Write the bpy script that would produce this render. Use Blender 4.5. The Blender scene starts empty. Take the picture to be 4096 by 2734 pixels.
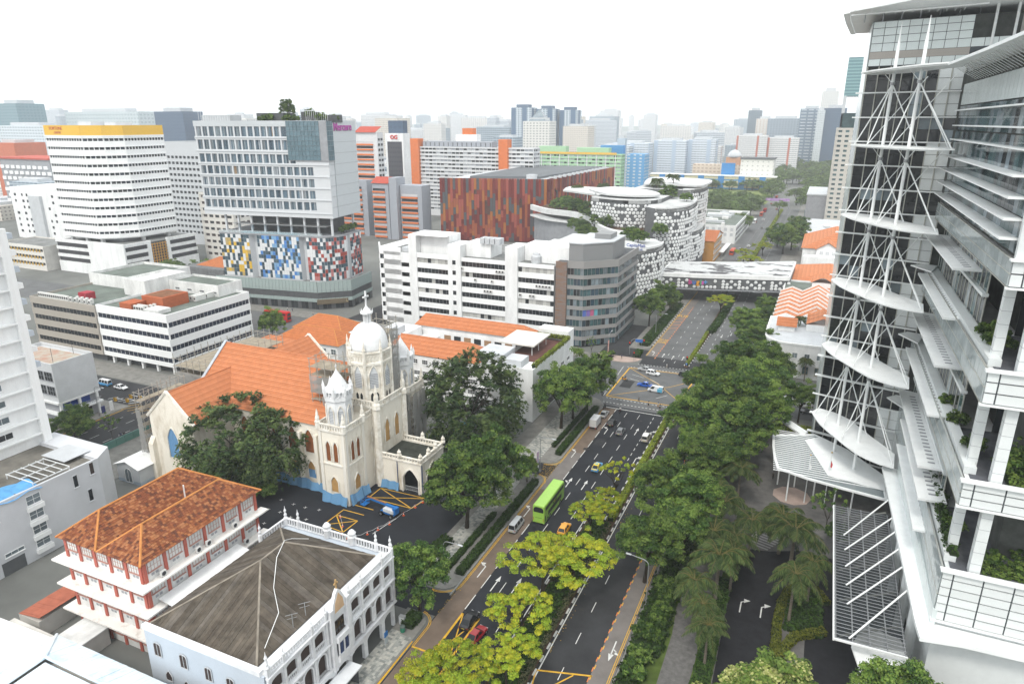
import bpy, bmesh, math, random
from mathutils import Vector, Matrix
scene = bpy.context.scene
COL = scene.collection
RN = random.Random(11)
PI = math.pi
rad = math.radians

# ---------------------------------------------------------------- camera
cam_data = bpy.data.cameras.new('camera')
cam = bpy.data.objects.new('camera', cam_data); COL.objects.link(cam)
cam_data.lens = 24.0; cam_data.sensor_width = 36.0
cam_data.clip_start = 0.5; cam_data.clip_end = 20000.0
CAMP = Vector((0.0, 0.0, 78.0))
cam.location = CAMP
cam.rotation_euler = (rad(90.0 - 17.843), 0.0, rad(24.2))
scene.camera = cam
# ---------------------------------------------------------------- sky, sun, exposure
SUN_EL, SUN_AZ = 54.0, 180.0           # elevation, azimuth clockwise from +Y
world = bpy.data.worlds.new('World'); scene.world = world
world.use_nodes = True
wn = world.node_tree.nodes; wl = world.node_tree.links; wn.clear()
sky = wn.new('ShaderNodeTexSky'); sky.sky_type = 'NISHITA'; sky.sun_disc = False
sky.sun_elevation = rad(SUN_EL); sky.sun_rotation = rad(SUN_AZ)
sky.dust_density = 4.0; sky.air_density = 1.0; sky.altitude = 80.0
tc = wn.new('ShaderNodeTexCoord'); mp = wn.new('ShaderNodeMapping')
mp.inputs['Scale'].default_value = (1.6, 1.6, 6.0)
nz = wn.new('ShaderNodeTexNoise'); nz.inputs['Scale'].default_value = 2.6; nz.inputs['Detail'].default_value = 5.0
nz.inputs['Roughness'].default_value = 0.55
rp = wn.new('ShaderNodeValToRGB')
rp.color_ramp.elements[0].position = 0.32; rp.color_ramp.elements[0].color = (8.5, 9.0, 9.3, 1)
rp.color_ramp.elements[1].position = 0.66; rp.color_ramp.elements[1].color = (10.6, 10.7, 10.5, 1)
mx = wn.new('ShaderNodeMixRGB'); mx.inputs[0].default_value = 0.88
bg = wn.new('ShaderNodeBackground'); bg.inputs['Strength'].default_value = 0.104
wo = wn.new('ShaderNodeOutputWorld')
wl.new(tc.outputs['Generated'], mp.inputs['Vector']); wl.new(mp.outputs[0], nz.inputs['Vector'])
wl.new(nz.outputs['Fac'], rp.inputs[0]); wl.new(sky.outputs[0], mx.inputs[1]); wl.new(rp.outputs[0], mx.inputs[2])
wl.new(mx.outputs[0], bg.inputs['Color']); wl.new(bg.outputs[0], wo.inputs['Surface'])
sun_data = bpy.data.lights.new('sun', 'SUN'); sun = bpy.data.objects.new('sun', sun_data); COL.objects.link(sun)
sun_data.energy = 1.1; sun_data.angle = rad(12.0); sun_data.color = (1.0, 0.955, 0.88)
sdir = Vector((math.sin(rad(SUN_AZ))*math.cos(rad(SUN_EL)), math.cos(rad(SUN_AZ))*math.cos(rad(SUN_EL)), math.sin(rad(SUN_EL))))
sun.rotation_euler = sdir.to_track_quat('Z', 'Y').to_euler()
sun.location = (0, -50, 200)
vs = scene.view_settings
vs.view_transform = 'Standard'; vs.look = 'None'; vs.gamma = 1.0; vs.exposure = 0.82
try: vs.use_curve_mapping = False
except Exception: pass
scene.render.engine = 'CYCLES'
scene.cycles.max_bounces = 6; scene.cycles.diffuse_bounces = 3; scene.cycles.glossy_bounces = 3
scene.cycles.transmission_bounces = 4; scene.cycles.transparent_max_bounces = 6; scene.cycles.volume_bounces = 2
scene.cycles.caustics_reflective = False; scene.cycles.caustics_refractive = False

# ---------------------------------------------------------------- materials
MATS = {}
def mat(name, color=(0.5,0.5,0.5), rough=0.8, noise=0.12, scale=0.6, metal=0.0, spec=0.15, kind=None, c2=None, bump=0.0, stretch=None, alpha=None, island=0.0):
    """procedural material: base colour varied by noise (multi-scale), optional streaks, brick or island variation"""
    if name in MATS: return MATS[name]
    m = bpy.data.materials.new(name); MATS[name] = m; m.use_nodes = True
    nt = m.node_tree; n = nt.nodes; l = nt.links
    b = n['Principled BSDF']
    b.inputs['Roughness'].default_value = rough; b.inputs['Metallic'].default_value = metal
    b.inputs['Specular IOR Level'].default_value = spec
    col4 = (*color, 1)
    b.inputs['Base Color'].default_value = col4
    m.diffuse_color = col4
    out = None
    if noise > 0 or c2:
        t = n.new('ShaderNodeTexCoord'); mpn = n.new('ShaderNodeMapping')
        l.new(t.outputs['Object'], mpn.inputs['Vector'])
        if stretch: mpn.inputs['Scale'].default_value = stretch
        a = n.new('ShaderNodeTexNoise'); a.inputs['Scale'].default_value = scale; a.inputs['Detail'].default_value = 6; a.inputs['Roughness'].default_value = 0.65
        l.new(mpn.outputs[0], a.inputs['Vector'])
        r = n.new('ShaderNodeValToRGB')
        r.color_ramp.elements[0].position = 0.33; r.color_ramp.elements[1].position = 0.68
        lo = tuple(max(0, v*(1-noise)) for v in color); hi = tuple(min(1, v*(1+noise*0.6)) for v in color)
        if c2: lo = c2
        r.color_ramp.elements[0].color = (*lo, 1); r.color_ramp.elements[1].color = (*hi, 1)
        l.new(a.outputs['Fac'], r.inputs[0]); out = r.outputs[0]
        if bump:
            bp = n.new('ShaderNodeBump'); bp.inputs['Strength'].default_value = bump; bp.inputs['Distance'].default_value = 0.05
            a2 = n.new('ShaderNodeTexNoise'); a2.inputs['Scale'].default_value = scale*12; a2.inputs['Detail'].default_value = 4
            l.new(mpn.outputs[0], a2.inputs['Vector'])
            l.new(a2.outputs['Fac'], bp.inputs['Height']); l.new(bp.outputs[0], b.inputs['Normal'])
    if island > 0:
        g = n.new('ShaderNodeNewGeometry'); oi = n.new('ShaderNodeObjectInfo')
        ad = n.new('ShaderNodeMath'); ad.operation = 'ADD'; l.new(g.outputs['Random Per Island'], ad.inputs[0]); l.new(oi.outputs['Random'], ad.inputs[1])
        fr = n.new('ShaderNodeMath'); fr.operation = 'FRACT'; l.new(ad.outputs[0], fr.inputs[0])
        mr = n.new('ShaderNodeMapRange'); mr.inputs[3].default_value = 1-island; mr.inputs[4].default_value = 1+island*0.7
        l.new(fr.outputs[0], mr.inputs[0])
        mm = n.new('ShaderNodeMixRGB'); mm.blend_type = 'MULTIPLY'; mm.inputs[0].default_value = 1
        if out: l.new(out, mm.inputs[1])
        else: mm.inputs[1].default_value = col4
        cb = n.new('ShaderNodeCombineColor')
        for i in range(3): l.new(mr.outputs[0], cb.inputs[i])
        l.new(cb.outputs[0], mm.inputs[2]); out = mm.outputs[0]
    if out: l.new(out, b.inputs['Base Color'])
    if alpha is not None: b.inputs['Alpha'].default_value = alpha
    return m

def glassmat(name, color, rough=0.06, noise=0.35, scale=0.35):
    """facade glass: dark coated pane with interior tone differing pane by pane"""
    return mat(name, tuple(c*.8 for c in color), rough=rough, noise=noise, scale=scale, spec=0.35, island=0.4)

def leafmat(name, c1, c2, trans=0.2):
    if name in MATS: return MATS[name]
    m = bpy.data.materials.new(name); MATS[name] = m; m.use_nodes = True
    n = m.node_tree.nodes; l = m.node_tree.links; n.clear()
    g = n.new('ShaderNodeNewGeometry'); r = n.new('ShaderNodeValToRGB')
    r.color_ramp.elements[0].color = (*c1, 1); r.color_ramp.elements[1].color = (*c2, 1)
    r.color_ramp.elements[0].position = 0.1; r.color_ramp.elements[1].position = 0.95
    oi = n.new('ShaderNodeObjectInfo')
    hs = n.new('ShaderNodeHueSaturation')
    mr = n.new('ShaderNodeMapRange'); mr.inputs[3].default_value = 0.78; mr.inputs[4].default_value = 1.2
    l.new(oi.outputs['Random'], mr.inputs[0]); l.new(mr.outputs[0], hs.inputs['Value'])
    l.new(g.outputs['Random Per Island'], r.inputs[0]); l.new(r.outputs[0], hs.inputs['Color'])
    d = n.new('ShaderNodeBsdfPrincipled'); d.inputs['Roughness'].default_value = 0.6; d.inputs['Specular IOR Level'].default_value = 0.1
    t = n.new('ShaderNodeBsdfTranslucent'); mi = n.new('ShaderNodeMixShader'); mi.inputs[0].default_value = trans
    o = n.new('ShaderNodeOutputMaterial')
    l.new(hs.outputs[0], d.inputs['Base Color']); l.new(hs.outputs[0], t.inputs['Color'])
    l.new(d.outputs[0], mi.inputs[1]); l.new(t.outputs[0], mi.inputs[2]); l.new(mi.outputs[0], o.inputs[0])
    m.diffuse_color = (*c1, 1)
    return m

def clearglass(name, color, alpha):
    m = mat(name, color, rough=0.05, noise=0, spec=0.8); m.node_tree.nodes['Principled BSDF'].inputs['Alpha'].default_value = alpha
    return m

# ---------------------------------------------------------------- mesh helpers
class MB:
    def __init__(s): s.v = []; s.f = []; s.m = []; s.cm = 0
    def quad(s, a, b, c, d): 
        i = len(s.v); s.v += [tuple(a), tuple(b), tuple(c), tuple(d)]; s.f.append((i,i+1,i+2,i+3)); s.m.append(s.cm); return s
    def tri(s, a, b, c):
        i = len(s.v); s.v += [tuple(a), tuple(b), tuple(c)]; s.f.append((i,i+1,i+2)); s.m.append(s.cm); return s
    def poly(s, pts):
        i = len(s.v); s.v += [tuple(p) for p in pts]; s.f.append(tuple(range(i, i+len(pts)))); s.m.append(s.cm); return s
    def box(s, x0, x1, y0, y1, z0, z1):
        if x0 > x1: x0, x1 = x1, x0
        if y0 > y1: y0, y1 = y1, y0
        if z0 > z1: z0, z1 = z1, z0
        i = len(s.v)
        s.v += [(x0,y0,z0),(x1,y0,z0),(x1,y1,z0),(x0,y1,z0),(x0,y0,z1),(x1,y0,z1),(x1,y1,z1),(x0,y1,z1)]
        s.f += [(i,i+3,i+2,i+1),(i+4,i+5,i+6,i+7),(i,i+1,i+5,i+4),(i+1,i+2,i+6,i+5),(i+2,i+3,i+7,i+6),(i+3,i,i+4,i+7)]
        s.m += [s.cm]*6; return s
    def cbox(s, c, size, rz=0.0, M=None):
        if M is None: M = Matrix.Translation(c) @ Matrix.Rotation(rz, 4, 'Z')
        i = len(s.v); hx, hy, hz = size[0]/2, size[1]/2, size[2]/2
        for p in ((-hx,-hy,-hz),(hx,-hy,-hz),(hx,hy,-hz),(-hx,hy,-hz),(-hx,-hy,hz),(hx,-hy,hz),(hx,hy,hz),(-hx,hy,hz)):
            s.v.append(tuple(M @ Vector(p)))
        s.f += [(i,i+3,i+2,i+1),(i+4,i+5,i+6,i+7),(i,i+1,i+5,i+4),(i+1,i+2,i+6,i+5),(i+2,i+3,i+7,i+6),(i+3,i,i+4,i+7)]
        s.m += [s.cm]*6; return s
    def prism(s, pts, z0, z1, top=True, bottom=True):
        n = len(pts); i = len(s.v)
        s.v += [(p[0],p[1],z0) for p in pts] + [(p[0],p[1],z1) for p in pts]
        for k in range(n):
            j = (k+1) % n; s.f.append((i+k, i+j, i+n+j, i+n+k)); s.m.append(s.cm)
        if top: s.f.append(tuple(range(i+n, i+2*n))); s.m.append(s.cm)
        if bottom: s.f.append(tuple(range(i+n-1, i-1, -1))); s.m.append(s.cm)
        return s
    def prof(s, pts, p0, p1):
        """prism of polygon pts (3d) swept from offset p0 to p1"""
        n = len(pts); i = len(s.v)
        a = Vector(p0); b = Vector(p1)
        s.v += [tuple(Vector(p)+a) for p in pts] + [tuple(Vector(p)+b) for p in pts]
        for k in range(n):
            j = (k+1) % n; s.f.append((i+k, i+j, i+n+j, i+n+k)); s.m.append(s.cm)
        s.f.append(tuple(range(i+n, i+2*n))); s.f.append(tuple(range(i+n-1, i-1, -1))); s.m += [s.cm]*2
        return s
    def tube(s, p, q, r0, r1=None, n=6, caps=True):
        p = Vector(p); q = Vector(q); r1 = r0 if r1 is None else r1
        d = (q-p); 
        if d.length < 1e-6: return s
        d.normalize(); u = d.orthogonal().normalized(); w = d.cross(u)
        i = len(s.v)
        for (c, r) in ((p, r0), (q, r1)):
            for k in range(n):
                a = 2*PI*k/n; s.v.append(tuple(c + u*(r*math.cos(a)) + w*(r*math.sin(a))))
        for k in range(n):
            j = (k+1) % n; s.f.append((i+k, i+j, i+n+j, i+n+k)); s.m.append(s.cm)
        if caps:
            s.f.append(tuple(range(i+n, i+2*n))); s.f.append(tuple(range(i+n-1, i-1, -1))); s.m += [s.cm]*2
        return s
    def path(s, pts, rs, n=6):
        for k in range(len(pts)-1): s.tube(pts[k], pts[k+1], rs[k], rs[k+1], n)
        return s
    def lathe(s, c, prof, n=16, a0=0.0):
        """prof: list of (r,z)"""
        i = len(s.v); m = len(prof)
        for (r, z) in prof:
            for k in range(n):
                a = a0 + 2*PI*k/n; s.v.append((c[0]+r*math.cos(a), c[1]+r*math.sin(a), c[2]+z))
        for q in range(m-1):
            for k in range(n):
                j = (k+1) % n; s.f.append((i+q*n+k, i+q*n+j, i+(q+1)*n+j, i+(q+1)*n+k)); s.m.append(s.cm)
        s.f.append(tuple(range(i+(m-1)*n, i+m*n))); s.m.append(s.cm)
        s.f.append(tuple(range(i+n-1, i-1, -1))); s.m.append(s.cm)
        return s
    def build(s, name, mats, parent=None, kind=None, smooth=False, label=None):
        me = bpy.data.meshes.new(name); me.from_pydata(s.v, [], s.f)
        if not isinstance(mats, (list, tuple)): mats = [mats]
        for m in mats: me.materials.append(m)
        if len(mats) > 1: me.polygons.foreach_set('material_index', s.m)
        if smooth: me.polygons.foreach_set('use_smooth', [True]*len(me.polygons))
        me.update()
        o = bpy.data.objects.new(name, me); COL.objects.link(o)
        if parent: o.parent = parent
        if kind: o['kind'] = kind
        if label: o['label'] = label
        return o

def thing(name, label, cat, loc=(0,0,0), rz=0.0, group=None):
    o = bpy.data.objects.new(name, None); COL.objects.link(o)
    o.empty_display_size = 0.5
    o.location = loc; o.rotation_euler = (0,0,rz)
    o['label'] = label; o['category'] = cat
    if group: o['group'] = group
    return o
def tag(o, label=None, cat=None, group=None, kind=None):
    if label: o['label'] = label
    if cat: o['category'] = cat
    if group: o['group'] = group
    if kind: o['kind'] = kind
    return o
def struct(name, mb, m): return tag(mb.build(name, m), kind='structure')
def dup(root, loc, rz=0.0, label=None, group=None, sc=None):
    r = root.copy(); COL.objects.link(r); r.location = loc; r.rotation_euler = (0,0,rz)
    if sc: r.scale = sc if isinstance(sc, tuple) else (sc,sc,sc)
    if label: r['label'] = label
    if group: r['group'] = group
    for ch in root.children:
        c = ch.copy(); COL.objects.link(c); c.parent = r
        for g in ch.children:
            d = g.copy(); COL.objects.link(d); d.parent = c
    return r
CUBES = {}
def cube_mesh(m):
    if m.name not in CUBES:
        b = MB().box(-.5,.5,-.5,.5,-.5,.5); me = bpy.data.meshes.new('unit_'+m.name)
        me.from_pydata(b.v, [], b.f); me.materials.append(m); CUBES[m.name] = me
    return CUBES[m.name]
def pieces(T, name, items, limit=300, key=None):
    """items: (cx,cy,cz,sx,sy,sz,rz,mat). up to `limit` become objects, the rest one joined part"""
    if len(items) > limit:
        W = Matrix.Translation(T.location) @ Matrix.Rotation(T.rotation_euler[2], 4, 'Z')
        items = sorted(items, key=lambda t: ((W @ Vector(t[:3]))-CAMP).length - 3*max(t[3],t[4],t[5]))
    for t in items[:limit]:
        o = bpy.data.objects.new(name, cube_mesh(t[7])); COL.objects.link(o); o.parent = T
        o.location = t[:3]; o.scale = t[3:6]; o.rotation_euler = (0,0,t[6])
    rest = items[limit:]
    if rest:
        b = MB(); ms = []
        for t in rest:
            if t[7] not in ms: ms.append(t[7])
            b.cm = ms.index(t[7]); b.cbox(t[:3], t[3:6], t[6])
        b.build(name, ms, T, kind='stuff')

class Face:
    """a facade plane in a thing's local frame: origin o, direction angle a (u axis), outward normal to the right of u"""
    def __init__(s, T, o, a): s.T = T; s.o = o; s.a = a; s.c = math.cos(a); s.s = math.sin(a)
    def at(s, u, d): return (s.o[0]+u*s.c+d*s.s, s.o[1]+u*s.s-d*s.c)
    def bx(s, u0, u1, z0, z1, d0, d1, m):
        x, y = s.at((u0+u1)/2, (d0+d1)/2)
        return (x, y, (z0+z1)/2, abs(u1-u0), abs(d1-d0), abs(z1-z0), s.a, m)

def facade(F, w, z0, nf, fh, nb, wall, glass, sill=0.35, head=0.15, pier=0.3, depth=0.25, store=None, ends=0.6, pier_d=0.03, skip=None, names=('spandrel','pier','window'), basefill=True):
    """spandrel bands + piers standing `depth` proud of glass panes. u from 0..w, floors from z0"""
    sp, pi_, wi = [], [], []
    glass = glass if isinstance(glass, (list, tuple)) else [glass]
    for f in range(nf):
        zb = z0+f*fh
        sp.append(F.bx(0, w, zb-(head*fh if f else 0), zb+sill*fh, -depth, 0, wall))
    sp.append(F.bx(0, w, z0+nf*fh-head*fh, z0+nf*fh, -depth, 0, wall))
    zt = z0+nf*fh
    bw = (w-2*ends)/nb
    if ends > 0.01:
        for (a, b) in ((0, ends), (w-ends, w)): pi_.append(F.bx(a, b, z0+0.01, zt-0.01, -depth, -pier_d, wall))
    if pier > 0:
        for k in range(1, nb):
            u = ends+k*bw; pi_.append(F.bx(u-pier/2, u+pier/2, z0+0.01, zt-0.01, -depth, -pier_d, wall))
    for f in range(nf):
        a = z0+f*fh+sill*fh; b = z0+(f+1)*fh-head*fh
        for k in range(nb):
            if skip and skip(f, k): continue
            u = ends+k*bw
            wi.append(F.bx(u+pier/2, u+bw-pier/2, a, b, -depth+0.005, -depth+0.03, RN.choice(glass)))
    if store is not None:
        store[0].extend(sp); store[1].extend(pi_); store[2].extend(wi)
    else:
        for nme, it in zip(names, (sp, pi_, wi)): pieces(F.T, nme, it)
def flush(T, store, names=('spandrel','pier','window')):
    for nme, it in zip(names, store): pieces(T, nme, it)

def text_mesh(T, body, size, loc, rot, m, name='lettering', extrude=0.06, align='CENTER', bold=0.0, shear=0.0, spacing=1.0):
    cu = bpy.data.curves.new('txt', 'FONT'); cu.body = body; cu.size = size; cu.extrude = extrude; cu.align_x = align
    cu.offset = bold; cu.shear = shear; cu.space_character = spacing; cu.resolution_u = 2
    o = bpy.data.objects.new('txt', cu); COL.objects.link(o)
    me = bpy.data.meshes.new_from_object(o)
    bpy.data.objects.remove(o); bpy.data.curves.remove(cu)
    me.materials.clear(); me.materials.append(m)
    q = bpy.data.objects.new(name, me); COL.objects.link(q); q.parent = T
    q.location = loc; q.rotation_euler = rot
    return q

# ---- body meshes for people, grown from a skeleton with the skin modifier (made first, while the scene is empty)
def skin_mesh(pts, edges, rads):
    me=bpy.data.meshes.new('p'); me.from_pydata(pts,edges,[]); o=bpy.data.objects.new('p',me); COL.objects.link(o)
    o.modifiers.new('s','SKIN'); sv=me.skin_vertices[0].data
    for i,r in enumerate(rads): sv[i].radius=(r,r); sv[i].use_root=(i==0)
    sub=o.modifiers.new('u','SUBSURF'); sub.levels=1; sub.render_levels=1
    dg=bpy.context.evaluated_depsgraph_get(); m=bpy.data.meshes.new_from_object(o.evaluated_get(dg)); bpy.data.objects.remove(o); bpy.data.meshes.remove(me); return m
BODY={}
for pose in ('walk','stand','ride'):
    st=.28 if pose=='walk' else .06
    if pose!='ride':
        P=[(0,0,.92),(0,0,1.12),(0,0,1.36),(0,0,1.47),(.02,0,1.57),(.02,0,1.70),(0,.17,1.38),(-st*.5,.22,1.12),(st*.1-.02,.23,.88),(0,-.17,1.38),(st*.5,-.22,1.12),(st*.8,-.22,.92),(0,.09,.88),(st*.55,.10,.50),(st*.55,.10,.10),(st*.55+.17,.10,.05),(0,-.09,.88),(-st*.35,-.10,.50),(-st*.95,-.10,.14),(-st*.95+.16,-.10,.06)]
    else:
        P=[(-.1,0,.86),(0,0,1.05),(.1,0,1.28),(.13,0,1.38),(.17,0,1.47),(.18,0,1.60),(.1,.18,1.28),(.3,.26,1.10),(.55,.27,1.03),(.1,-.18,1.28),(.3,-.26,1.10),(.55,-.27,1.03),(-.05,.1,.82),(.28,.16,.78),(.12,.18,.38),(.28,.18,.32),(-.05,-.1,.82),(.28,-.16,.78),(.12,-.18,.38),(.28,-.18,.32)]
    BODY[pose]=skin_mesh(P,[(0,1),(1,2),(2,3),(3,4),(4,5),(2,6),(6,7),(7,8),(2,9),(9,10),(10,11),(0,12),(12,13),(13,14),(14,15),(0,16),(16,17),(17,18),(18,19)],[.15,.135,.16,.06,.095,.085,.07,.05,.035,.07,.05,.035,.10,.07,.048,.045,.10,.07,.048,.045])
# shared colours
WHITE = mat('white_paint', (0.78,0.79,0.79), noise=0.14, scale=0.3, stretch=(1,1,0.3))
WHITE2 = mat('white_weathered', (0.70,0.70,0.69), noise=0.22, scale=0.35, stretch=(1,1,0.35))
OFFW = mat('off_white_wall', (0.64,0.62,0.58), noise=0.15, scale=0.3)
LGREY = mat('light_grey_wall', (0.50,0.52,0.54), noise=0.10, scale=0.3)
MGREY = mat('mid_grey', (0.30,0.31,0.33), noise=0.15, scale=0.4)
DGREY = mat('dark_grey', (0.09,0.095,0.10), noise=0.2, scale=0.5)
ROOFG = mat('flat_roof_grey', (0.20,0.205,0.20), noise=0.35, scale=0.18, bump=0.2)
ROOFGR = mat('flat_roof_green', (0.14,0.165,0.145), noise=0.3, scale=0.2)
GLASSD = glassmat('dark_glass', (0.025,0.03,0.035))
GLASSB = glassmat('blue_glass', (0.05,0.085,0.115))
GLASSL = glassmat('pale_curtain_glass', (0.22,0.27,0.30))
GLASST = glassmat('teal_glass', (0.07,0.13,0.14))
BLIND = mat('window_blind', (0.42,0.42,0.40), noise=0.1, island=0.3)
METAL = mat('grey_metal', (0.35,0.36,0.37), rough=0.45, metal=0.6, noise=0.1)
STEELW = mat('white_steel', (0.72,0.74,0.75), rough=0.4, noise=0.06)
BLACK = mat('black_rubber', (0.015,0.015,0.016), rough=0.7, noise=0)
# ================================================================= ground, roads, pavements
ASPH = mat('asphalt_dark', (0.021,0.023,0.028), rough=0.75, noise=0.28, scale=0.12, bump=0.15)
ASPH2 = mat('asphalt_worn', (0.125,0.128,0.130), rough=0.85, noise=0.22, scale=0.15, bump=0.15)
ASPH3 = mat('asphalt_medium', (0.038,0.039,0.042), rough=0.8, noise=0.28, scale=0.15, bump=0.1)
BUSL = mat('bus_lane_brown', (0.155,0.118,0.092), rough=0.85, noise=0.22, scale=0.25)
BUSL2 = mat('bus_lane_grey', (0.17,0.155,0.145), rough=0.85, noise=0.2, scale=0.25)
PAVE = mat('paving_grey', (0.21,0.205,0.19), noise=0.25, scale=0.5)
PAVEP = mat('paving_pink', (0.40,0.31,0.27), noise=0.15, scale=0.5)
YEL = mat('yellow_line', (0.62,0.36,0.04), rough=0.7, noise=0.25, scale=1.5)
WLINE = mat('white_line', (0.62,0.62,0.60), rough=0.7, noise=0.2, scale=1.5)
ORL = mat('orange_line', (0.62,0.20,0.06), rough=0.7, noise=0.2, scale=1.5)
SOIL = mat('soil', (0.09,0.055,0.035), noise=0.4, scale=0.8)
GRASS = mat('lawn', (0.075,0.11,0.025), rough=0.9, noise=0.35, scale=0.4, bump=0.4)
LAWN2 = mat('lawn_light', (0.16,0.20,0.06), rough=0.9, noise=0.25, scale=0.1)
KW = mat('kerb_white', (0.55,0.55,0.53), noise=0.2); KB = mat('kerb_black', (0.03,0.03,0.03), noise=0.2); KG = mat('kerb_grey', (0.25,0.25,0.24), noise=0.2)
def sheet(name, rects, z, m):
    b = MB()
    for r in rects:
        if len(r) == 4 and not isinstance(r[0], tuple): b.quad((r[0],r[2],z),(r[1],r[2],z),(r[1],r[3],z),(r[0],r[3],z))
        else: b.poly([(p[0],p[1],z) for p in r])
    return struct(name, b, m)
GROUND = mat('city_ground', (0.17,0.175,0.165), rough=0.9, noise=0.35, scale=0.02)
sheet('ground', [(-9000,9000,-3000,11000)], -0.012, GROUND)
# main street, left carriageway
sheet('road', [(-50.2,-30.4,60,178),(-50.2,-19.3,20,59.99)], 0.0, ASPH)
sheet('road', [(-30.4,-19.3,60,184)], 0.004, ASPH3)
sheet('road', [(-50.2,-19.3,215,700)], 0.0, ASPH2)
sheet('road', [(-400,140,190,215),(-66,-10,184.1,190)], 0.0045, ASPH2); sheet('road', [(-66,-19.3,178.0,184.1)], 0.0065, ASPH2)          # cross street and junction
sheet('road', [(-175,-156,-40,189.9),(-420,-175.01,121,134),(-175,-156,215.1,420)], 0.001, ASPH3)  # street behind the church
sheet('road', [(-58.5,-50.2,80.5,86.5),(-60,-50.2,131.8,137.5)], 0.002, ASPH)  # lot entrances
sheet('road', [(-120,-55.5,80,131)], -0.004, ASPH)                         # church yard
sheet('road', [(-66,-50.2,222,232),(-66,-58,232,262)], 0.006, ASPH3)
sheet('bus_lane', [(-50.0,-46.45,30,176)], 0.008, BUSL)
sheet('bus_lane', [(-22.7,-19.4,40,184),(-50.0,-46.45,222,330)], 0.010, BUSL2)
sheet('bus_lane', [(-50.0,-46.45,126,146)], 0.0115, BUSL2)
sheet('road_patch', [(-50.2,-30.5,216,226),(-50.6,-47.2,193.5,200.0),(-32.7,-30.4,176,178)], 0.0125, ASPH3)
# pavements (raised)
def slab(name, rects, h, m):
    b = MB()
    for r in rects:
        if len(r) == 4 and not isinstance(r[0], tuple): b.box(r[0],r[1],r[2],r[3],-0.2,h)
        else: b.prism(r, -0.2, h)
    return struct(name, b, m)
def arc(cx, cy, r, a0, a1, n=8): return [(cx+r*math.cos(rad(a0+(a1-a0)*k/n)), cy+r*math.sin(rad(a0+(a1-a0)*k/n))) for k in range(n+1)]
slab('pavement', [[(-55,40),(-50.6,40),(-50.6,77.0)]+arc(-53.0,77.6,2.4,0,90,6)+[(-55.0,80.0)]], 0.12, PAVE)
slab('pavement', [[(-60,86.8)]+[(-54,86.8)]+arc(-53.4,89.6,2.8,-90,0,6)+[(-50.6,128.5)]+arc(-53,129.0,2.4,0,90,6)+[(-60,131.5)]], 0.12, PAVE)
slab('pavement', [[(-64.5,137.8),(-54,137.8)]+arc(-53.0,140.2,2.4,-90,0,6)+[(-50.6,176)]+arc(-56.6,176,6,0,80,6)+[(-64.5,183)]], 0.12, PAVE)
slab('pavement', [[(-64.5,216)]+arc(-56.5,222,6,-90,0,6)[0:]+[(-50.6,221.5),(-50.6,221.8),(-66,221.8),(-66,216)]], 0.12, PAVEP)
slab('pavement', [[(-57.8,232.4),(-55,232.4)]+arc(-54,235.8,3.4,-80,0,5)+[(-50.6,420),(-57.8,420)], (-60,-52.5,420,700)], 0.12, PAVE)
slab('plaza', [(-19.0,22,40,178)], 0.12, mat('plaza_paving',(0.135,0.13,0.125),noise=0.25,scale=0.6))
slab('pavement', [(-19.0,-10.5,222,420),(-19.0,10,420,900)], 0.12, PAVE)
slab('pavement', [(-155.5,-140,60,189),(-186,-175.5,134.5,189),(-250,-186.01,134.5,143.5),(-230,-175.5,100,120.5)], 0.12, PAVE)
slab('pavement', [(-186,-60,215.6,221),(-150,-64.6,186,189.6),(-300,-186,215.6,224)], 0.12, PAVE)
slab('plaza_medallion', [arc(1.7,145.6,4.0,0,320,8)], 0.135, PAVEP)
sheet('lawn', [(-18.7,-13.4,60,178)], 0.126, GRASS)
sheet('footpath', [[(-13.4,62),(-9.6,62),(-9.2,90),(-11.2,99),(-8.4,106),(-8.2,120),(-12.6,120),(-14.0,99),(-13.2,90)]], 0.130, mat('path_brick',(0.13,0.125,0.12),noise=0.3,scale=1.2))
sheet('lawn', [[(-9.4,62),(-5.9,62),(-6.5,112),(-8.2,112),(-8.2,106),(-10.9,99),(-9.0,90)]], 0.134, GRASS)
BRICKD = mat('driveway_dark_block', (0.018,0.018,0.021), rough=0.8, noise=0.35, scale=0.5, bump=0.3)
sheet('driveway', [[(-5.7,62),(1.2,62),(1.6,100),(3.5,112),(6.5,117),(18,117),(18,124),(4,124.5),(-1,122),(-6.2,121),(-6.4,110)], (6.0,21,70,117)], 0.138, BRICKD)
sheet('plaza_zebra', [[(-6.2+.42*k,123.6+.8*k),(-1.4+.42*k,122.2+.8*k),(-1.25+.42*k,122.6+.8*k),(-6.05+.42*k,124.05+.8*k)] for k in range(10)], 0.143, mat('zebra_grey',(0.33,0.32,0.31)))
sheet('lawn', [(-400,-30,2500,2501)], -0.008, GRASS)
sheet('playing_field', [(-155,-52,735,905)], -0.006, LAWN2)
sheet('lawn', [(-140,-56,590,735)], -0.004, GRASS)
# median with planted strip
slab('median', [(-32.7,-30.6,60,118),(-32.6,-30.6,118,175.5),[(-35.6,219.4),(-34.4,219.4),(-33.6,250),(-33.6,268),(-31.4,285),(-31.2,330),(-35.2,330),(-35.2,260)],(-36,-33,420,690)], 0.16, SOIL)
slab('median', [(-36.2,-32.7,60,118)], 0.155, SOIL)
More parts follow.
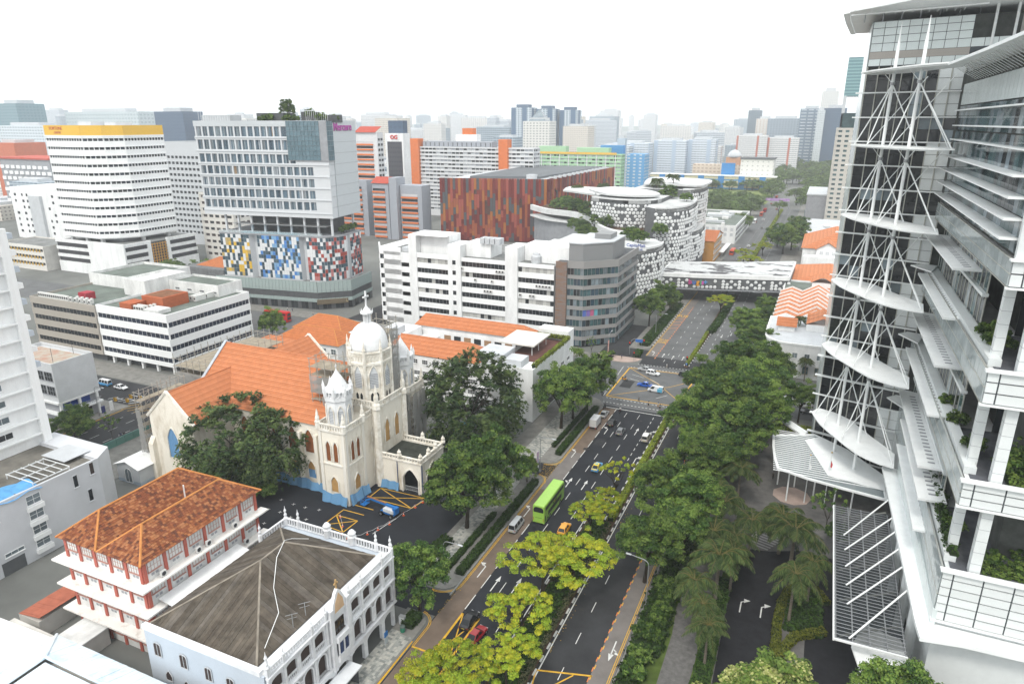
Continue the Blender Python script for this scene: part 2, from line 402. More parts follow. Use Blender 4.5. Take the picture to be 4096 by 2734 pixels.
# kerb stones, black and white along the median
kp = tag(MB().box(-30.62,-30.55,60,60.5,-0.1,0.02).build('kerb', KG), kind='structure')
items = []
def kerb_run(x0, y0, x1, y1, n, w=0.28, alt=True, h=0.19):
    dx, dy = (x1-x0)/n, (y1-y0)/n; L = math.hypot(dx, dy); a = math.atan2(dy, dx)
    for k in range(n):
        items.append((x0+dx*(k+.5), y0+dy*(k+.5), h/2-0.02, L-0.02, w, h+0.04, a, (KW if k % 2 else KB) if alt else KG))
kerb_run(-30.45,62,-30.45,176,78); kerb_run(-32.85,118,-32.75,176,36); kerb_run(-36.3,64,-36.3,118,36)
kerb_run(-34.25,219,-33.4,258,26); kerb_run(-35.75,219,-35.4,260,28); kerb_run(-33.4,258,-31.2,285,18)
kerb_run(-50.42,86,-50.42,128,28,alt=False); kerb_run(-50.42,141,-50.42,176,24,alt=False); kerb_run(-50.42,236,-50.42,300,40); kerb_run(-19.15,60,-19.15,176,60,alt=False)
pieces(kp, 'kerb_stone', items, 300)
# ---- painted lines
YW = []; WH = []; OR = []
def ln(lst, x0, y0, x1, y1, w=0.13):
    d = Vector((x1-x0, y1-y0, 0)); n = Vector((-d.y, d.x, 0)).normalized()*w/2
    lst.append([(x0-n.x,y0-n.y),(x1-n.x,y1-n.y),(x1+n.x,y1+n.y),(x0+n.x,y0+n.y)])
def dash(lst, x0, y0, x1, y1, on, off, w=0.13):
    d = Vector((x1-x0, y1-y0)); L = d.length; d.normalize(); t = 0
    while t < L:
        e = min(t+on, L); ln(lst, x0+d.x*t, y0+d.y*t, x0+d.x*e, y0+d.y*e, w); t += on+off
def arrow(lst, x, y, L=4.6, kind='s', s=1):
    """arrow with its tip at x,y pointing along s*Y"""
    ln(lst, x, y-s*L, x, y-s*1.4, 0.2)
    lst.append([(x-0.42*s,y-s*1.6),(x+0.42*s,y-s*1.6),(x,y)])
    if kind in 'lr':
        q = -1 if kind == 'l' else 1
        lst.pop(); lst.pop()
        ln(lst, x, y-s*L, x, y-s*1.2, 0.2)
        ln(lst, x, y-s*1.2, x+q*s*0.7, y-s*0.7, 0.2)
        lst.append([(x+q*s*0.45,y-s*1.25),(x+q*s*1.4,y-s*0.35),(x+q*s*0.35,y-s*0.15)])
    if kind == 'b':
        ln(lst, x, y-s*2.8, x-s*0.7, y-s*2.2, 0.18); lst.append([(x-0.5*s,y-s*2.6),(x-1.15*s,y-s*1.7),(x-0.45*s,y-s*1.75)])
for x in (-46.45,): dash(WH, x, 84, x, 176, 4.0, 2.0, 0.16)
for x in (-43.0,-39.35): dash(WH, x, 90, x, 176, 3.2, 3.6)
dash(WH, -35.4, 118, -35.4, 176, 1.4, 1.5, 0.15); dash(WH, -39.35, 62, -39.35, 92, 2.6, 3.8)
ln(WH, -50.0, 176.6, -32.7, 176.6, 0.32)
dash(WH, -26.8, 60, -26.8, 176, 2.7, 5.3); ln(WH, -30.1, 60, -30.1, 176, 0.2)
ln(WH, -36.7, 84, -36.7, 118, 0.18)
for (x0,y0,x1,y1) in ((-51.7,180,-32,180.4),(-51.7,183.4,-32,183.6),(-50.4,216.2,-31,217.2),(-53,212.4,-31,213.6),(-52.9,184.5,-54.2,212)): dash(WH, x0,y0,x1,y1,0.55,0.5,0.3)
# yellow box junction
for (a,b,c_,d) in ((-52,184.6,-32,185.0),(-52,184.6,-52,211.5),(-52,211.5,-30,212.8),(-30,212.8,-31.5,185.0)): ln(YW,a,b,c_,d,0.42)
ln(YW,-52,184.6,-36,199.6,0.2); ln(YW,-36,199.6,-30,208,0.2); ln(YW,-52,211.5,-40,200.5,0.2); ln(YW,-40,200.5,-32,190,0.2)
for (x0,y0,x1,y1) in ((-49.6,205.6,-45.4,204.2),(-49.4,201.8,-46,200.6),(-43.2,203.6,-39.6,200.6),(-38,188.6,-35.4,192.4),(-33,205.5,-30.5,209.5)): ln(WH,x0,y0,x1,y1,0.16)
for k in (0,1):
    d = 0.28*k
    pts = [(-54.2,86.35+d*0)] + [(x+0.0,y) for x,y in arc(-53.4,89.6,3.35+d,-95,0,8)] + [(-50.05+d,92),(-50.05+d,128.5)] + arc(-53,129.0,2.95+d,0,80,6)
    for p,q in zip(pts,pts[1:]): ln(YW,p[0],p[1],q[0],q[1],0.12)
    pts = arc(-53.0,77.6,2.95+d,80,0,6)+[(-50.05+d,76),(-50.05+d,73.2)]
    for p,q in zip(pts,pts[1:]): ln(YW,p[0],p[1],q[0],q[1],0.12)
    pts = arc(-53.0,140.2,2.95+d,-95,0,6)+[(-50.05+d,142),(-50.05+d,174)]
    for p,q in zip(pts,pts[1:]): ln(YW,p[0],p[1],q[0],q[1],0.12)
    ln(YW,-50.05+d,226,-50.05+d,330,0.12); ln(YW,-19.75-d,60,-19.75-d,174,0.12); ln(YW,-156.4-d,60,-156.4-d,118,0.12); ln(YW,-174.6+d,60,-174.6+d,118,0.12)
ln(YW,-50.05,40,-50.6,74,0.4)
# yellow bus box near
ln(YW,-50.0,73.0,-46.9,73.0,0.35); ln(YW,-46.3,45,-46.3,83,0.38); ln(YW,-43.2,66,-43.2,83,0.38)
ln(YW,-46.2,83,-43.1,72,0.2); ln(YW,-46.2,72,-43.1,83,0.2); ln(YW,-46.6,45,-46.6,72,0.12)
ln(YW,-30.4,76.5,-22.4,78.8,0.3); ln(YW,-30.4,76.5,-28.6,66,0.22); ln(YW,-30.2,70,-25,77.8,0.22)
dash(OR,-22.75,62,-22.75,176,1.0,1.2,0.16); dash(YW,-22.55,62.6,-22.55,176,0.9,1.3,0.16)
dash(OR,-46.5,224,-46.5,300,1.6,1.2,0.3)
for y in (262,267,272,277): ln(OR,-50,y,-46.6,y+2.6,0.3)
for (x,y,k) in ((-37.5,166.2,'s'),(-44.9,163.5,'l'),(-48.4,147.6,'l'),(-33.9,166.2,'r'),(-33.8,150.2,'r'),(-41.2,133.9,'s'),(-44.8,133.6,'b'),(-37.3,132.6,'s'),(-34.3,130.0,'r'),(-48.6,118.6,'l'),(-48.4,97.0,'l'),(-44.6,94.5,'s'),(-41.0,95.5,'s')): arrow(WH,x,y,4.6,k)
for (x,y,k) in ((-21.1,82.6,'b'),(-32.3,262,'s'),(-29.0,258,'s'),(-26,262,'s'),(-28,290,'s'),(-24.5,290,'s')): arrow(WH,x,y,4.6,k,-1)
for (x,y,k) in ((-48,232,'l'),(-44.5,231,'s'),(-41,230,'s'),(-37.6,230.5,'s')): arrow(WH,x,y,4.6,k)
for (x,y) in ((-4.2,106),(-0.9,106)): 
    arrow(WH,x,y,4.0,'r')
for x in (-43.0,-39.4): dash(WH,x,222,x,690,2.4,5,0.14)
for x in (-30.6,-26.8): dash(WH,x,222,x,690,2.4,4,0.14)
ln(WH,-33.2,214.8,-20,216.2,0.3); ln(WH,-50,219.0,-36,219.6,0.0001)
for x in (-46.5,-43,-39.4): dash(WH,x,700,x,980,2.4,5,0.14)
# queen street lines
for x in (-160.5,-165.5,-170): dash(WH,x,60,x,120,2.6,2.6,0.14)
for k in range(5): ln(WH,-186+2.2*k,121.8,-184.4+2.2*k,124.0,0.3); 
for k in range(4): ln(YW,-178+k*2.6,118,-174+k*2.6,123,0.2)
# church yard bays
for k in range(3): ln(YW,-84.6,94.2+k*0,-84.6,94.2,0.2)
for (x0,y0,x1,y1) in ((-84.6,94.6,-79.3,94.0),(-84.6,94.6,-84.4,101),(-79.3,94,-79.1,98.6),(-84.5,98.6,-79.1,98.6),(-84.6,94.6,-79.1,98.6),(-84.5,98.6,-79.3,94),(-84.4,100.9,-79.2,100.9),(-84.4,103.4,-78.6,103.4),
    (-82.4,107.2,-71.6,107.2),(-82.4,107.2,-82.4,111.6),(-71.6,107.2,-70.6,112),(-82.4,111.6,-71.6,107.2),(-82.4,107.2,-71,111.8),(-82.4,111.6,-71,111.9)): ln(YW,x0,y0,x1,y1,0.22)
ln(WH,-73.6,96,-72.4,102.6,0.14)
for i in range(5):
    for j in range(4):
        x = -99+i*3.3+RN.uniform(-.4,.4); y = 86+j*4.2+RN.uniform(-.4,.4)
        if x > -86 and y > 93: continue
        ln(WH,x-.35,y-.2,x+.35,y+.2,0.12); ln(WH,x-.2,y+.35,x+.2,y-.35,0.12)
def paint(name, lst, z, m):
    b = MB()
    for p in lst: b.poly([(q[0],q[1],z) for q in p])
    # keep every face looking up
    for i, f in enumerate(b.f):
        a, c_, d = (Vector(b.v[f[0]]), Vector(b.v[f[1]]), Vector(b.v[f[2]]))
        if (c_-a).cross(d-a).z < 0: b.f[i] = tuple(reversed(f))
    return struct(name, b, m)
drv = [p for p in WH if p[0][0] > -8 and p[0][1] < 120]
WH2 = [p for p in WH if p not in drv]
paint('road_marking', WH2, 0.020, WLINE); paint('road_marking', YW, 0.024, YEL); paint('road_marking', OR, 0.022, ORL); paint('road_marking', drv, 0.146, WLINE)
bt = text_mesh(None, 'BUS', 3.2, (-48.2,281.5,0.026), (0,0,0), YEL, name='road_lettering', extrude=0.001, bold=0.05); bt['kind'] = 'structure'; bt.scale = (0.85,1.5,1)
bt = text_mesh(None, '07:30\n23:00', 1.7, (-48.2,245.5,0.026), (0,0,0), YEL, name='road_lettering', extrude=0.001, bold=0.03); bt['kind'] = 'structure'; bt.scale = (0.8,1.7,1)
# ================================================================= architecture helpers
MCACHE = {}
def window(T, F, u, z, w, h, nx=2, ny=2, fr=None, gl=None, d=0.0, name='window', fw=0.09, arched=0, sill=True):
    """framed window centred at u, bottom z: frame part with its pane as a sub-part, standing on the wall plane"""
    fr = fr or WHITE; gl = gl or GLASSD
    k = ('w', round(w,2), round(h,2), nx, ny, fr.name, gl.name, arched)
    if k not in MCACHE:
        b = MB(); t = 0.10
        if arched:
            n = 8; rise = w*0.5*arched; zs = h-rise
            P = [(-w/2,0),(w/2,0)] + [(w/2*math.cos(PI*i/n) , zs+rise*(math.sin(PI*i/n) if arched <= 1 else (1-abs(math.cos(PI*i/n)))**0.75)) for i in range(n+1)]
            for i in range(len(P)):
                p, q = P[i], P[(i+1) % len(P)]
                b.tube((p[0],-t/2,p[1]), (q[0],-t/2,q[1]), fw*0.8, n=4)
            for i in range(1, nx): b.box(-w/2+w*i/nx-fw/3, -w/2+w*i/nx+fw/3, -t, 0, 0, h-rise*0.3)
            b2 = MB(); b2.poly([(p[0],-0.03,p[1]) for p in P])
        else:
            b.box(-w/2,w/2,-t,0,0,fw); b.box(-w/2,w/2,-t,0,h-fw,h); b.box(-w/2,-w/2+fw,-t,0,fw,h-fw); b.box(w/2-fw,w/2,-t,0,fw,h-fw)
            for i in range(1, nx): b.box(-w/2+w*i/nx-fw/3, -w/2+w*i/nx+fw/3, -t*0.9, 0, fw, h-fw)
            for i in range(1, ny): b.box(-w/2+fw, w/2-fw, -t*0.8, 0, h*i/ny-fw/3, h*i/ny+fw/3)
            if sill: b.box(-w/2-0.08,w/2+0.08,-t-0.12,0.02,-0.09,-0.001)
            b2 = MB().box(-w/2+fw*0.5,w/2-fw*0.5,-0.035,-0.012,fw*0.5,h-fw*0.5)
        me = bpy.data.meshes.new('window'); me.from_pydata(b.v, [], b.f); me.materials.append(fr)
        m2 = bpy.data.meshes.new('pane'); m2.from_pydata(b2.v, [], b2.f); m2.materials.append(gl)
        MCACHE[k] = (me, m2)
    me, m2 = MCACHE[k]
    o = bpy.data.objects.new(name, me); COL.objects.link(o); o.parent = T
    x, y = F.at(u, d); o.location = (x, y, z); o.rotation_euler = (0,0,F.a)
    p = bpy.data.objects.new('pane', m2); COL.objects.link(p); p.parent = o
    return o

def arch_pts(uc, w, zs, rise, pointed, n=8):
    out = []
    for i in range(n+1):
        t = PI*(1-i/n); c = math.cos(t)
        if pointed: zz = zs+rise*(1-abs(c)**1.6)
        else: zz = zs+rise*math.sin(t)
        out.append((uc+w/2*c, zz))
    return out
def arch_panel(b, F, u0, u1, z0, z1, uc, w, zb, zs, rise, d0, d1, pointed=False, n=8):
    """wall panel with one arched opening, real thickness from d0 to d1"""
    def P(u, z, d): x, y = F.at(u, d); return (x, y, z)
    def bx(a, c, e, f):
        if c-a < 1e-3 or f-e < 1e-3: return
        b.prof([P(a,e,d0),P(c,e,d0),P(c,f,d0),P(a,f,d0)], (0,0,0), Vector(P(0,0,d1))-Vector(P(0,0,d0)))
    bx(u0, u1, z0, zb); bx(u0, uc-w/2, zb, z1); bx(uc+w/2, u1, zb, z1)
    A = arch_pts(uc, w, zs, rise, pointed, n)
    off = Vector(P(0,0,d1))-Vector(P(0,0,d0))
    for (p, q) in zip(A, A[1:]):
        b.prof([P(p[0],p[1],d0),P(q[0],q[1],d0),P(q[0],z1,d0),P(p[0],z1,d0)], (0,0,0), off)
def arch_fill(b, F, uc, w, zb, zs, rise, d, pointed=False, n=8):
    A = arch_pts(uc, w, zs, rise, pointed, n); pts = [(uc-w/2, zb)]+A+[(uc+w/2, zb)]
    b.poly([(*F.at(u, d), z) for u, z in reversed(pts)])
def arch_trim(b, F, uc, w, zb, zs, rise, d, r, pointed=False, n=8, legs=True):
    A = arch_pts(uc, w+r, zs, rise+r*0.5, pointed, n)
    if legs: A = [(A[0][0], zb)]+A+[(A[-1][0], zb)]
    for p, q in zip(A, A[1:]):
        b.tube((*F.at(p[0], d), p[1]), (*F.at(q[0], d), q[1]), r, n=5)

def slope_frame(p0, p1, q):
    """eave p0->p1 (outside on the right when walking), q a point up the slope: returns matrix u,v,n"""
    p0 = Vector(p0); u = (Vector(p1)-p0).normalized(); w = Vector(q)-p0; v = (w-u*w.dot(u)).normalized(); n = u.cross(v)
    if n.z < 0: n = -n
    M = Matrix((( u.x,v.x,n.x,p0.x),(u.y,v.y,n.y,p0.y),(u.z,v.z,n.z,p0.z),(0,0,0,1)))
    return M, (Vector(p1)-p0).length
def clip_poly(poly, f):
    """Sutherland-Hodgman against f(p)>=0 (linear)"""
    out = []
    for i in range(len(poly)):
        a, b = poly[i], poly[(i+1) % len(poly)]; fa, fb = f(a), f(b)
        if fa >= 0: out.append(a)
        if (fa >= 0) != (fb >= 0):
            t = fa/(fa-fb); out.append((a[0]+(b[0]-a[0])*t, a[1]+(b[1]-a[1])*t))
    return out
def uvpoly(M, pts):
    Mi = M.inverted(); return [tuple((Mi @ Vector(p))[:2]) for p in pts]
def roof_slope(T, pts, mode, m, step=0.45, th=0.06, name='tile_course', limit=300, base=None, acc=None):
    """roof plane given by 3d polygon pts (first two = eave). mode 'course': stepped rows; 'strip': sheets up the slope; 'tile': single tiles"""
    M, L = slope_frame(pts[0], pts[1], pts[2]); P = uvpoly(M, pts)
    if sum(P[i][0]*P[(i+1)%len(P)][1]-P[(i+1)%len(P)][0]*P[i][1] for i in range(len(P))) < 0: P = P[::-1]
    ms = m if isinstance(m, (list, tuple)) else [m]
    us = [p[0] for p in P]; vs_ = [p[1] for p in P]
    bb = MB()
    bb.poly([tuple(M @ Vector((p[0],p[1],-0.02))) for p in P]); bb.build('roof_deck', base or ms[0], T)
    out = []
    def emit(poly, mm, n0a, n1a, n0b, n1b, v0, v1):
        """slab over uv poly; underside/top n vary along v"""
        if len(poly) < 3: return
        b = MB(); n = len(poly)
        def N(v, a, c): return a+(c-a)*((v-v0)/(v1-v0) if v1 > v0 else 0)
        lo = [tuple(M @ Vector((p[0],p[1],N(p[1],n0a,n0b)))) for p in poly]; hi = [tuple(M @ Vector((p[0],p[1],N(p[1],n1a,n1b)))) for p in poly]
        b.v = lo+hi
        b.f = [tuple(range(n,2*n))]+[(k,(k+1)%n,n+(k+1)%n,n+k) for k in range(n)]
        b.m = [0]*len(b.f); out.append((b, mm))
    if mode == 'course':
        v = min(vs_); k = 0
        while v < max(vs_)-0.02:
            v1 = min(v+step, max(vs_))
            pl = clip_poly(clip_poly(P, lambda p: p[1]-v), lambda p: v1-p[1])
            emit(pl, ms[k % len(ms)] if len(ms) > 1 else ms[0], 0.0, th*1.6, 0.0, th*0.5, v, v1); v = v1; k += 1
    elif mode == 'strip':
        u = min(us); r = RN
        while u < max(us)-0.02:
            u1 = min(u+step, max(us))
            pl = clip_poly(clip_poly(P, lambda p: p[0]-u), lambda p: u1-0.03-p[0])
            t = th*(0.5+r.random()); emit(pl, r.choice(ms), 0.0, t, 0.0, t, 0, 1); u = u1
    elif mode == 'tile':
        su, sv = step
        v = min(vs_); row = 0
        while v < max(vs_)-0.05:
            v1 = min(v+sv, max(vs_)); row += 1
            pr = clip_poly(clip_poly(P, lambda p: p[1]-v), lambda p: v1-p[1])
            if len(pr) >= 3:
                ua, ub = min(p[0] for p in pr), max(p[0] for p in pr); u = ua-(su/2 if row % 2 else 0)
                while u < ub:
                    pl = clip_poly(clip_poly(pr, lambda p: p[0]-u), lambda p: u+su-0.02-p[0])
                    j = RN.uniform(0,0.03); emit(pl, RN.choice(ms), 0, th*1.5+j, 0, th*0.4+j, v, v1); u += su
            v = v1
    if acc is not None: acc.extend(out); return
    roof_flush(T, out, name, limit)
def roof_flush(T, out, name, limit=300):
    W = Matrix.Translation(T.location) @ Matrix.Rotation(T.rotation_euler[2], 4, 'Z')
    if len(out) > limit: out = sorted(out, key=lambda t: ((W @ Vector(t[0].v[0]))-CAMP).length)
    for b, mm in out[:limit]: b.build(name, mm, T)
    if out[limit:]:
        c = MB(); msl = []
        for b, mm in out[limit:]:
            if mm not in msl: msl.append(mm)
            i = len(c.v); c.v += b.v; c.f += [tuple(q+i for q in f) for f in b.f]; c.m += [msl.index(mm)]*len(b.f)
        c.build(name, msl, T, kind='stuff')
def ridge_caps(T, segs, r, m, name='ridge_cap'):
    for p, q in segs: MB().tube(p, q, r, n=6).build(name, m, T)
def hip_roof(T, x0, x1, y0, y1, z0, z1, mode, m, step, along='y', inset=None, th=0.06, name='tile_course', cap=None, hips=(True,True), capr=0.16, limit=300, base=None, sides='NESW'):
    """hip or gable roof on a rectangle; along = ridge direction; hips = (low end hipped, high end hipped)"""
    if along == 'y':
        xm = (x0+x1)/2; k = inset if inset is not None else (x1-x0)/2
        a = (xm, y0+(k if hips[0] else 0), z1); b = (xm, y1-(k if hips[1] else 0), z1)
        P = {'W':[(x0,y1,z0),(x0,y0,z0),a,b],'E':[(x1,y0,z0),(x1,y1,z0),b,a],'S':[(x0,y0,z0),(x1,y0,z0),a],'N':[(x1,y1,z0),(x0,y1,z0),b]}
        if not hips[0]: P.pop('S')
        if not hips[1]: P.pop('N')
        caps = [(a,b)]
        if hips[0]: caps += [((x0,y0,z0),a),((x1,y0,z0),a)]
        if hips[1]: caps += [((x0,y1,z0),b),((x1,y1,z0),b)]
    else:
        ym = (y0+y1)/2; k = inset if inset is not None else (y1-y0)/2
        a = (x0+(k if hips[0] else 0), ym, z1); b = (x1-(k if hips[1] else 0), ym, z1)
        P = {'S':[(x0,y0,z0),(x1,y0,z0),b,a],'N':[(x1,y1,z0),(x0,y1,z0),a,b],'W':[(x0,y1,z0),(x0,y0,z0),a],'E':[(x1,y0,z0),(x1,y1,z0),b]}
        if not hips[0]: P.pop('W')
        if not hips[1]: P.pop('E')
        caps = [(a,b)]
        if hips[0]: caps += [((x0,y0,z0),a),((x0,y1,z0),a)]
        if hips[1]: caps += [((x1,y0,z0),b),((x1,y1,z0),b)]
    acc = []
    for s, p in P.items():
        if s in sides: roof_slope(T, p, mode, m, step, th, name, limit, base, acc)
    roof_flush(T, acc, name, limit)
    if cap: ridge_caps(T, caps, capr, cap)
def rect_prism(T, name, x0,x1,y0,y1,z0,z1,m): return MB().box(x0,x1,y0,y1,z0,z1).build(name, m, T)
def parapet(T, x0,x1,y0,y1,z,h,t,m,name='parapet'):
    b = MB(); b.box(x0,x1,y0,y0+t,z,z+h); b.box(x0,x1,y1-t,y1,z,z+h); b.box(x0,x0+t,y0+t,y1-t,z,z+h); b.box(x1-t,x1,y0+t,y1-t,z,z+h)
    return b.build(name, m, T)
def faces(T, x0, x1, y0, y1):
    """south, east, west faces of a rectangle, u running so that outward is to the right"""
    return {'S': (Face(T,(x0,y0),0.0), x1-x0), 'E': (Face(T,(x1,y0),PI/2), y1-y0), 'W': (Face(T,(x0,y1),-PI/2), y1-y0), 'N': (Face(T,(x1,y1),PI), x1-x0)}
def block(T, x0, x1, y0, y1, z0, z1, wall, glass, nf, sides, core=None, sill=0.38, head=0.14, pier=0.25, depth=0.3, base=0.0, top=0.0, roof=None, par=1.0, store=None, ends=0.6, pier_d=0.04, skip=None):
    """office/flat block: core, facade bands on `sides` {'S':bays,..}, plain walls elsewhere, roof and parapet"""
    dS = depth if 'S' in sides else 0; dE = depth if 'E' in sides else 0; dW = depth if 'W' in sides else 0; dN = depth if 'N' in sides else 0
    rect_prism(T, 'wall', x0+dW, x1-dE, y0+dS, y1-dN, z0, z1-par, core or wall)
    st = store if store is not None else ([],[],[])
    fz0 = z0+base; fz1 = z1-top-par; fh = (fz1-fz0)/nf
    for s, nb in sides.items():
        if s == 'S': F, w = Face(T,(x0,y0),0.0), x1-x0
        if s == 'E': F, w = Face(T,(x1,y0+dS),PI/2), y1-y0-dS-dN
        if s == 'W': F, w = Face(T,(x0,y1-dN),-PI/2), y1-y0-dS-dN
        if s == 'N': F, w = Face(T,(x1,y1),PI), x1-x0
        facade(F, w, fz0, nf, fh, nb, wall, glass, sill, head, pier, depth, st, ends, pier_d, skip)
        if base > 0: st[0].append(F.bx(0, w, z0, fz0-0.005, -depth, 0, wall))
        if top+par > 0: st[0].append(F.bx(0, w, fz1+0.005, z1, -depth, 0, wall))
    if par > 0: parapet(T, x0+dW, x1-dE, y0+dS, y1-dN, z1-par, par-0.01, 0.25, wall)
    MB().quad((x0+dW+.25,y0+dS+.25,z1-par+0.02),(x1-dE-.25,y0+dS+.25,z1-par+0.02),(x1-dE-.25,y1-dN-.25,z1-par+0.02),(x0+dW+.25,y1-dN-.25,z1-par+0.02)).build('roof', roof or ROOFG, T)
    if store is None: flush(T, st)
    return st
# ---- rooftop air conditioner units
ACW = mat('ac_white', (0.66,0.66,0.64), noise=0.12, scale=1.0); ACD = mat('ac_grille', (0.05,0.05,0.055), rough=0.6, noise=0.1)
def ac_unit(loc, rz, label, group, w=0.95, d=0.45, h=1.25, fans=1, src={}):
    k = (w, d, h, fans)
    if k not in src:
        t = thing('air_conditioner', label, 'air conditioner', loc, rz, group)
        MB().box(-w/2,w/2,-d/2,d/2,0.12,h).build('body', ACW, t)
        b = MB(); b.box(-w/2+.05,-w/2+.15,-d/2,d/2,0,0.12); b.box(w/2-.15,w/2-.05,-d/2,d/2,0,0.12); b.build('foot', METAL, t)
        for i in range(fans):
            zc = 0.12+(h-0.12)*(i+.5)/fans; r = min(w*0.40,(h-.12)/fans*0.42)
            M = MB(); M.tube((0,-d/2-0.02,zc),(0,-d/2+0.01,zc),r,n=10); M.build('fan_grille', ACD, t)
        src[k] = t; return t
    return dup(src[k], loc, rz, label, group)
# ================================================================= near buildings on the church side
# ---- arcaded building with a dark corrugated roof
SHUT = mat('dark_shutter', (0.055,0.040,0.036), rough=0.6, noise=0.2, scale=2.0, stretch=(1,1,12))
PEB = mat('pebbledash', (0.42,0.42,0.43), noise=0.3, scale=3.0, bump=0.5)
BLUEG = mat('pale_blue_wall', (0.47,0.52,0.58), noise=0.08, scale=0.15)
CORR = [mat('corrugated_brown_%d'%i, c, rough=0.85, noise=0.45, scale=0.5, stretch=(1,1,1)) for i,c in enumerate(((0.092,0.078,0.062),(0.080,0.066,0.052),(0.105,0.088,0.070),(0.115,0.10,0.085)))]
STONEW = mat('carved_white_trim', (0.70,0.71,0.73), noise=0.14, scale=0.8)
T = thing('arcaded_building', 'white arcaded three storey building with dark brown corrugated hip roof', 'building', (-76.6,48.9,0))
W_, D_, HP = 21.6, 27.6, 14.2
b = MB(); b.box(0,W_-3.2,0.0,D_,0,4.4); b.box(0,W_-0.5,0.0,D_,4.4,12.9); b.build('wall', BLUEG, T)
rect_prism(T,'side_coping',-0.15,W_-1.0,-0.15,0.55,12.9,13.6,STONEW)
F = Face(T,(W_,0.0),PI/2)     # street front
tr = MB()
bays = [(0.5,3.0),(3.0,5.7),(5.7,8.4),(8.4,11.2),(16.4,19.2),(19.2,21.9),(21.9,24.6),(24.6,27.1)]
for (a,c_) in bays:
    fr = MB(); sh = MB(); s2 = MB(); bal = MB(); peb = MB()
    u = (a+c_)/2; w = 1.95
    arch_panel(fr,F,a,c_,8.9,12.9,u,w,9.15,11.5,0.4,-0.5,-0.12); arch_fill(sh,F,u,w,9.15,11.5,0.4,-0.42)
    arch_panel(peb,F,a,c_,4.8,8.9,u,w*0.94,5.0,7.3,0.92,-0.5,-0.16); arch_fill(s2,F,u,w*.94,5.0,7.3,0.92,-0.44)
    arch_trim(tr,F,u,w*.94,5.0,7.3,0.92,-0.10,0.15)
    for k in range(6): bal.cbox((*F.at(u-w/2+.16+k*w/6, -0.2), 9.55),(0.12,0.12,0.7))
    x,y = F.at(u,-0.2); bal.cbox((x,y,9.98),(0.22,w,0.14)); bal.cbox((x,y,9.18),(0.22,w,0.14))
    for q,nm_,m_ in ((fr,'upper_bay',STONEW),(peb,'pebble_bay',PEB),(sh,'shutter',SHUT),(s2,'shutter',SHUT),(bal,'balustrade',STONEW)): q.build(nm_,m_,T)
for u in (0.25,3.0,8.4,11.2,16.4,19.2,24.6,27.35):
    tr.cbox((*F.at(u,-0.05),9.4),(0.36,0.36,9.4),0); tr.lathe((*F.at(u,-0.05),14.1),[(0.22,0),(0.3,0.25),(0.12,0.5),(0.18,0.8),(0.05,1.2),(0.01,1.5)],6)
for u in (5.7,21.9): tr.lathe((*F.at(u,-0.12),4.9),[(0.2,0),(0.16,0.3),(0.14,2.3),(0.24,2.5)],8); tr.cbox((*F.at(u,-.12),10.9),(0.2,0.2,3.6))
for z in (4.45,8.75,12.75): tr.cbox((*F.at(D_/2,0.0),z),(0.5,D_,0.24),0)
# centre oriel
tr.cbox((*F.at(12.0,0.1),9.0),(0.8,0.7,10.2)); tr.cbox((*F.at(15.6,0.1),9.0),(0.8,0.7,10.2))
ori = MB()
pts = [F.at(11.9,-.3),F.at(12.6,.75),F.at(15.0,.75),F.at(15.7,-.3)]
ori.prism(pts,5.0,6.1); ori.prism(pts,8.3,9.2); ori.prism([F.at(12.2,-.3),F.at(12.8,.5),F.at(14.8,.5),F.at(15.4,-.3)],4.4,5.0); ori.prism([F.at(11.9,-.3),F.at(11.9,-.1),F.at(15.7,-.1),F.at(15.7,-.3)],9.2,12.9)
for u in (12.65,13.8,14.95): x,y=F.at(u,.68); ori.cbox((x,y,7.2),(0.16,0.16,2.2))
ori.build('oriel', STONEW, T)
for u in (13.22,14.38): pieces(T,'oriel_pane',[F.bx(u-.5,u+.5,6.1,8.3,.5,.53,glassmat('indigo_glass',(0.03,0.06,0.16)))])
window(T,F,13.8,9.5,2.0,2.0,3,1,SHUT,GLASSD,0.0)
g_ = MB(); g_.prof([(*F.at(12.4,-.2),12.9),(*F.at(15.2,-.2),12.9),(*F.at(15.0,-.2),14.6),(*F.at(14.3,-.2),16.0),(*F.at(13.8,-.2),16.5),(*F.at(13.3,-.2),16.0),(*F.at(12.6,-.2),14.6)],(0,0,0),(0.5,0,0)); g_.build('gable_front', STONEW, T)
MB().prof([(*F.at(12.8,.32),13.1),(*F.at(14.8,.32),13.1),(*F.at(14.6,.32),14.6),(*F.at(13.8,.32),15.9),(*F.at(13.0,.32),14.6)],(0,0,0),(0.05,0,0)).build('gable_panel', mat('peach_plaster',(0.62,0.42,0.26)), T)
c_ = MB(); x,y=F.at(13.8,.05); c_.box(x-.1,x+.1,y-.1,y+.1,16.5,17.9); c_.box(x-.1,x+.1,y-.4,y+.4,17.2,17.4); c_.build('cross', mat('gilded_stone',(0.45,0.30,0.14)), T)
# ground arcade
gr = MB()
for (a,cc) in ((0.4,3.6),(3.6,8.2),(8.2,12.0),(15.6,19.4),(19.4,24.0),(24.0,27.2)):
    arch_panel(gr,F,a,cc,0,4.35,(a+cc)/2,cc-a-0.8,0,2.7,0.75,-0.6,-0.05)
arch_panel(gr,F,12.0,15.6,0,4.35,13.8,2.8,0,2.8,0.7,-0.6,-0.05)
gr.build('arcade', STONEW, T); tr.build('trim', STONEW, T)
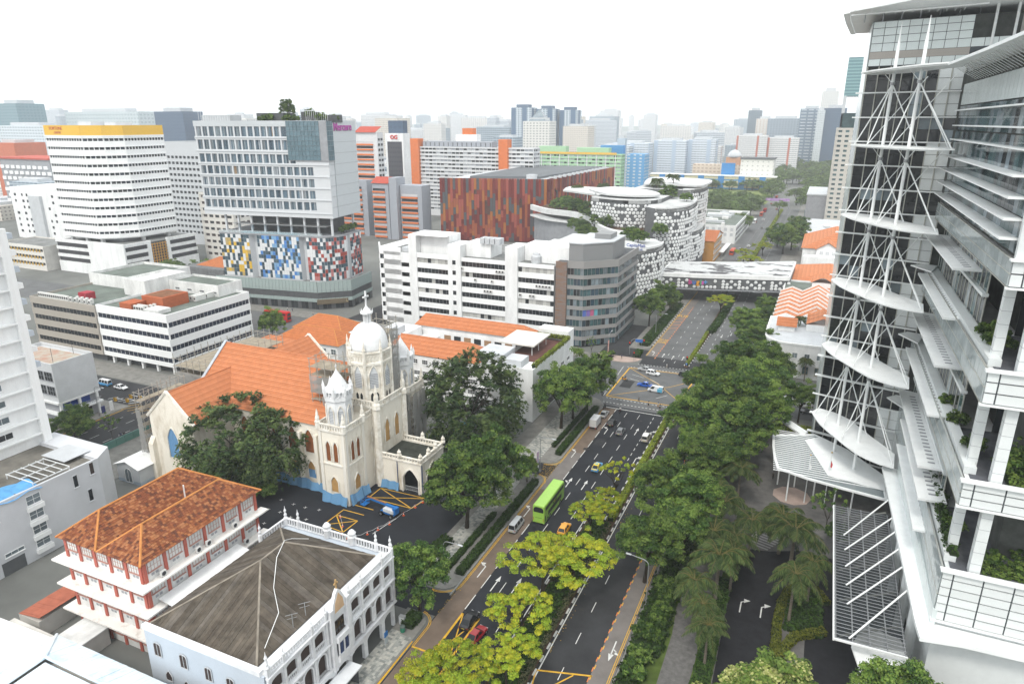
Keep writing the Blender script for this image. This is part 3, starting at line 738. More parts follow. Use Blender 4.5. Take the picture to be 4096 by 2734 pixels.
# parapet walks and pierced balustrade at the far end
rect_prism(T,'roof_gutter',W_-2.2,W_-0.3,0.3,D_-.3,12.9,13.1,WHITE2)
pb = MB()
def bal_run(p, q, z, h, n):
    p = Vector((*p,0)); q = Vector((*q,0)); d = (q-p); L = d.length; a = math.atan2(d.y,d.x); c0 = (p+q)/2
    pb.cbox((c0.x,c0.y,z+h),(L,0.3,0.16),a); pb.cbox((c0.x,c0.y,z+0.08),(L,0.3,0.16),a)
    for k in range(n):
        t = p+d*((k+.5)/n); pb.cbox((t.x,t.y,z+h/2),(L/n*0.42,0.2,h-.18),a)
bal_run((0.3,D_-.2),(W_-.3,D_-.2),13.0,1.3,40); bal_run((W_-.2,0.4),(W_-.2,12.2),13.0,0.9,26); bal_run((W_-.2,15.4),(W_-.2,D_-.4),13.0,0.9,26); bal_run((0.2,D_-6),(0.2,D_-.3),13.0,1.2,10)
for (x,y) in ((9.0,D_-.2),(14.0,D_-.2)): pb.lathe((x,y,13.0),[(0.6,0),(0.6,1.3),(0.75,1.4),(0.55,1.7),(0.7,2.1),(0.4,2.5),(0.15,2.7)],8)
for (x,y) in ((0.3,D_-.2),(3.0,D_-.2),(W_-.3,D_-.2),(W_-3,D_-.2),(0.2,D_-6),(W_-.2,0.4)): pb.lathe((x,y,13.0),[(0.35,0),(0.35,1.4),(0.2,1.6),(0.28,2.0),(0.12,2.3),(0.24,2.7),(0.08,3.1),(0.02,3.6)],6)
pb.build('parapet_balustrade', STONEW, T)
# dark roof in corrugated sheets
RX0,RX1,RY0,RY1,RZ = 0.15,W_-2.3,0.75,D_-1.5,13.15
A = (9.3,12.7,18.1); B = (9.3,17.6,18.1); acc = []
roof_slope(T,[(RX1,RY0,RZ),(RX1,RY1,RZ),B,A],'strip',CORR,0.62,0.05,acc=acc); roof_slope(T,[(RX0,RY0,RZ),(RX1,RY0,RZ),A],'strip',CORR,0.62,0.05,acc=acc)
roof_slope(T,[(RX0,RY1,RZ),(RX0,RY0,RZ),A,B],'strip',CORR,0.62,0.05,acc=acc); roof_slope(T,[(RX1,RY1,RZ),(RX0,RY1,RZ),B],'strip',CORR,0.62,0.05,acc=acc)
roof_flush(T,acc,'roof_sheet')
rc = mat('ridge_mortar',(0.26,0.23,0.19),noise=0.3)
ridge_caps(T,[(A,B),((RX0,RY0,RZ),A),((RX1,RY0,RZ),A),((RX0,RY1,RZ),B),((RX1,RY1,RZ),B)],0.16,rc)
b = MB(); pts=[(9.3,17.6,18.2),(10.6,14.5,17.7),(13.5,10.5,16.2),(16.5,8.0,14.9),(18.6,3.0,13.9)]; b.path([Vector(p)+Vector((0,0,.12)) for p in pts],[0.05]*5,4); b.path([(9.3,17.6,18.4),(8.0,20.5,16.6),(9.0,23,15.3)],[0.05]*3,4); b.build('roof_cable', WHITE, T)
# side wall windows
F2 = Face(T,(0,0),0.0)
for (u,z,w,h) in ((2.2,9.2,1.3,2.2),(7.0,9.0,1.3,2.2),(11.4,8.7,1.2,2.1),(15.2,8.4,1.3,2.2),(19.0,8.0,1.3,2.2)): window(T,F2,u,z,w,h,2,1,LGREY,SHUT,0.06,arched=0.6)
for (u,z) in ((3.6,5.6),(6.9,5.2),(10.6,4.6),(14.6,4.2)): window(T,F2,u,z,1.2,1.7,1,1,LGREY,SHUT,0.06,arched=1.4)
b = MB()
for y in (10.5,8.0): 
    b.tube((18.8,y,13.1),(18.8,y,15.6),0.05); b.tube((18.2,y-.6,15.5),(19.3,y+.6,15.5),0.04); b.tube((18.3,y-.5,14.9),(19.2,y+.5,14.9),0.03)
b.build('roof_antenna', METAL, T)

# ---- bus shelter, sign, bin on the pavement
t = thing('bus_shelter','white roofed bus shelter beside the arcaded building','bus shelter',(-53.6,56.0,0.12))
MB().prof([(-1.3,0,2.6),(1.0,0,2.75),(1.0,0,2.95),(-1.3,0,2.85)],(0,-8,0),(0,8,0)).build('roof', mat('shelter_white',(0.66,0.68,0.70),rough=0.4,noise=0.08), t)
for y in (-7,-2.3,2.3,7): MB().box(-1.1,-0.95,y-.08,y+.08,0,2.7).build('post', METAL, t)
for y in (-4.6,4.6): MB().box(-1.05,-0.99,y-1.8,y+1.8,0.4,2.2).build('back_panel', clearglass('shelter_glass',(0.3,0.34,0.36),0.5), t)
MB().box(-0.9,0.7,7.3,7.42,0.1,2.3).build('advert_panel', DGREY, t)
t = thing('bus_stop_sign','tall blue and grey bus stop panel on the tiled pavement','sign',(-53.4,71.2,0.12))
for y in (-.35,.35): MB().tube((0,y,0),(0,y,2.9),0.05).build('post', METAL, t)
MB().box(-.05,.05,-.42,.42,2.0,2.9).build('sign_head', mat('sign_blue',(0.04,0.16,0.42),noise=0.05), t); MB().box(-.045,.045,-.4,.4,0.7,2.0).build('timetable_board', mat('sign_grey',(0.40,0.44,0.46),noise=0.15,scale=3), t)
t = thing('litter_bin','green round litter bin beside the hedge island','bin',(-53.0,75.1,0.12))
MB().lathe((0,0,0),[(0.34,0),(0.4,0.05),(0.42,0.85),(0.44,0.9)],12).build('body', mat('bin_green',(0.03,0.16,0.10),rough=0.5), t); MB().lathe((0,0,0.9),[(0.45,0),(0.44,0.12),(0.30,0.25)],12).build('lid', mat('bin_lid',(0.10,0.13,0.12)), t)
t = thing('utility_cabinet','grey utility cabinet behind the green bin','cabinet',(-54.0,76.6,0.12)); MB().box(-.5,.5,-.3,.3,0,1.5).build('body', LGREY, t); MB().box(-.52,.52,-.32,.32,1.5,1.58).build('cap', METAL, t)

# ---- tiled white house with red pilasters
TILE = [mat('terracotta_tile_%d'%i, c, rough=0.8, noise=0.25, scale=1.5) for i,c in enumerate(((0.25,0.085,0.036),(0.31,0.12,0.05),(0.20,0.066,0.032),(0.13,0.048,0.03),(0.35,0.15,0.068),(0.22,0.075,0.035)))]
ORTILE = mat('ridge_orange', (0.52,0.22,0.07), noise=0.2, scale=1.0)
PILR = mat('pilaster_red', (0.42,0.12,0.09), noise=0.12); MOSSW = mat('ledge_white_stained', (0.66,0.64,0.61), c2=(0.40,0.35,0.29), noise=0.3, scale=0.45, stretch=(1,1,1))
MOSSW.node_tree.nodes['Color Ramp'].color_ramp.elements[0].position = 0.22; MOSSW.node_tree.nodes['Color Ramp'].color_ramp.elements[1].position = 0.45
T = thing('tiled_house','four storey white house with red pilasters and orange clay tile roof','house',(-101.3,55.2,0))
W_, D_ = 17.2, 22.4
rect_prism(T,'wall',0,W_,0,D_,0,16.8,WHITE2)
FS = Face(T,(0,0),0.0); FE = Face(T,(W_,0),PI/2)
LOUV=mat('white_louvre',(0.62,0.62,0.60),noise=0.1,island=0.15)
wf = mat('window_frame_pink',(0.45,0.26,0.22),noise=0.1)
for i,z in enumerate((4.0,8.7,13.0)):
    b = MB(); b.box(-1.5,W_+1.7,-1.7,0,z-0.05,z+0.22); b.box(W_,W_+1.7,0,D_+1,z-0.05,z+0.22); b.box(-1.5,0,0,D_,z-.05,z+.22); b.build('ledge', MOSSW, T)
for F,w,n in ((FS,W_,5),(FE,D_,6)):
    for k in range(n+1):
        u = 0.0+k*w/n; u = min(max(u,0.27),w-.27)
        for z0,z1 in ((0,3.9),(4.3,8.6),(9.0,12.9),(13.3,16.75)): pieces(T,'pilaster',[F.bx(u-.27,u+.27,z0,z1,0.002,0.22,PILR)])
    for k in range(n):
        u = (k+.5)*w/n
        for z in (1.6,6.4,10.9,14.7): window(T,F,u,z,2.2,1.7,4,2,wf,LOUV,0.05,fw=0.06); 
        for z in (5.7,10.2,14.1): pieces(T,'vent',[F.bx(u-.6,u-.1,z-.25,z+.15,0.01,0.03,MGREY),F.bx(u+.1,u+.6,z-.25,z+.15,0.01,0.03,MGREY)])
acc=[]
Z0,Z1=16.85,20.2
for (x0,x1) in ((-0.7,8.4),(8.7,W_+.8)):
    xm=(x0+x1)/2; y0,y1=-0.8,D_+.8
    a=(xm,y0+4.6,Z1); b_=(xm,y1-4.6,Z1)
    for P in ([(x1,y0,Z0),(x1,y1,Z0),b_,a],[(x0,y0,Z0),(x1,y0,Z0),a],[(x0,y1,Z0),(x0,y0,Z0),a,b_],[(x1,y1,Z0),(x0,y1,Z0),b_]): roof_slope(T,P,'tile',TILE,(0.44,0.42),0.07,acc=acc)
    ridge_caps(T,[(a,b_),((x1,y0,Z0),a),((x0,y0,Z0),a),((x0,y1,Z0),b_),((x1,y1,Z0),b_)],0.19,ORTILE)
roof_flush(T,acc,'roof_tile')
rect_prism(T,'valley_gutter',8.38,8.72,-.6,D_+.6,16.7,16.95,DGREY)
b = MB(); b.tube((8.55,15.5,17),(8.55,15.5,19.6),0.12,n=8); b.build('vent_pipe',WHITE,T)
sl = MB(); sl.prof([(W_+0.3,8,9.6),(W_+7.2,8,8.4),(W_+7.2,8,8.55),(W_+0.3,8,9.75)],(0,-6.5,0),(0,9,0)); o = tag(sl.build('lean_to_roof', WHITE), 'white sheet lean-to roof between tiled house and dark roofed building','roof'); o.location=(-101.3,55.2,0)
for k,(y,z) in enumerate(((2.5,13.22),(9.0,13.22),(11,13.22),(16.5,13.22),(18.5,8.92))):
    ac_unit((-101.3+W_+0.9,55.2+y,z),PI/2,'white air conditioner unit on the ledge of tiled house','ledge air conditioners',0.9,0.4,1.0)
for k,(x,y) in enumerate(((1.2,D_+1.0),(2.6,D_+1.2),(0,D_+.9))): ac_unit((-103+x,55.2+y+0.8,13.22),0,'large white air conditioner behind the tiled house roof','rear air conditioners',1.6,0.8,1.9)

# ---- grey white flat roofed block left of the tiled house
GW = mat('pale_grey_render',(0.56,0.575,0.60),noise=0.1,scale=0.12)
T = thing('flat_block','pale grey five storey block with blue tarpaulin on its flat roof','building',(-146.0,30.0,0))
rect_prism(T,'wall',0,20.0,0,48.0,0,13.4,GW)
b=MB(); b.prism([(0,48),(20,48),(17.0,52.5),(0,52.5)],0,14.0); b.build('end_wall',GW,T)
rect_prism(T,'roof',0.4,19.6,0.4,47.8,13.4,13.45,mat('stained_roof',(0.17,0.16,0.14),noise=0.5,scale=0.2))
b=MB(); b.box(19.6,20.05,0,48.0,13.38,14.1); b.build('parapet',GW,T)
F=Face(T,(20.0,0),PI/2)
for u,z in ((35.0,11.0),(35.0,8.0),(35.0,5.0),(35.0,2.2)): window(T,F,u,z,2.6,1.9,2,2,WHITE,GLASSL,0.02); pieces(T,'sill_box',[F.bx(u-1.5,u+1.5,z-1.1,z-.2,0,0.55,WHITE)])
for u,z,w,h,n in ((16,4.8,5.0,1.5,5),(16,1.8,5.0,1.5,4),(26,7.6,2.2,1.7,2),(19,7.5,2.2,1.7,2),(26,4.2,2.2,1.7,2),(22,5.6,2.2,1.2,2),(28,10.6,1.8,1.6,2),(30,3.4,3.4,0.8,3)): window(T,F,u,z,w,h,n,1,WHITE,GLASSL if n<4 else GLASSD,0.02)
for u,z in ((43,10.2),(45.3,6.0),(46.5,11.3)): window(T,F,u,z,1.0,2.6,1,1,GW,GLASSD if z<11 else SHUT,0.02)
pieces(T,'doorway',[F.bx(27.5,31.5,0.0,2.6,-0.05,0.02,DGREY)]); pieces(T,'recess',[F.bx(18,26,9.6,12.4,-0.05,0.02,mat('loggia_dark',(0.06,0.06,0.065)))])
b=MB()
for k in range(9): 
    for j in range(5):
        f=lambda i,jj: 13.7+0.5*math.sin(i*1.3+jj)*0.6+(0.5 if jj in(1,2) else 0)
        b.quad((14.4+j*1.2,26+k*1.2,f(k,j)),(15.6+j*1.2,26+k*1.2,f(k,j+1)),(15.6+j*1.2,27.2+k*1.2,f(k+1,j+1)),(14.4+j*1.2,27.2+k*1.2,f(k+1,j)))
tag(b.build('tarpaulin',mat('tarpaulin_blue',(0.12,0.34,0.62),noise=0.2),smooth=True),'blue tarpaulin spread over the flat block roof edge','tarpaulin').location=(-146,30,0)
b=MB()
for k in range(6): b.box(11,19,36+k*1.4,36.12+k*1.4,14.4,14.55)
for x in (11,15,18.9): b.box(x,x+.12,36,43.1,14.2,14.4)
for x in (11.1,18.9):
    for y in (36.1,43): b.box(x-.06,x+.06,y-.06,y+.06,13.4,14.2)
b.build('roof_trellis',STEELW,T); rect_prism(T,'skylight_sheet',9.0,16,44,49.5,14.2,14.3,LGREY)

# ---- tall white ledged tower at the left edge
T = thing('ledged_tower','tall white tower with shallow ledges at every floor','tower',(-175.0,34.0,0))
rect_prism(T,'wall',0,31.0,0,46.0,0,58,WHITE)
F=Face(T,(31.0,0),PI/2)
for k in range(17):
    z=3.4*k+2.2; pieces(T,'ledge',[F.bx(0,46,z,z+.35,0,0.7,WHITE)])
    for u in (6,14,22,30,38):
        if RN.random()<.65: window(T,F,u,z+1.2,3.0,1.4,2,1,WHITE,GLASSL if RN.random()<.6 else GLASSD,0.02)
pieces(T,'corner_fin',[F.bx(44.6,46.2,0,58.5,0,1.0,WHITE)])
FN=Face(T,(31.0,46.0),PI)
for k in range(9): z=30+k*3.3; b=MB(); b.box(24,31.6,46,47.4,z,z+1.1); b.build('balcony',WHITE if k%2 else BLUEG,T)
# ---- corner roof bottom left
BLR = mat('pale_blue_metal_roof',(0.60,0.66,0.70),c2=(0.30,0.48,0.66),rough=0.45,noise=0.2,scale=0.22)
BLR.node_tree.nodes['Color Ramp'].color_ramp.elements[0].position=0.25; BLR.node_tree.nodes['Color Ramp'].color_ramp.elements[1].position=0.5
T = thing('metal_roof_hall','low hall with faded pale blue metal roof at the lane','building',(-90,30,0))
rect_prism(T,'wall',-2.4,28,-20,16.2,0,7.3,OFFW)
acc=[]
roof_slope(T,[(29,17,7.4),(-3.4,17,7.4),(1.4,12.6,8.9),(29,12.6,8.9)],'strip',BLR,0.8,0.04,acc=acc)
roof_slope(T,[(-3.4,17,7.4),(-3.4,-22,7.4),(1.4,-22,8.9),(1.4,12.6,8.9)],'strip',BLR,0.8,0.04,acc=acc)
roof_slope(T,[(1.8,-22,8.5),(29,-22,8.5),(29,12.2,8.5),(1.8,12.2,8.5)],'strip',BLR,1.2,0.04,acc=acc)
roof_flush(T,acc,'roof_sheet')
ridge_caps(T,[((1.4,12.6,8.9),(29,12.6,8.9)),((1.4,12.6,8.9),(1.4,-22,8.9)),((-3.4,17,7.45),(1.4,12.6,8.95))],0.22,BLR)
T = thing('white_roof_shed','low building with white flat sheet roof beside the mossy wall','building',(-112,30,0)); rect_prism(T,'wall',0.4,18,-20,16.6,0,5.2,OFFW); roof_slope(T,[(0,17,5.3),(0,-20,5.3),(18.3,-20,6.4),(18.3,17,6.4)],'strip',WHITE,1.3,0.04,name='roof_sheet')
# ---- sheds in the lane between
T = thing('lane_shed','small shed with red sheet roof beside the tiled house','shed',(-109.5,50.5,0))
rect_prism(T,'wall',0,5,0,18,0,3.0,OFFW); roof_slope(T,[(0,18,3.0),(0,0,3.0),(5.4,0,3.9),(5.4,18,3.9)],'strip',[mat('red_sheet',(0.40,0.13,0.08),noise=0.2)],0.8,0.04,name='roof_sheet')
T = thing('lane_wall','old mossy wall with white render along the lane','wall',(-107,48.0,0)); rect_prism(T,'wall',0,15,0,0.6,0,4.2,mat('mossy_wall',(0.28,0.27,0.23),c2=(0.05,0.06,0.04),noise=0.5,scale=0.8)); rect_prism(T,'coping',-.05,15.05,-.08,0.68,4.2,4.4,OFFW)
T = thing('rear_yard_annex','white single storey annex with flat roof behind the tiled house','building',(-98.5,49.2,0)); rect_prism(T,'wall',0,5,0,5.0,0,3.0,OFFW); rect_prism(T,'roof',-.2,5.2,-.2,5.2,3.0,3.2,WHITE2)
# ================================================================= church
STONE = mat('church_stone',(0.70,0.66,0.58),c2=(0.50,0.43,0.32),noise=0.3,scale=0.30,stretch=(1,1,0.4))
STONE.node_tree.nodes['Color Ramp'].color_ramp.elements[0].position=0.24; STONE.node_tree.nodes['Color Ramp'].color_ramp.elements[1].position=0.52
STONE2 = mat('church_trim',(0.76,0.74,0.69),c2=(0.60,0.55,0.46),noise=0.25,scale=0.8)
DOMEW = mat('dome_white',(0.74,0.75,0.76),noise=0.12,scale=0.6)
PLYR = mat('boarding_brown',(0.24,0.085,0.03),noise=0.2,scale=0.8); PLYO = mat('boarding_ochre',(0.50,0.30,0.12),noise=0.15,scale=0.8)
BOARDB = mat('boarding_blue',(0.14,0.30,0.52),noise=0.2,scale=1.0,stretch=(4,4,0.3)); LOUVW = mat('louvre_white',(0.62,0.64,0.66),noise=0.1)
ORROOF = [mat('orange_tile_%d'%i,c,rough=0.8,noise=0.12,scale=0.7) for i,c in enumerate(((0.50,0.19,0.085),(0.46,0.17,0.075),(0.53,0.21,0.10)))]
NET = clearglass('scaffold_net',(0.33,0.33,0.32),0.72); NET.node_tree.nodes['Principled BSDF'].inputs['Roughness'].default_value=0.9; NET.node_tree.nodes['Principled BSDF'].inputs['Specular IOR Level'].default_value=0.0
POLE = mat('scaffold_pole',(0.36,0.34,0.30),noise=0.2)
BTARP = clearglass('blue_sheeting',(0.16,0.36,0.60),0.9)
T = thing('church','pale stone gothic church with orange tiled roof and white domed tower','church',(-131.0,118.0,0))
AX = 0.0                                           # local: x along nave toward the street, y across
def fan(F, uc, w, zb, zs, rise, d, m, name, pointed=True, trim=0.16):
    b = MB(); arch_fill(b,F,uc,w,zb,zs,rise,d,pointed); o = b.build(name, m, T)
    if trim:
        c = MB(); arch_trim(c,F,uc,w,zb,zs,rise,d+0.12,trim,pointed); q = c.build('window_surround', STONE2, o)
    return o
# nave body
rect_prism(T,'nave_wall',0,40,-12,12,0,16.0,STONE)
b = MB(); b.poly([(0,-12,16),(0,12,16),(0,0,26)]); b.poly([(40,12,16),(40,-12,16),(40,0,25.6)]); b.build('gable_wall', STONE, T)
acc=[]
roof_slope(T,[(0.3,-12.5,15.7),(40.2,-12.5,15.7),(40.2,0,26.0),(0.3,0,26.0)],'course',ORROOF,0.42,0.07,acc=acc)
roof_slope(T,[(40.2,12.5,15.7),(0.3,12.5,15.7),(0.3,0,26),(40.2,0,26)],'course',ORROOF,0.42,0.07,acc=acc)
# near transept roof
TX=6.0; HW=6.6
for sgn in (-1,1):
    y1 = -23.2*1 if sgn<0 else 23.2
    rect_prism(T,'transept_wall',TX-HW,TX+HW,min(0,y1),max(0,y1),0,15.9,STONE)
    b=MB(); b.poly([(TX-HW,y1,15.9),(TX+HW,y1,15.9),(TX,y1,22.0)]); b.poly([(TX-HW,y1+.6*(-sgn),15.9),(TX+HW,y1+.6*(-sgn),15.9),(TX,y1+.6*(-sgn),22.0)]); b.build('transept_gable',STONE,T)
    zr=22.0; yr=-sgn*0  # ridge meets nave roof
    ym = sgn*(12.5*(26-22.0)/(26-15.7)); ye = sgn*12.3
    E_=(TX+HW+.3); W_=(TX-HW-.3)
    p1=[(E_,y1,15.6),(E_,ye,15.6),(TX,ym,zr),(TX,y1,zr)]; p2=[(W_,ye,15.6),(W_,y1,15.6),(TX,y1,zr),(TX,ym,zr)]
    if sgn>0: p1=[p1[1],p1[0],p1[3],p1[2]]; p2=[p2[1],p2[0],p2[3],p2[2]]
    for P in (p1,p2): roof_slope(T,P,'course',ORROOF,0.42,0.07,acc=acc)
    b=MB()
    for q in (-1,1):
        b.tube((TX,y1,22.35),(TX+q*(HW+.5),y1,15.6),0.36,n=5)
    b.build('gable_coping',STONE2,T)
roof_flush(T,acc,'tile_course')
b=MB(); b.tube((0.1,0,26.4),(0.1,-12.6,15.9),0.38,n=5); b.tube((0.1,0,26.4),(0.1,12.6,15.9),0.38,n=5); b.build('gable_coping',mat('coping_blue_grey',(0.48,0.54,0.60)),T)
ridge_caps(T,[((0,0,26.1),(40,0,26.1)),((TX,-23.2,22.1),(TX,-4.9,22.1))],0.14,ORROOF[2])
FS=Face(T,(TX-HW,-23.2),0.0); fan(FS,HW,3.3,6.4,11.2,2.6,0.03,BOARDB,'boarded_window'); 
for u in (0.2,2*HW-.2): b=MB(); b.prism([FS.at(u-.7,0),FS.at(u-.7,1.1),FS.at(u+.7,1.1),FS.at(u+.7,0)],0,9); b.prof([(*FS.at(u-.7,0),9),(*FS.at(u-.7,1.1),9),(*FS.at(u-.7,0),10.6)],(0,0,0),(1.4,0,0)); b.build('buttress',STONE,T)
FE_=Face(T,(TX+HW,-23.2),PI/2)
FN_=Face(T,(TX+HW,-12.0),0.0)
for k,u in enumerate((3.6,8.2,12.8,17.4,22.0)):
    fan(FN_,u,2.5,8.6,12.2,2.0,0.03,PLYR,'boarded_window'); fan(FN_,u,2.0,3.6,5.2,1.3,0.03,PLYO,'boarded_window')
    pieces(T,'blue_board',[FN_.bx(u-.95,u+.95,2.4,4.4,0.05,0.1,BOARDB)])
    pieces(T,'buttress',[FN_.bx(u+1.9,u+2.7,0,13.4,0,0.9,STONE)])
# front (faces the street at x=47)
def tower_shaft(x0,x1,y0,y1,z0,z1,m,name='tower_shaft'): return rect_prism(T,name,x0,x1,y0,y1,z0,z1,m)
tower_shaft(37.5,46.4,-9.0,9.0,0,17.0,STONE,'front_wall')
FX=Face(T,(46.4,-9.0),PI/2)
for y0 in (-15.3,8.8):
    tower_shaft(40.2,46.8,y0,y0+6.5,0,17.0,STONE)
    xc,yc=43.5,y0+3.25
    b=MB(); b.box(39.9,47.1,y0-.3,y0+6.8,16.6,17.1); b.box(40.0,47.0,y0-.2,y0+6.7,8.9,9.2)
    for k in range(11):
        for (p,q) in (((40.1+k*.66,y0-.1),0),((46.9,y0+k*.64),0),((40.1,y0+k*.64),0)): b.cbox((p[0],p[1],17.6),(0.3,0.3,0.95))
    b.box(39.9,47.1,y0-.25,y0+.1,18.0,18.3); b.box(46.75,47.1,y0+.1,y0+6.7,18.0,18.3); b.box(39.9,40.25,y0+.1,y0+6.7,18.0,18.3); b.build('parapet',STONE2,T)
    for (px,py) in ((40.2,y0),(46.8,y0),(46.8,y0+6.5),(40.2,y0+6.5)): MB().lathe((px,py,16.9),[(0.55,0),(0.6,1.5),(0.7,1.6),(0.45,1.9),(0.5,2.4),(0.25,3.1),(0.3,3.3),(0.06,4.4)],6).build('pinnacle',STONE2,T)
    b=MB(); b.lathe((xc,yc,17.0),[(2.75,0),(2.75,6.0),(3.05,6.2),(3.05,7.2),(2.7,7.2)],8,PI/8); b.build('belfry',DOMEW,T)
    b=MB()
    for k in range(24):
        a=2*PI*k/24; b.cbox((xc+2.85*math.cos(a),yc+2.85*math.sin(a),24.7),(0.2,0.2,0.9))
    b.lathe((xc,yc,25.1),[(3.0,0),(3.0,0.22)],8,PI/8); b.build('belfry_parapet',DOMEW,T)
    MB().lathe((xc,yc,24.2),[(2.6,0),(2.5,0.8),(1.9,2.2),(1.2,3.4),(0.6,4.3),(0.25,4.9),(0.05,5.4)],8,PI/8).build('cupola',DOMEW,T,smooth=False)
    c=MB(); c.box(xc-.06,xc+.06,yc-.06,yc+.06,29.4,30.6); c.box(xc-.05,xc+.05,yc-.3,yc+.3,30.1,30.25); c.build('cross',DOMEW,T)
    for k in range(8):
        a=2*PI*k/8; MB().lathe((xc+3.0*math.cos(a+PI/8),yc+3.0*math.sin(a+PI/8),24.2),[(0.28,0),(0.28,1.6),(0.35,1.7),(0.12,2.5),(0.02,3.0)],5).build('pinnacle',DOMEW,T)
        w=2*2.75*math.sin(PI/8); Fk=Face(T,(xc+2.75*math.cos(a-PI/8),yc+2.75*math.sin(a-PI/8)),a+PI/2)
        o=fan(Fk,w/2,1.25,18.2,20.9,1.2,0.03,LOUVW,'louvre_window',trim=0.11)
        l=MB()
        for q in range(8): x,y=Fk.at(w/2,0.06); l.cbox((x,y,18.5+q*.34),(1.1,0.1,0.09),Fk.a)
        l.build('louvre_slats',MGREY,o)
    FA=Face(T,(40.2,y0),0.0); FB=Face(T,(46.8,y0),PI/2)
    for F,w in ((FA,6.6),(FB,6.5)):
        for u in (w/2-.95,w/2+.95): fan(F,u,1.15,9.8,13.4,1.1,0.04,PLYR,'boarded_window',trim=0.13)
        fan(F,w/2,1.9,2.6,5.0,1.3,0.04,PLYO,'boarded_window',trim=0.16)
        for u in (0.35,w-.35): pieces(T,'corner_strip',[F.bx(u-.4,u+.4,0,16.5,0,0.22,STONE2)])
    for z in (1.0,):
        n=10; b=MB()
        for F,w in ((FA,6.6),(FB,6.5)):
            for k in range(n):
                u0=w*k/n; u1=w*(k+1)/n; d=lambda q:0.32+0.14*math.sin(q*2.3)+0.1*math.sin(q*5)
                h=lambda q:2.3+0.35*math.sin(q*1.7+1)
                b.quad((*F.at(u0,d(u0)+.5),0.05),(*F.at(u1,d(u1)+.5),0.05),(*F.at(u1,d(u1)),h(u1)),(*F.at(u0,d(u0)),h(u0)))
        b.build('blue_sheeting',BTARP,T,smooth=True)
fan(FX,4.6,2.2,9.4,13.0,1.9,0.04,PLYR,'boarded_window'); fan(FX,13.4,2.2,9.4,13.0,1.9,0.04,PLYO,'boarded_window'); fan(FX,4.6,2.0,1.2,5.4,1.8,0.04,LOUVW,'side_door'); fan(FX,13.4,2.0,1.2,5.4,1.8,0.04,LOUVW,'side_door')
# central tower
tower_shaft(38.0,48.0,-5.2,5.2,0,19.0,STONE)
FC=Face(T,(48.0,-5.2),PI/2)
fan(FC,3.3,1.8,9.6,13.6,1.6,0.04,PLYO,'boarded_window'); fan(FC,7.1,1.8,9.6,13.6,1.6,0.04,PLYO,'boarded_window')
for y in (-5.2,5.2):
    for x in (38.2,48.0): MB().lathe((x,y,0),[(0.9,0),(0.8,18.4),(1.0,18.6),(0.9,19.6),(0.55,20.0),(0.6,21.4),(0.35,22.2),(0.4,22.6),(0.06,24.2)],6).build('pinnacle',STONE2,T)
b=MB(); b.box(37.6,48.4,-5.6,5.6,18.6,19.1)
for k in range(14): b.cbox((48.2,-5+k*.77,19.6),(0.25,0.3,0.9)); b.cbox((38.4+k*.74,-5.4,19.6),(0.3,0.25,0.9))
b.box(48.05,48.4,-5.5,5.5,20.0,20.25); b.box(37.7,48.05,-5.5,-5.15,20.0,20.25); b.build('parapet',STONE2,T)
for y0 in (-9.2,5.3):
    b=MB(); b.box(46.0,46.8,y0,y0+3.9,16.9,17.4); b.box(46.45,46.75,y0,y0+3.9,18.2,18.45)
    for k in range(6): b.cbox((46.6,y0+.3+k*.66,17.8),(0.25,0.28,0.9))
    b.build('front_balustrade',STONE2,T)
xc,yc=43.2,0.0
MB().lathe((xc,yc,19.0),[(4.7,0),(4.7,8.6),(5.0,8.8),(5.0,9.3),(4.75,9.4),(4.75,11.3),(5.0,11.4),(5.0,11.7),(4.5,11.7)],8,PI/8).build('octagon_drum',STONE2,T)
w=2*4.7*math.sin(PI/8)
for k in range(8):
    a=2*PI*k/8; Fk=Face(T,(xc+4.7*math.cos(a-PI/8),yc+4.7*math.sin(a-PI/8)),a+PI/2)
    o=fan(Fk,w/2,2.0,22.4,25.6,2.0,0.04,LOUVW,'louvre_window',trim=0.15); l=MB()
    for q in range(9): x,y=Fk.at(w/2,0.08); l.cbox((x,y,22.7+q*.38),(1.8,0.12,0.1),Fk.a)
    l.build('louvre_slats',MGREY,o)
    for u in (w/2-.55,w/2+.55): fan(Fk,u,0.8,19.4,20.9,0.6,0.04,GLASSD,'lancet',trim=0.08)
    Fq=Face(T,(xc+4.78*math.cos(a-PI/8),yc+4.78*math.sin(a-PI/8)),a+PI/2)
    ar=MB()
    for q in range(5): arch_trim(ar,Fq,w/10+q*w/5,0.5,28.6,29.6,0.35,0.05,0.06,True)
    ar.build('blind_arcade',STONE2,T)
    MB().lathe((xc+4.75*math.cos(a+PI/8),yc+4.75*math.sin(a+PI/8),19),[(0.36,0),(0.32,9),(0.4,9.2),(0.36,12.0),(0.45,12.2),(0.2,12.9),(0.24,13.3),(0.04,14.6)],5).build('pinnacle',STONE2,T)
dome=[(4.3,0)]+[(4.35*math.cos(t)**0.85 if t<1.5 else 0.5,5.6*math.sin(t)) for t in [0.1,0.3,0.5,0.7,0.9,1.1,1.25,1.36,1.45]]
MB().lathe((xc,yc,30.7),dome,24).build('dome',DOMEW,T,smooth=True)
b=MB()
for k in range(8): a=2*PI*k/8; b.tube((xc+0.75*math.cos(a),yc+0.75*math.sin(a),36.1),(xc+0.75*math.cos(a),yc+0.75*math.sin(a),38.3),0.13,n=5)
b.lathe((xc,yc,36.0),[(1.0,0),(1.0,0.25)],12); b.lathe((xc,yc,36.2),[(0.5,0),(0.5,2.0)],8); b.build('lantern',DOMEW,T)
MB().lathe((xc,yc,38.3),[(1.35,0),(1.4,0.35),(0.95,0.6),(0.45,1.3),(0.2,1.7),(0.1,2.0)],8).build('lantern_cap',DOMEW,T)
b=MB()
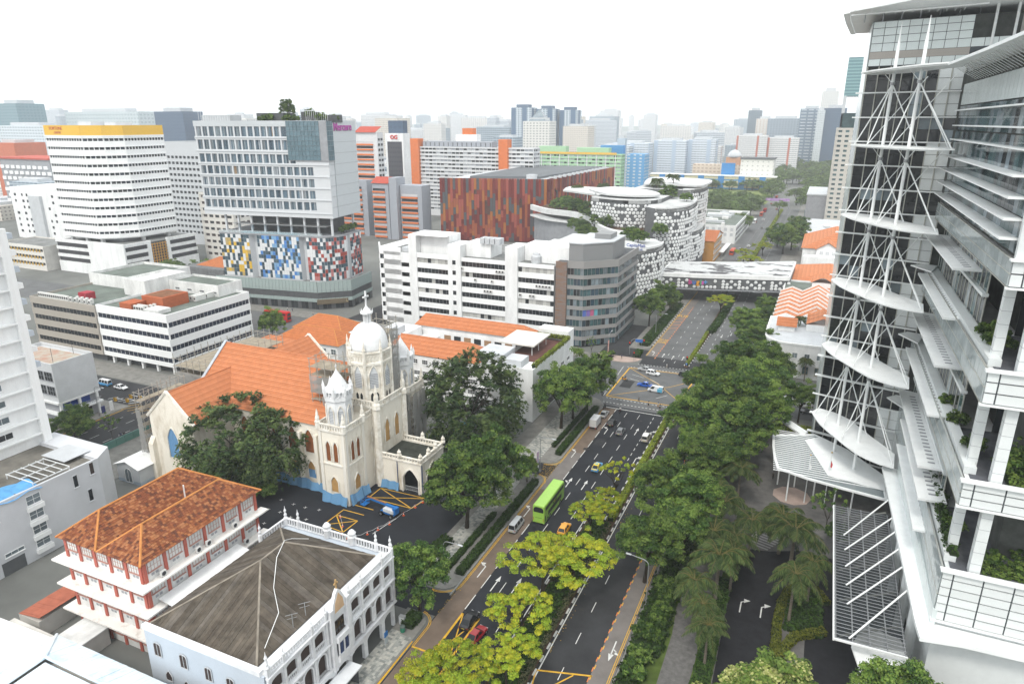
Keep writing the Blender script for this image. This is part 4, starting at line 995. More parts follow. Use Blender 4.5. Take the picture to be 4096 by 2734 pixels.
for k in range(8): a=2*PI*k/8; b.tube((xc+1.3*math.cos(a),yc+1.3*math.sin(a),38.6),(xc+1.35*math.cos(a),yc+1.35*math.sin(a),39.4),0.12,0.02,5)
b.build('lantern_finial',DOMEW,T)
c=MB(); c.box(xc-.16,xc+.16,yc-.13,yc+.13,39.9,43.3); c.box(xc-.16,xc+.16,yc-.95,yc+.95,41.9,42.2); c.build('cross',DOMEW,T)
# porch
PX0,PX1,PY0,PY1=48.0,58.6,-5.2,4.6
pr=MB(); FP=Face(T,(PX0,PY0),0.0); FQ=Face(T,(PX1,PY0),PI/2); FR=Face(T,(PX1,PY1),PI)
arch_panel(pr,FP,0,5.2,0,7.2,2.4,0.05,6.9,7.0,0.05,-.7,0,True); arch_panel(pr,FP,5.2,10.6,0,7.2,7.9,4.0,0,3.4,2.3,-.7,0,True); arch_panel(pr,FQ,0.7,9.1,0,7.2,4.9,5.6,0,3.4,2.6,-.7,0,True); arch_panel(pr,FR,0,10.6,0,7.2,5,4,0,3.4,2.3,-.7,0,True)
pr.build('porch_wall',STONE,T)
b=MB(); arch_trim(b,FP,7.9,4.0,0,3.4,2.3,0.08,0.2,True); arch_trim(b,FQ,4.9,5.6,0,3.4,2.6,0.08,0.2,True); b.build('porch_arch_trim',STONE2,T)
rect_prism(T,'porch_roof',PX0,PX1-.7,PY0+.7,PY1-.7,7.0,7.15,mat('porch_roof_moss',(0.045,0.05,0.042),noise=0.4,scale=0.5))
b=MB(); b.box(PX0,PX1+.2,PY0-.2,PY0+.7,7.2,7.5); b.box(PX0,PX1+.2,PY1-.7,PY1+.2,7.2,7.5); b.box(PX1-.7,PX1+.2,PY0+.7,PY1-.7,7.2,7.5)
for k in range(15): b.cbox((PX0+.4+k*.72,PY0+.2,7.85),(0.34,0.24,0.7)); b.cbox((PX0+.4+k*.72,PY1-.2,7.85),(0.34,0.24,0.7))
for k in range(9): b.cbox((PX1-.2,PY0+1.0+k*.95,7.85),(0.24,0.5,0.7))
b.box(PX0,PX1+.1,PY0-.1,PY0+.4,8.2,8.45); b.box(PX0,PX1+.1,PY1-.4,PY1+.1,8.2,8.45); b.box(PX1-.4,PX1+.1,PY0+.4,PY1-.4,8.2,8.45); b.build('porch_parapet',STONE2,T)
for (x,y) in ((PX1,PY0),(PX1,PY1),(PX0+5.2,PY0),(PX0+5.2,PY1),(PX1,-1.8),(PX1,1.2)): MB().lathe((x,y,8.3),[(0.55,0),(0.6,0.4),(0.4,0.7),(0.5,1.1),(0.2,1.5),(0.05,1.8)],6).build('pinnacle',STONE2,T)
b=MB(); b.tube((*FP.at(4.6,.12),0),(*FP.at(4.6,.12),7),0.09); b.tube((*FQ.at(.3,.12),0),(*FQ.at(.3,.12),7),0.09); b.build('downpipe',mat('pipe_navy',(0.02,0.05,0.16)),T)
b=MB()
for k in range(10): u0=k*.5; d=lambda q:.3+.2*math.sin(q*3); b.quad((*FP.at(u0,d(u0)+.4),.05),(*FP.at(u0+.5,d(u0+.5)+.4),.05),(*FP.at(u0+.5,d(u0+.5)),1.9),(*FP.at(u0,d(u0)),2.0))
for k in range(30): u0=k*.9; d=lambda q:1.0+.2*math.sin(q*2); b.quad((*FN_.at(u0,d(u0)+.4),.05),(*FN_.at(u0+.9,d(u0+.9)+.4),.05),(*FN_.at(u0+.9,d(u0+.9)),2.2+.3*math.sin(u0+.9)),(*FN_.at(u0,d(u0)),2.2+.3*math.sin(u0)))
b.build('blue_sheeting',BTARP,T,smooth=True)
# scaffolding
def scaffold(label, loc, nx, ny, nz, sx, sy, sz, net, seed):
    t=thing('scaffold',label,'scaffolding',loc); r=random.Random(seed); p=MB()
    for i in range(nx+1):
        for j in range(ny+1):
            if 0<i<nx and 0<j<ny: continue
            p.tube((i*sx,j*sy,0),(i*sx+r.uniform(-.1,.1),j*sy,nz*sz+r.uniform(0,1.5)),0.08,n=4)
    for k in range(1,nz+1):
        for j in (0,ny): p.tube((-.5,j*sy,k*sz),(nx*sx+.5,j*sy,k*sz+r.uniform(-.1,.1)),0.07,n=4)
        for i in range(nx+1): p.tube((i*sx,-.4,k*sz),(i*sx,ny*sy+.4,k*sz),0.05,n=4)
    for k in range(nz):
        i=r.randrange(max(1,nx)); p.tube((i*sx,0,k*sz),((i+1)*sx,0,(k+1)*sz),0.045,n=4)
        if ny: p.tube((nx*sx,0,k*sz),(nx*sx,sy,(k+1)*sz),0.045,n=4)
    p.build('poles',POLE,t)
    for k in range(1,nz): MB().box(0,nx*sx,0.1,ny*sy-.1,k*sz+.04,k*sz+.1).build('platform',mat('scaffold_plank',(0.30,0.26,0.20),noise=0.3),t)
    if net:
        for (side,a,c0,L) in net:
            z0,z1=a; m=8; b=MB()
            for q in range(m):
                for zz in range(4):
                    def P(i,jz):
                        u=L*i/m; w_=0.22*math.sin(i*1.9+jz+seed)+0.12*r.random(); z=z0+(z1-z0)*jz/4
                        if side=='S': return (c0+u,-.25-abs(w_),z)
                        return (nx*sx+.25+abs(w_),c0+u,z)
                    r2=r.getstate(); A=P(q,zz); B_=P(q+1,zz); C=P(q+1,zz+1); D_=P(q,zz+1); b.quad(A,B_,C,D_)
            b.build('netting',NET,t,smooth=True)
    return t
scaffold('netted scaffolding tower beside the church porch',(-88.6,126.4,0),3,3,9,1.9,1.9,1.9,[('S',(1.5,17),0,5.7),('E',(1,17),0,5.7)],3)
scaffold('scaffolding with torn netting behind the small belfry',(-97.5,109.5,16.0),4,2,7,2.0,2.0,1.9,[('S',(0,5),3,5),('S',(5.5,9.5),0,8),('E',(0,4),0,4)],4)
scaffold('netted scaffolding wrapped round the far side of the dome',(-90.5,121.5,19.0),3,2,8,1.8,1.8,2.0,[('S',(0,16),3.4,2.0),('E',(0,15),0,3.6)],5)
scaffold('bare pole scaffolding round the church rear wall',(-143.0,112.0,0),5,12,11,2.2,2.2,2.0,[('S',(0,17),0,11),('S',(15,19),1,9)],6)
scaffold('grey netted scaffold strip beside the transept gable',(-136.5,95.5,0),1,5,10,1.8,2.4,2.0,[('S',(0,16),0,1.8)],7)
# ================================================================= mid distance, church side
R3 = random.Random(5)
# ---- white and navy striped office block with beige wing
NAVY = glassmat('navy_strip_glass',(0.022,0.032,0.055)); BEIGE = mat('beige_wall',(0.36,0.33,0.29),noise=0.12,scale=0.2)
T = thing('striped_office','white office block with dark ribbon windows and brick plant room on roof','office',(-217,144,0))
block(T,0,33,0,35,2.6,20.2,WHITE,NAVY,4,{'S':16,'E':22},sill=0.37,head=0.215,pier=0.06,depth=0.25,base=0.0,top=0.9,par=0.9,roof=ROOFGR,ends=0.4,pier_d=0.18)
rect_prism(T,'ground_floor',1.5,31,2.5,34,0,2.6,DGREY)
for x in (3,10,17,24,31.5): rect_prism(T,'column',x,x+.8,0.6,1.4,0,2.6,WHITE)
for y in (9,17,25,33): rect_prism(T,'column',31.6,32.4,y,y+.8,0,2.6,WHITE)
BR = mat('plant_room_brick',(0.40,0.11,0.045),noise=0.2,scale=0.8,stretch=(1,1,4))
MB().box(10,15.5,1.5,7.0,19.3,21.6).build('plant_room',BR,T); MB().box(13.6,23.4,7.2,17.4,19.3,23.0).build('plant_room',BR,T); MB().box(14.6,22.4,8.2,16.4,23.0,23.1).build('plant_deck',mat('rust_deck',(0.20,0.09,0.045),noise=0.4,scale=0.5),T)
MB().box(21,27.5,1.8,6.5,19.3,20.6).build('roof_hatch',WHITE2,T)
T2 = thing('beige_office_wing','beige office wing with four dark ribbon windows and rooftop condensers','office',(-251,143.6,0))
block(T2,0,33.9,0,30,2.6,19.8,BEIGE,GLASSD,4,{'S':18},sill=0.37,head=0.2,pier=0.05,depth=0.25,top=0.8,par=0.8,roof=ROOFGR,ends=0.8,pier_d=0.18)
rect_prism(T2,'ground_floor',0.5,33.5,1.5,29,0,2.6,DGREY); MB().box(17.5,21.5,6,9.5,19.0,21.4).build('plant_room',mat('crimson_plant',(0.34,0.035,0.05)),T2)
gac='white air conditioner unit in the rows on the striped block roof'
for (x0,y0,nx,ny,rz) in ((16.5,2.2,4,2,0),(20.5,4.8,1,2,0),(24.5,19,8,2,PI/2),(24.5,24,8,1,PI/2),(24.5,28.5,7,2,PI/2),(17,19,3,1,0)):
    for i in range(nx):
        for j in range(ny): 
            xx,yy=(x0+i*1.15,y0+j*1.4) if rz==0 else (x0-j*1.8+0.0,y0+i*1.1*0.5)
            ac_unit((-217+xx,144+yy,19.32),rz*0+PI*0,gac,'condensers on striped block',1.05,0.6,1.9)
gac='white air conditioner unit in the rows on the beige wing roof'
for i in range(14): ac_unit((-251+2+i*1.15,143.6+2.5,19.02),0,gac,'condensers on beige wing',1.05,0.6,1.9)
for i in range(9): ac_unit((-251+19.5+i*1.2,143.6+2.0+(i%2)*1.6,19.02),0,gac,'condensers on beige wing',1.05,0.6,1.9)
# ---- older white block behind
T = thing('stained_white_block','stained white block with stepped parapets behind the striped office','building',(-252,167,0))
b=MB(); b.box(0,26,0,24,0,22.5); b.build('wall',WHITE2,T); b=MB(); b.box(27,38,-6,12,0,24.0); b.build('stair_tower',WHITE2,T); b=MB(); b.box(38,62,4,15,0,22.6); b.build('wing',WHITE2,T)
parapet(T,0,26,0,24,22.5,1.0,0.3,WHITE2); parapet(T,27,38,-6,12,24,0.9,0.3,WHITE2); parapet(T,38.02,62,4,15,22.6,0.8,0.3,WHITE2)
MB().quad((0.4,.4,22.52),(25.6,.4,22.52),(25.6,23.6,22.52),(.4,23.6,22.52)).build('roof',ROOFGR,T); MB().quad((38.4,4.4,22.63),(61.6,4.4,22.63),(61.6,14.6,22.63),(38.4,14.6,22.63)).build('roof',ROOFGR,T)
F=Face(T,(38,4),0.0)
for u in (4,10,16,22): window(T,F,u,20.2,2.2,0.9,4,1,WHITE,GLASSD,0.02)
# ---- grey building with blue shopfront
PANELW = mat('pale_panel_wall',(0.54,0.555,0.57),noise=0.08,scale=0.4); SHOPB = mat('shopfront_blue',(0.015,0.05,0.25),rough=0.4,noise=0.1)
T = thing('shop_block','pale grey block with blank panel wall above a blue shopfront','building',(-200,103.4,0))
rect_prism(T,'wall',0,22,0.0,11.4,7.2,17.0,PANELW); rect_prism(T,'core',0,20.6,0.8,11.0,0,7.2,MGREY); parapet(T,0,22,0,11.4,17.0,1.0,0.3,PANELW)
rect_prism(T,'upper_slab',-3,22.0,-0.4,11.6,6.6,7.2,WHITE); rect_prism(T,'balcony_slab',-3,22.3,-.5,11.7,3.4,3.9,WHITE)
F=Face(T,(0,0),0.0); FE=Face(T,(22,0),PI/2)
for k in range(6): window(T,F,1.9+k*3.6,9.0,3.2,2.6,3,2,MGREY,GLASSD,0.02); window(T,F,1.9+k*3.6,13.0,3.2,2.6,3,2,MGREY,GLASSD,0.02)
pieces(T,'shopfront',[(20.65,y,5.3,0.1,2.6,2.4,0,SHOPB) for y in (2.2,5.0,7.8)]+[(20.65,y,1.7,0.1,2.6,3.0,0,GLASSD) for y in (2.2,5.0,7.8)])
for y in (0.5,5.6,10.6): rect_prism(T,'column',21.3,21.9,y-.3,y+.3,0,6.6,WHITE)
b=MB()
for k in range(24): b.tube((22.1,k*.48,3.9),(22.1,k*.48,4.9),0.03,n=4)
b.box(22.05,22.15,0,11.4,4.9,5.0); b.build('railing',METAL,T)
MB().box(1,21,1,10.4,17.02,17.06).build('roof',mat('patchy_roof',(0.32,0.33,0.28),c2=(0.36,0.20,0.15),noise=0.3,scale=0.4),T)
for (x,y) in ((4,2),(10,1),(18,3),(16,10)): MB().tube((x,y,17),(x,y,21),0.06).build('aerial',DGREY,T)
# ---- office tower with yellow crown
YCR = mat('crown_yellow',(0.72,0.44,0.06),rough=0.5,noise=0.08); REDT = mat('sign_maroon',(0.42,0.04,0.05))
T = thing('yellow_crowned_tower','white office tower with punched windows and a yellow crown band','tower',(-374,239,0))
ow=[(0,0),(28,0),(36,6),(41,14),(41,38),(0,38)]
b=MB(); b.prism([(0.3,0.4),(27.9,0.4),(35.7,6.3),(40.6,14.1),(40.6,37.6),(0.3,37.6)],19,76.0); b.build('wall',WHITE,T)
st=([],[],[])
seg=[(ow[0],ow[1],14),(ow[1],ow[2],4),(ow[2],ow[3],4),(ow[3],ow[4],13)]
for p,q,nb in seg:
    L=math.hypot(q[0]-p[0],q[1]-p[1]); F=Face(T,p,math.atan2(q[1]-p[1],q[0]-p[0]))
    facade(F,L,19.5,12,4.28,nb,WHITE,[GLASSD,NAVY],sill=0.5,head=0.2,pier=0.35,depth=0.4,store=st,ends=0.3,pier_d=0.06)
    st[0].append(F.bx(0,L,70.86,71.5,-.4,.25,WHITE))
    pieces(T,'crown_panel',[F.bx(0.02,L-.02,71.5,76.4,-.3,0.1,YCR)])
for f in range(12):
    for p,q,nb in seg:
        L=math.hypot(q[0]-p[0],q[1]-p[1]); F=Face(T,p,math.atan2(q[1]-p[1],q[0]-p[0])); st[0].append(F.bx(0,L,19.5+f*4.28+0.62*4.28+.9,19.5+f*4.28+0.62*4.28+1.05,0.0,0.45,WHITE))
flush(T,st)
F=Face(T,(0,0),0); text_mesh(T,'FORTUNE',2.3,(9.5,-0.14,74.1),(PI/2,0,0),REDT); text_mesh(T,'CENTRE',1.5,(10.5,-0.14,72.3),(PI/2,0,0),REDT)
MB().box(16,26,8,16,76,78.2).build('plant_room',LGREY,T); MB().box(28,36,14,24,76,78.0).build('plant_room',LGREY,T)
for (x,y) in ((2,3),(14,3),(26,3),(38,18),(38,34)): rect_prism(T,'column',x-.8,x+.8,y-.8,y+.8,0,19,WHITE)
rect_prism(T,'core',6,34,8,34,17,19,MGREY)
rect_prism(T,'podium',-6,48,-2,44,0,4,WHITE)
b=MB()
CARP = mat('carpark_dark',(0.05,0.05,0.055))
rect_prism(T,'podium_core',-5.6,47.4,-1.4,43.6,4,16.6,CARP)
for z in (4,8,12,16): rect_prism(T,'podium_band',-6,20,-2,-1.2,z,z+1.7,WHITE)
rect_prism(T,'podium_panel',20,48,-2.0,-1.2,4,17.8,WHITE)
for z in (4,8,12,16): rect_prism(T,'podium_band',47.4,48.1,-1.2,12,z,z+1.7,WHITE); rect_prism(T,'podium_band',47.4,48.1,26,44,z,z+1.7,WHITE)
rect_prism(T,'podium_panel',47.3,48.2,12,14,4,17.8,WHITE); rect_prism(T,'podium_panel',47.3,48.2,24,26,4,17.8,WHITE); rect_prism(T,'podium_roof',-5.8,47.6,-1.6,43.8,16.6,16.8,ROOFG)
OCH=mat('ochre_grille',(0.52,0.28,0.07))
pieces(T,'grille_bar',[(47.8,14.9+k*1.65,10,0.4,0.35,12,0,OCH) for k in range(6)]+[(47.85,19,5+k*1.5,0.4,10,0.35,0,OCH) for k in range(8)])
# ---- low block with yellow fins
T = thing('yellow_finned_block','low beige block with yellow sunshade fins beside the tower podium','building',(-424,232,0))
block(T,0,40,0,22,0,13.5,OFFW,GLASSD,3,{'S':14},sill=0.4,head=0.2,pier=0.4,depth=0.6,base=1.5,par=0.8)
pieces(T,'sun_fin',[(1.4+k*2.75,-0.3,3.4+f*3.75,0.18,0.6,1.5,0,YCR) for k in range(14) for f in range(3)])
# ---- big hotel: podium, coloured panel block, pool deck, upper slab
T = thing('hotel_tower','hotel tower with coloured checker panels below and glazed slab above','hotel',(-183,230,0),rad(8.5))
SLAB = mat('hotel_panel',(0.56,0.58,0.60),rough=0.5,noise=0.06,scale=0.2); MESHG = mat('hotel_mesh_panel',(0.50,0.53,0.55),rough=0.45,noise=0.1,scale=2.0); PODG = mat('podium_glass_screen',(0.33,0.40,0.39),rough=0.25,noise=0.15,scale=0.8,spec=0.6)
b=MB(); b.prism([(-63,0),(-12,0),(0,8),(0,27),(-63,27)],0,8.6); b.build('podium',DGREY,T)
st=[]
segs=[((-63,0),(-12,0),30),((-12,0),(0,8),8),((0,8),(0,27),10)]
for p,q,nb in segs:
    L=math.hypot(q[0]-p[0],q[1]-p[1]); F=Face(T,p,math.atan2(q[1]-p[1],q[0]-p[0]))
    for k in range(nb):
        u0,u1=k*L/nb+.06,(k+1)*L/nb-.06
        st.append(F.bx(u0,u1,7.6,12.4,0.02,0.22,PODG))
        st.append(F.bx(u0,u1,5.0,7.5,-.3,-.1,GLASSD if (k//4)%2==0 else PODG)); st.append(F.bx(u0,u1,3.4,4.9,0.0,0.3,PODG))
        if k%3: st.append(F.bx(u0,u1,0.3,3.3,-.2,0.02,GLASSD))
pieces(T,'podium_panel',st)
MB().prism([(-62.8,0.3),(-12,0.3),(-.3,8.2),(-.3,26.7),(-62.8,26.7)],8.6,11.6).build('podium_deck',ROOFG,T)
text_mesh(T,'Mercure HOTEL',1.8,(-6.4,3.0,3.0),(PI/2,0,math.atan2(8,12)),mat('sign_gold',(0.60,0.50,0.28)),extrude=0.1)
MB().prism([(-12,-.9),(-2,5.6),(-1.2,6.8),(-12.6,-.2)],2.5,4.6).build('sign_board',mat('sign_bronze',(0.15,0.12,0.08)),T)
# checker block z 12..31
PAL={'y':[mat('panel_yellow',(0.66,0.42,0.06),rough=0.4,noise=0.06),mat('panel_tan',(0.46,0.34,0.14),rough=0.4,noise=0.06)],'b':[mat('panel_blue',(0.08,0.22,0.52),rough=0.4,noise=0.06),mat('panel_light_blue',(0.20,0.36,0.56),rough=0.4,noise=0.06)],'r':[mat('panel_red',(0.34,0.075,0.06),rough=0.4,noise=0.06),mat('panel_pink',(0.46,0.18,0.17),rough=0.4,noise=0.06)]}
PW=mat('panel_white',(0.68,0.69,0.70),rough=0.4,noise=0.05)
CGB=glassmat('checker_glass',(0.075,0.12,0.15)); items=[]
def checker(p,q,cols,rows,pal,z0=12.2,z1=30.8):
    L=math.hypot(q[0]-p[0],q[1]-p[1]); F=Face(T,p,math.atan2(q[1]-p[1],q[0]-p[0])); du=L/cols; dz=(z1-z0)/rows
    for r in range(rows):
        for c_ in range(cols):
            v=R3.random(); k=(r//2*3+c_)%4
            m=CGB if (k in(0,) or v<.16) else (PAL[pal][0] if v<.40 else PAL[pal][1] if v<.58 else PW)
            items.append(F.bx(c_*du+.05,(c_+1)*du-.05,z0+r*dz+.04,z0+(r+1)*dz-.04,0.02,0.18 if m is not CGB else 0.1,m))
CB=[(-61,3.5),(-46,3.5),(-45,6),(-42.5,6),(-42,3.5),(-21,3.5),(-20.5,6),(-18,6),(-17.5,3.5),(-9.5,3.5),(-4.5,8.5),(-3.5,12.5),(-3.5,14),(-5,14.5),(-5,15.5),(-3.5,16),(-3.5,26),(-61,26)]
MB().prism(CB,11.6,31.0).build('panel_block_wall',SLAB,T)
checker(CB[0],CB[1],11,11,'y'); checker(CB[4],CB[5],17,11,'b'); checker(CB[8],CB[9],6,11,'r'); checker(CB[9],CB[10],6,11,'r'); checker(CB[10],CB[11],3,11,'r'); checker(CB[15],CB[16],8,13,'r')
pieces(T,'facade_panel',items)
MB().prism([(-61.3,3.2),(-9.3,3.2),(-4.0,8.4),(-3.2,12.5),(-3.2,26.3),(-61.3,26.3)],31.0,31.5).build('pool_deck',MGREY,T)
POOL=mat('pool_water',(0.03,0.28,0.42),rough=0.05,noise=0.1,spec=0.7); MB().box(-50,-22,3.6,6.6,31.5,32.0).build('pool',POOL,T)
b=MB(); b.box(-61,-21,3.25,3.32,31.5,32.7); b.box(-21,-9.5,3.25,3.32,31.5,32.7); b.build('deck_glass_rail',clearglass('rail_glass',(0.55,0.62,0.64),0.35),T)
rect_prism(T,'deck_core',-50,-10,12,24,31.5,38.8,DGREY)
for k in range(9):
    for y in (6.5,25): rect_prism(T,'column',-59+k*6.6-.4,-59+k*6.6+.4,y-.4,y+.4,31.5,38.9,SLAB)
MB().box(-54,-8,4.5,9.5,35.3,35.5).build('deck_canopy',METAL,T)
# upper slab z 39..78.5
UX0,UX1,UY0,UY1=-68.5,-4.5,5.0,29.5
rect_prism(T,'upper_wall',UX0+.4,UX1-.3,UY0+.5,UY1,39,77.6,SLAB)
st=([],[],[])
F=Face(T,(UX0,UY0),0.0)
fz=[(41.5,45.4),(46.6,50.6),(51.8,55.8),(57.0,61.0),(62.4,66.4),(67.6,72.0),(73.0,75.8)][:6]
HGB=glassmat('hotel_glass',(0.11,0.17,0.22)); HGB2=glassmat('hotel_glass_deep',(0.06,0.10,0.14))
gl=[HGB,HGB2,GLASSL,HGB,glassmat('curtain_glass',(0.30,0.33,0.36)),glassmat('curtain_orange',(0.45,0.32,0.20))]
rows=[42.2,47.0,51.8,56.6,61.4,66.8,72.2]; hts=[3.4,3.4,3.4,3.4,3.6,4.0,4.0]
wi=[];sp=[];mu=[]
zc=39.0
for i,(z,h) in enumerate(zip(rows,hts)):
    sp.append(F.bx(0,64,zc,z,-.5,0.0,SLAB)); sp.append(F.bx(0,64,zc+ (z-zc)*.55,zc+(z-zc)*.55+.35,0,0.3,SLAB)); zc=z+h
    W=56 if i<4 else 48 if i>=4 else 56
    n=17 if i<4 else 15
    du=W/n
    for k in range(n):
        u0=0.8+k*du
        mu.append(F.bx(u0-.35,u0+.35,z,z+h,-.48,-.05,SLAB))
        for q in range(4): wi.append(F.bx(u0+.35+q*(du-.7)/4+.03,u0+.35+(q+1)*(du-.7)/4-.03,z+.05,z+h-.05,-.46,-.42,gl[R3.choice([0,0,0,1,1,2,2,3,4,4,5 if k%6==5 else 0])]))
    mu.append(F.bx(0.8+n*du-.35,64,z,z+h,-.48,-.03,SLAB))
sp.append(F.bx(0,64,zc,78.5,-.5,0.0,MESHG))
pieces(T,'spandrel',sp); pieces(T,'pier',mu); pieces(T,'window_pane',wi)
CGX=mat('corner_glass_blue',(0.10,0.16,0.19),rough=0.08,noise=0.45,scale=0.25,island=0.15,spec=0.4)
st=[]
for k in range(9):
    for r in range(8): st.append((UX1-17.5+k*1.7,UY0-.55,62.9+r*1.95+.9,1.6,0.12,1.85,0,CGX))
for k in range(3):
    for r in range(8): st.append((UX1+.45-2.2*0,UY0-.4+.9+k*1.55,62.9+r*1.95+.9,0.12,1.45,1.85,0,CGX))
pieces(T,'corner_glass',st)
MB().box(UX1-18.4,UX1+.35,UY0-.45,UY0+4.6,62.6,78.3).build('corner_box',MGREY,T); 
rect_prism(T,'side_blank',UX1-.3,UX1+.1,UY0+4.8,UY1,39.2,78.6,MESHG)
for k in range(1,9): pieces(T,'side_joint',[(UX1+.12,17.2,39.2+k*4.4,0.05,24,0.12,0,MGREY)])
rect_prism(T,'roof_slab',UX0+.4,UX1-.4,UY0+.6,UY1-.1,77.6,77.8,ROOFG)
text_mesh(T,'Mercure',4.4,(UX1+.25,UY0+13.0,74.6),(PI/2,0,PI/2),mat('sign_magenta',(0.42,0.10,0.34)),extrude=0.25,bold=0.06)
for (x,y,w,d,h) in ((-66,8,14,8,3.0),(-40,10,8,8,3.8),(-33,10,6,8,3.8),(-18,9,5,7,4.2),(-12,9,8,9,3.0)): MB().box(x,x+w,y,y+d,77.8,77.8+h).build('roof_plant',DGREY if w<9 else LGREY,T)
b=MB()
for k in range(14): b.tube((-66+k*1.2,6,77.8),(-66+k*1.2,6,83),0.06,n=4)
for k in range(12): b.tube((-14+k*.9,6.2,77.8),(-14+k*.9,6.2,82.5),0.06,n=4)
b.box(-66,-50,5.9,6.1,82.8,83); b.box(-14,-4.4,6.1,6.3,82.3,82.5); b.build('roof_frame',STEELW,T)
# ---- grey hotel with boxed windows
T = thing('boxed_window_hotel','grey hotel slab with rows of small boxed windows','hotel',(-398,330,0))
block(T,0,56,0,30,0,66,LGREY,GLASSD,14,{'S':15,'E':5},sill=0.3,head=0.25,pier=1.2,depth=0.35,base=6,top=7,par=1.0,ends=1.0)
text_mesh(T,'ib',4.0,(51.0,-0.3,58.5),(PI/2,0,0),mat('sign_red',(0.60,0.06,0.05)),extrude=0.2,bold=0.05)
# ---- slim beige flats
T = thing('beige_flats','slim cream apartment block with grouped dark windows and roof tanks','flats',(-330,292,0))
block(T,0,25,0,14,0,39.5,OFFW,[GLASSD,SHUT],10,{'S':5,'E':3},sill=0.42,head=0.16,pier=1.5,depth=0.3,base=2,par=0.8,ends=1.0)
for x in (3,8.5): MB().lathe((x+4,5,39),[(2,0),(2,3),(1.7,3.3)],10).build('water_tank',OFFW,T)
# ---- white blocks far left
T = thing('scattered_window_block','plain white block with small scattered windows behind the yellow crowned tower','building',(-520,300,0))
rect_prism(T,'wall',0,56,0,30,0,34,WHITE); rect_prism(T,'stair_wall',22,34,-2,0,0,30,LGREY); parapet(T,0,56,0,30,34,1.2,0.4,WHITE)
F=Face(T,(0,0),0.0)
for f in range(7):
    for u in (4,12,17,39,44,52):
        if R3.random()<.75: pieces(T,'window',[F.bx(u,u+1.6+1.2*R3.random(),4+f*4.2,5.8+f*4.2,0.01,0.05,GLASSD)])
T = thing('hexagon_screen_block','block with white hexagon sunshades and red roof line at far left','building',(-632,362,0))
rect_prism(T,'wall',0,64,0,30,0,49,MGREY); rect_prism(T,'roof_band',-1,65,-1,31,49,50.4,mat('roof_red',(0.45,0.09,0.06)))
b=[]
for f in range(9):
    for k in range(9): b.append((3+k*7+(3.5 if f%2 else 0),-0.4,6+f*4.6,4.6,0.8,2.6,0,WHITE))
pieces(T,'sunshade',b)
# ---- seven storey white ribbon-window block
T = thing('ribbon_window_block','white seven storey block with dark ribbon windows and stair towers','office',(-161.5,224.6,0))
rect_prism(T,'wall',4,77,0.8,34,0,29.2,WHITE)
GM=[GLASSD,GLASSD,GLASSD,GLASSD,BLIND]
def ribbon(F,u0,u1,nb,zt,gl=GM):
    sp=[];wi=[];mu=[]
    for i in range(8):
        zb=27.95-1.9-i*3.93
        top=zt if i==0 else 27.95-1.9-(i-1)*3.93
        sp.append(F.bx(u0,u1,zb+1.9,top,-.6,0,WHITE))
        g=R3.choice(gl); 
        for k in range(nb):
            a=u0+(u1-u0)*k/nb; c_=u0+(u1-u0)*(k+1)/nb; wi.append(F.bx(a+.04,c_-.04,max(zb,0.2),zb+1.88,-.42,-.38,g if R3.random()<.8 else R3.choice(gl)))
            if k: mu.append(F.bx(a-.04,a+.04,max(zb,0.2),zb+1.88,-.42,-.30,METAL))
    return sp,wi,mu
SP=[];WI=[];MU=[]
def addr(t): SP.extend(t[0]);WI.extend(t[1]);MU.extend(t[2])
F=Face(T,(0,0),0.0)
Fc=Face(T,(-3,7),math.atan2(-4,5)); addr(ribbon(Face(T,(-4,9),math.atan2(-8.2,6)),0,10.1,8,31)); MB().prism([(-3.6,9),(2.2,1.2),(12,1.2),(12,30),(-3.6,30)],0,29.2).build('wall_end',WHITE,T)
addr(ribbon(Face(T,(2,0.8),0.0),0,10,8,31)); addr(ribbon(F,20,34,9,29.8)); addr(ribbon(F,39.5,58,12,29.4)); addr(ribbon(F,63,77,10,29.2))
pieces(T,'spandrel',SP); pieces(T,'window_pane',WI); pieces(T,'mullion',MU)
rect_prism(T,'stair_tower',16.5,20,-.3,8,0,36.5,WHITE); rect_prism(T,'stair_tower',12.0,16.4,2.0,9,0,31,LGREY); rect_prism(T,'stair_tower',34,39.5,-.6,10,0,34,WHITE); rect_prism(T,'stair_tower',58,63,-.6,10,0,34.8,WHITE)
rect_prism(T,'stair_head',16.5,33,-.2,12,36.5,36.7,WHITE); rect_prism(T,'stair_block',20.05,33,3,12,29.0,36.5,WHITE)
rect_prism(T,'stair_block',39.6,50,4,14,29,34.6,WHITE); rect_prism(T,'stair_block',63.1,74,6,16,29,35.2,WHITE)
for k in range(6): rect_prism(T,'balcony',12.2,16.3,0.8,2.0,4+k*3.93,5.6+k*3.93,LGREY)
for i in range(7): pieces(T,'window',[F.bx(36,37.4,3+3.93*i,4.6+3.93*i,0.6,0.64,GLASSD)])
MB().quad((4.5,1.2,29.25),(76.8,1.2,29.25),(76.8,33.5,29.25),(4.5,33.5,29.25)).build('roof',ROOFG,T)
for k in range(8): MB().box(46+ (k%4)*2.1,47.8+(k%4)*2.1,3+(k//4)*2.2,4.8+(k//4)*2.2,34.6,36.8).build('water_tank',LGREY,T)
b=MB(); b.lathe((69,3,29.3),[(1.9,0),(1.9,2.4),(1.3,3.0),(1.3,3.4)],14); b.build('cooling_tower',LGREY,T)
for (u,i,n) in ((54.5,0,3),(40,0,1),(45.5,1,1),(52.5,1,1),(49.5,2,3),(70.5,1,5),(64,2,1),(68,2,2)):
    for q in range(n): ac_unit((-161.5+u+q*1.25,224.35,24.8-i*3.93),0,'white air conditioner unit hung on the ribbon window block front','wall air conditioners',1.0,0.5,1.0)
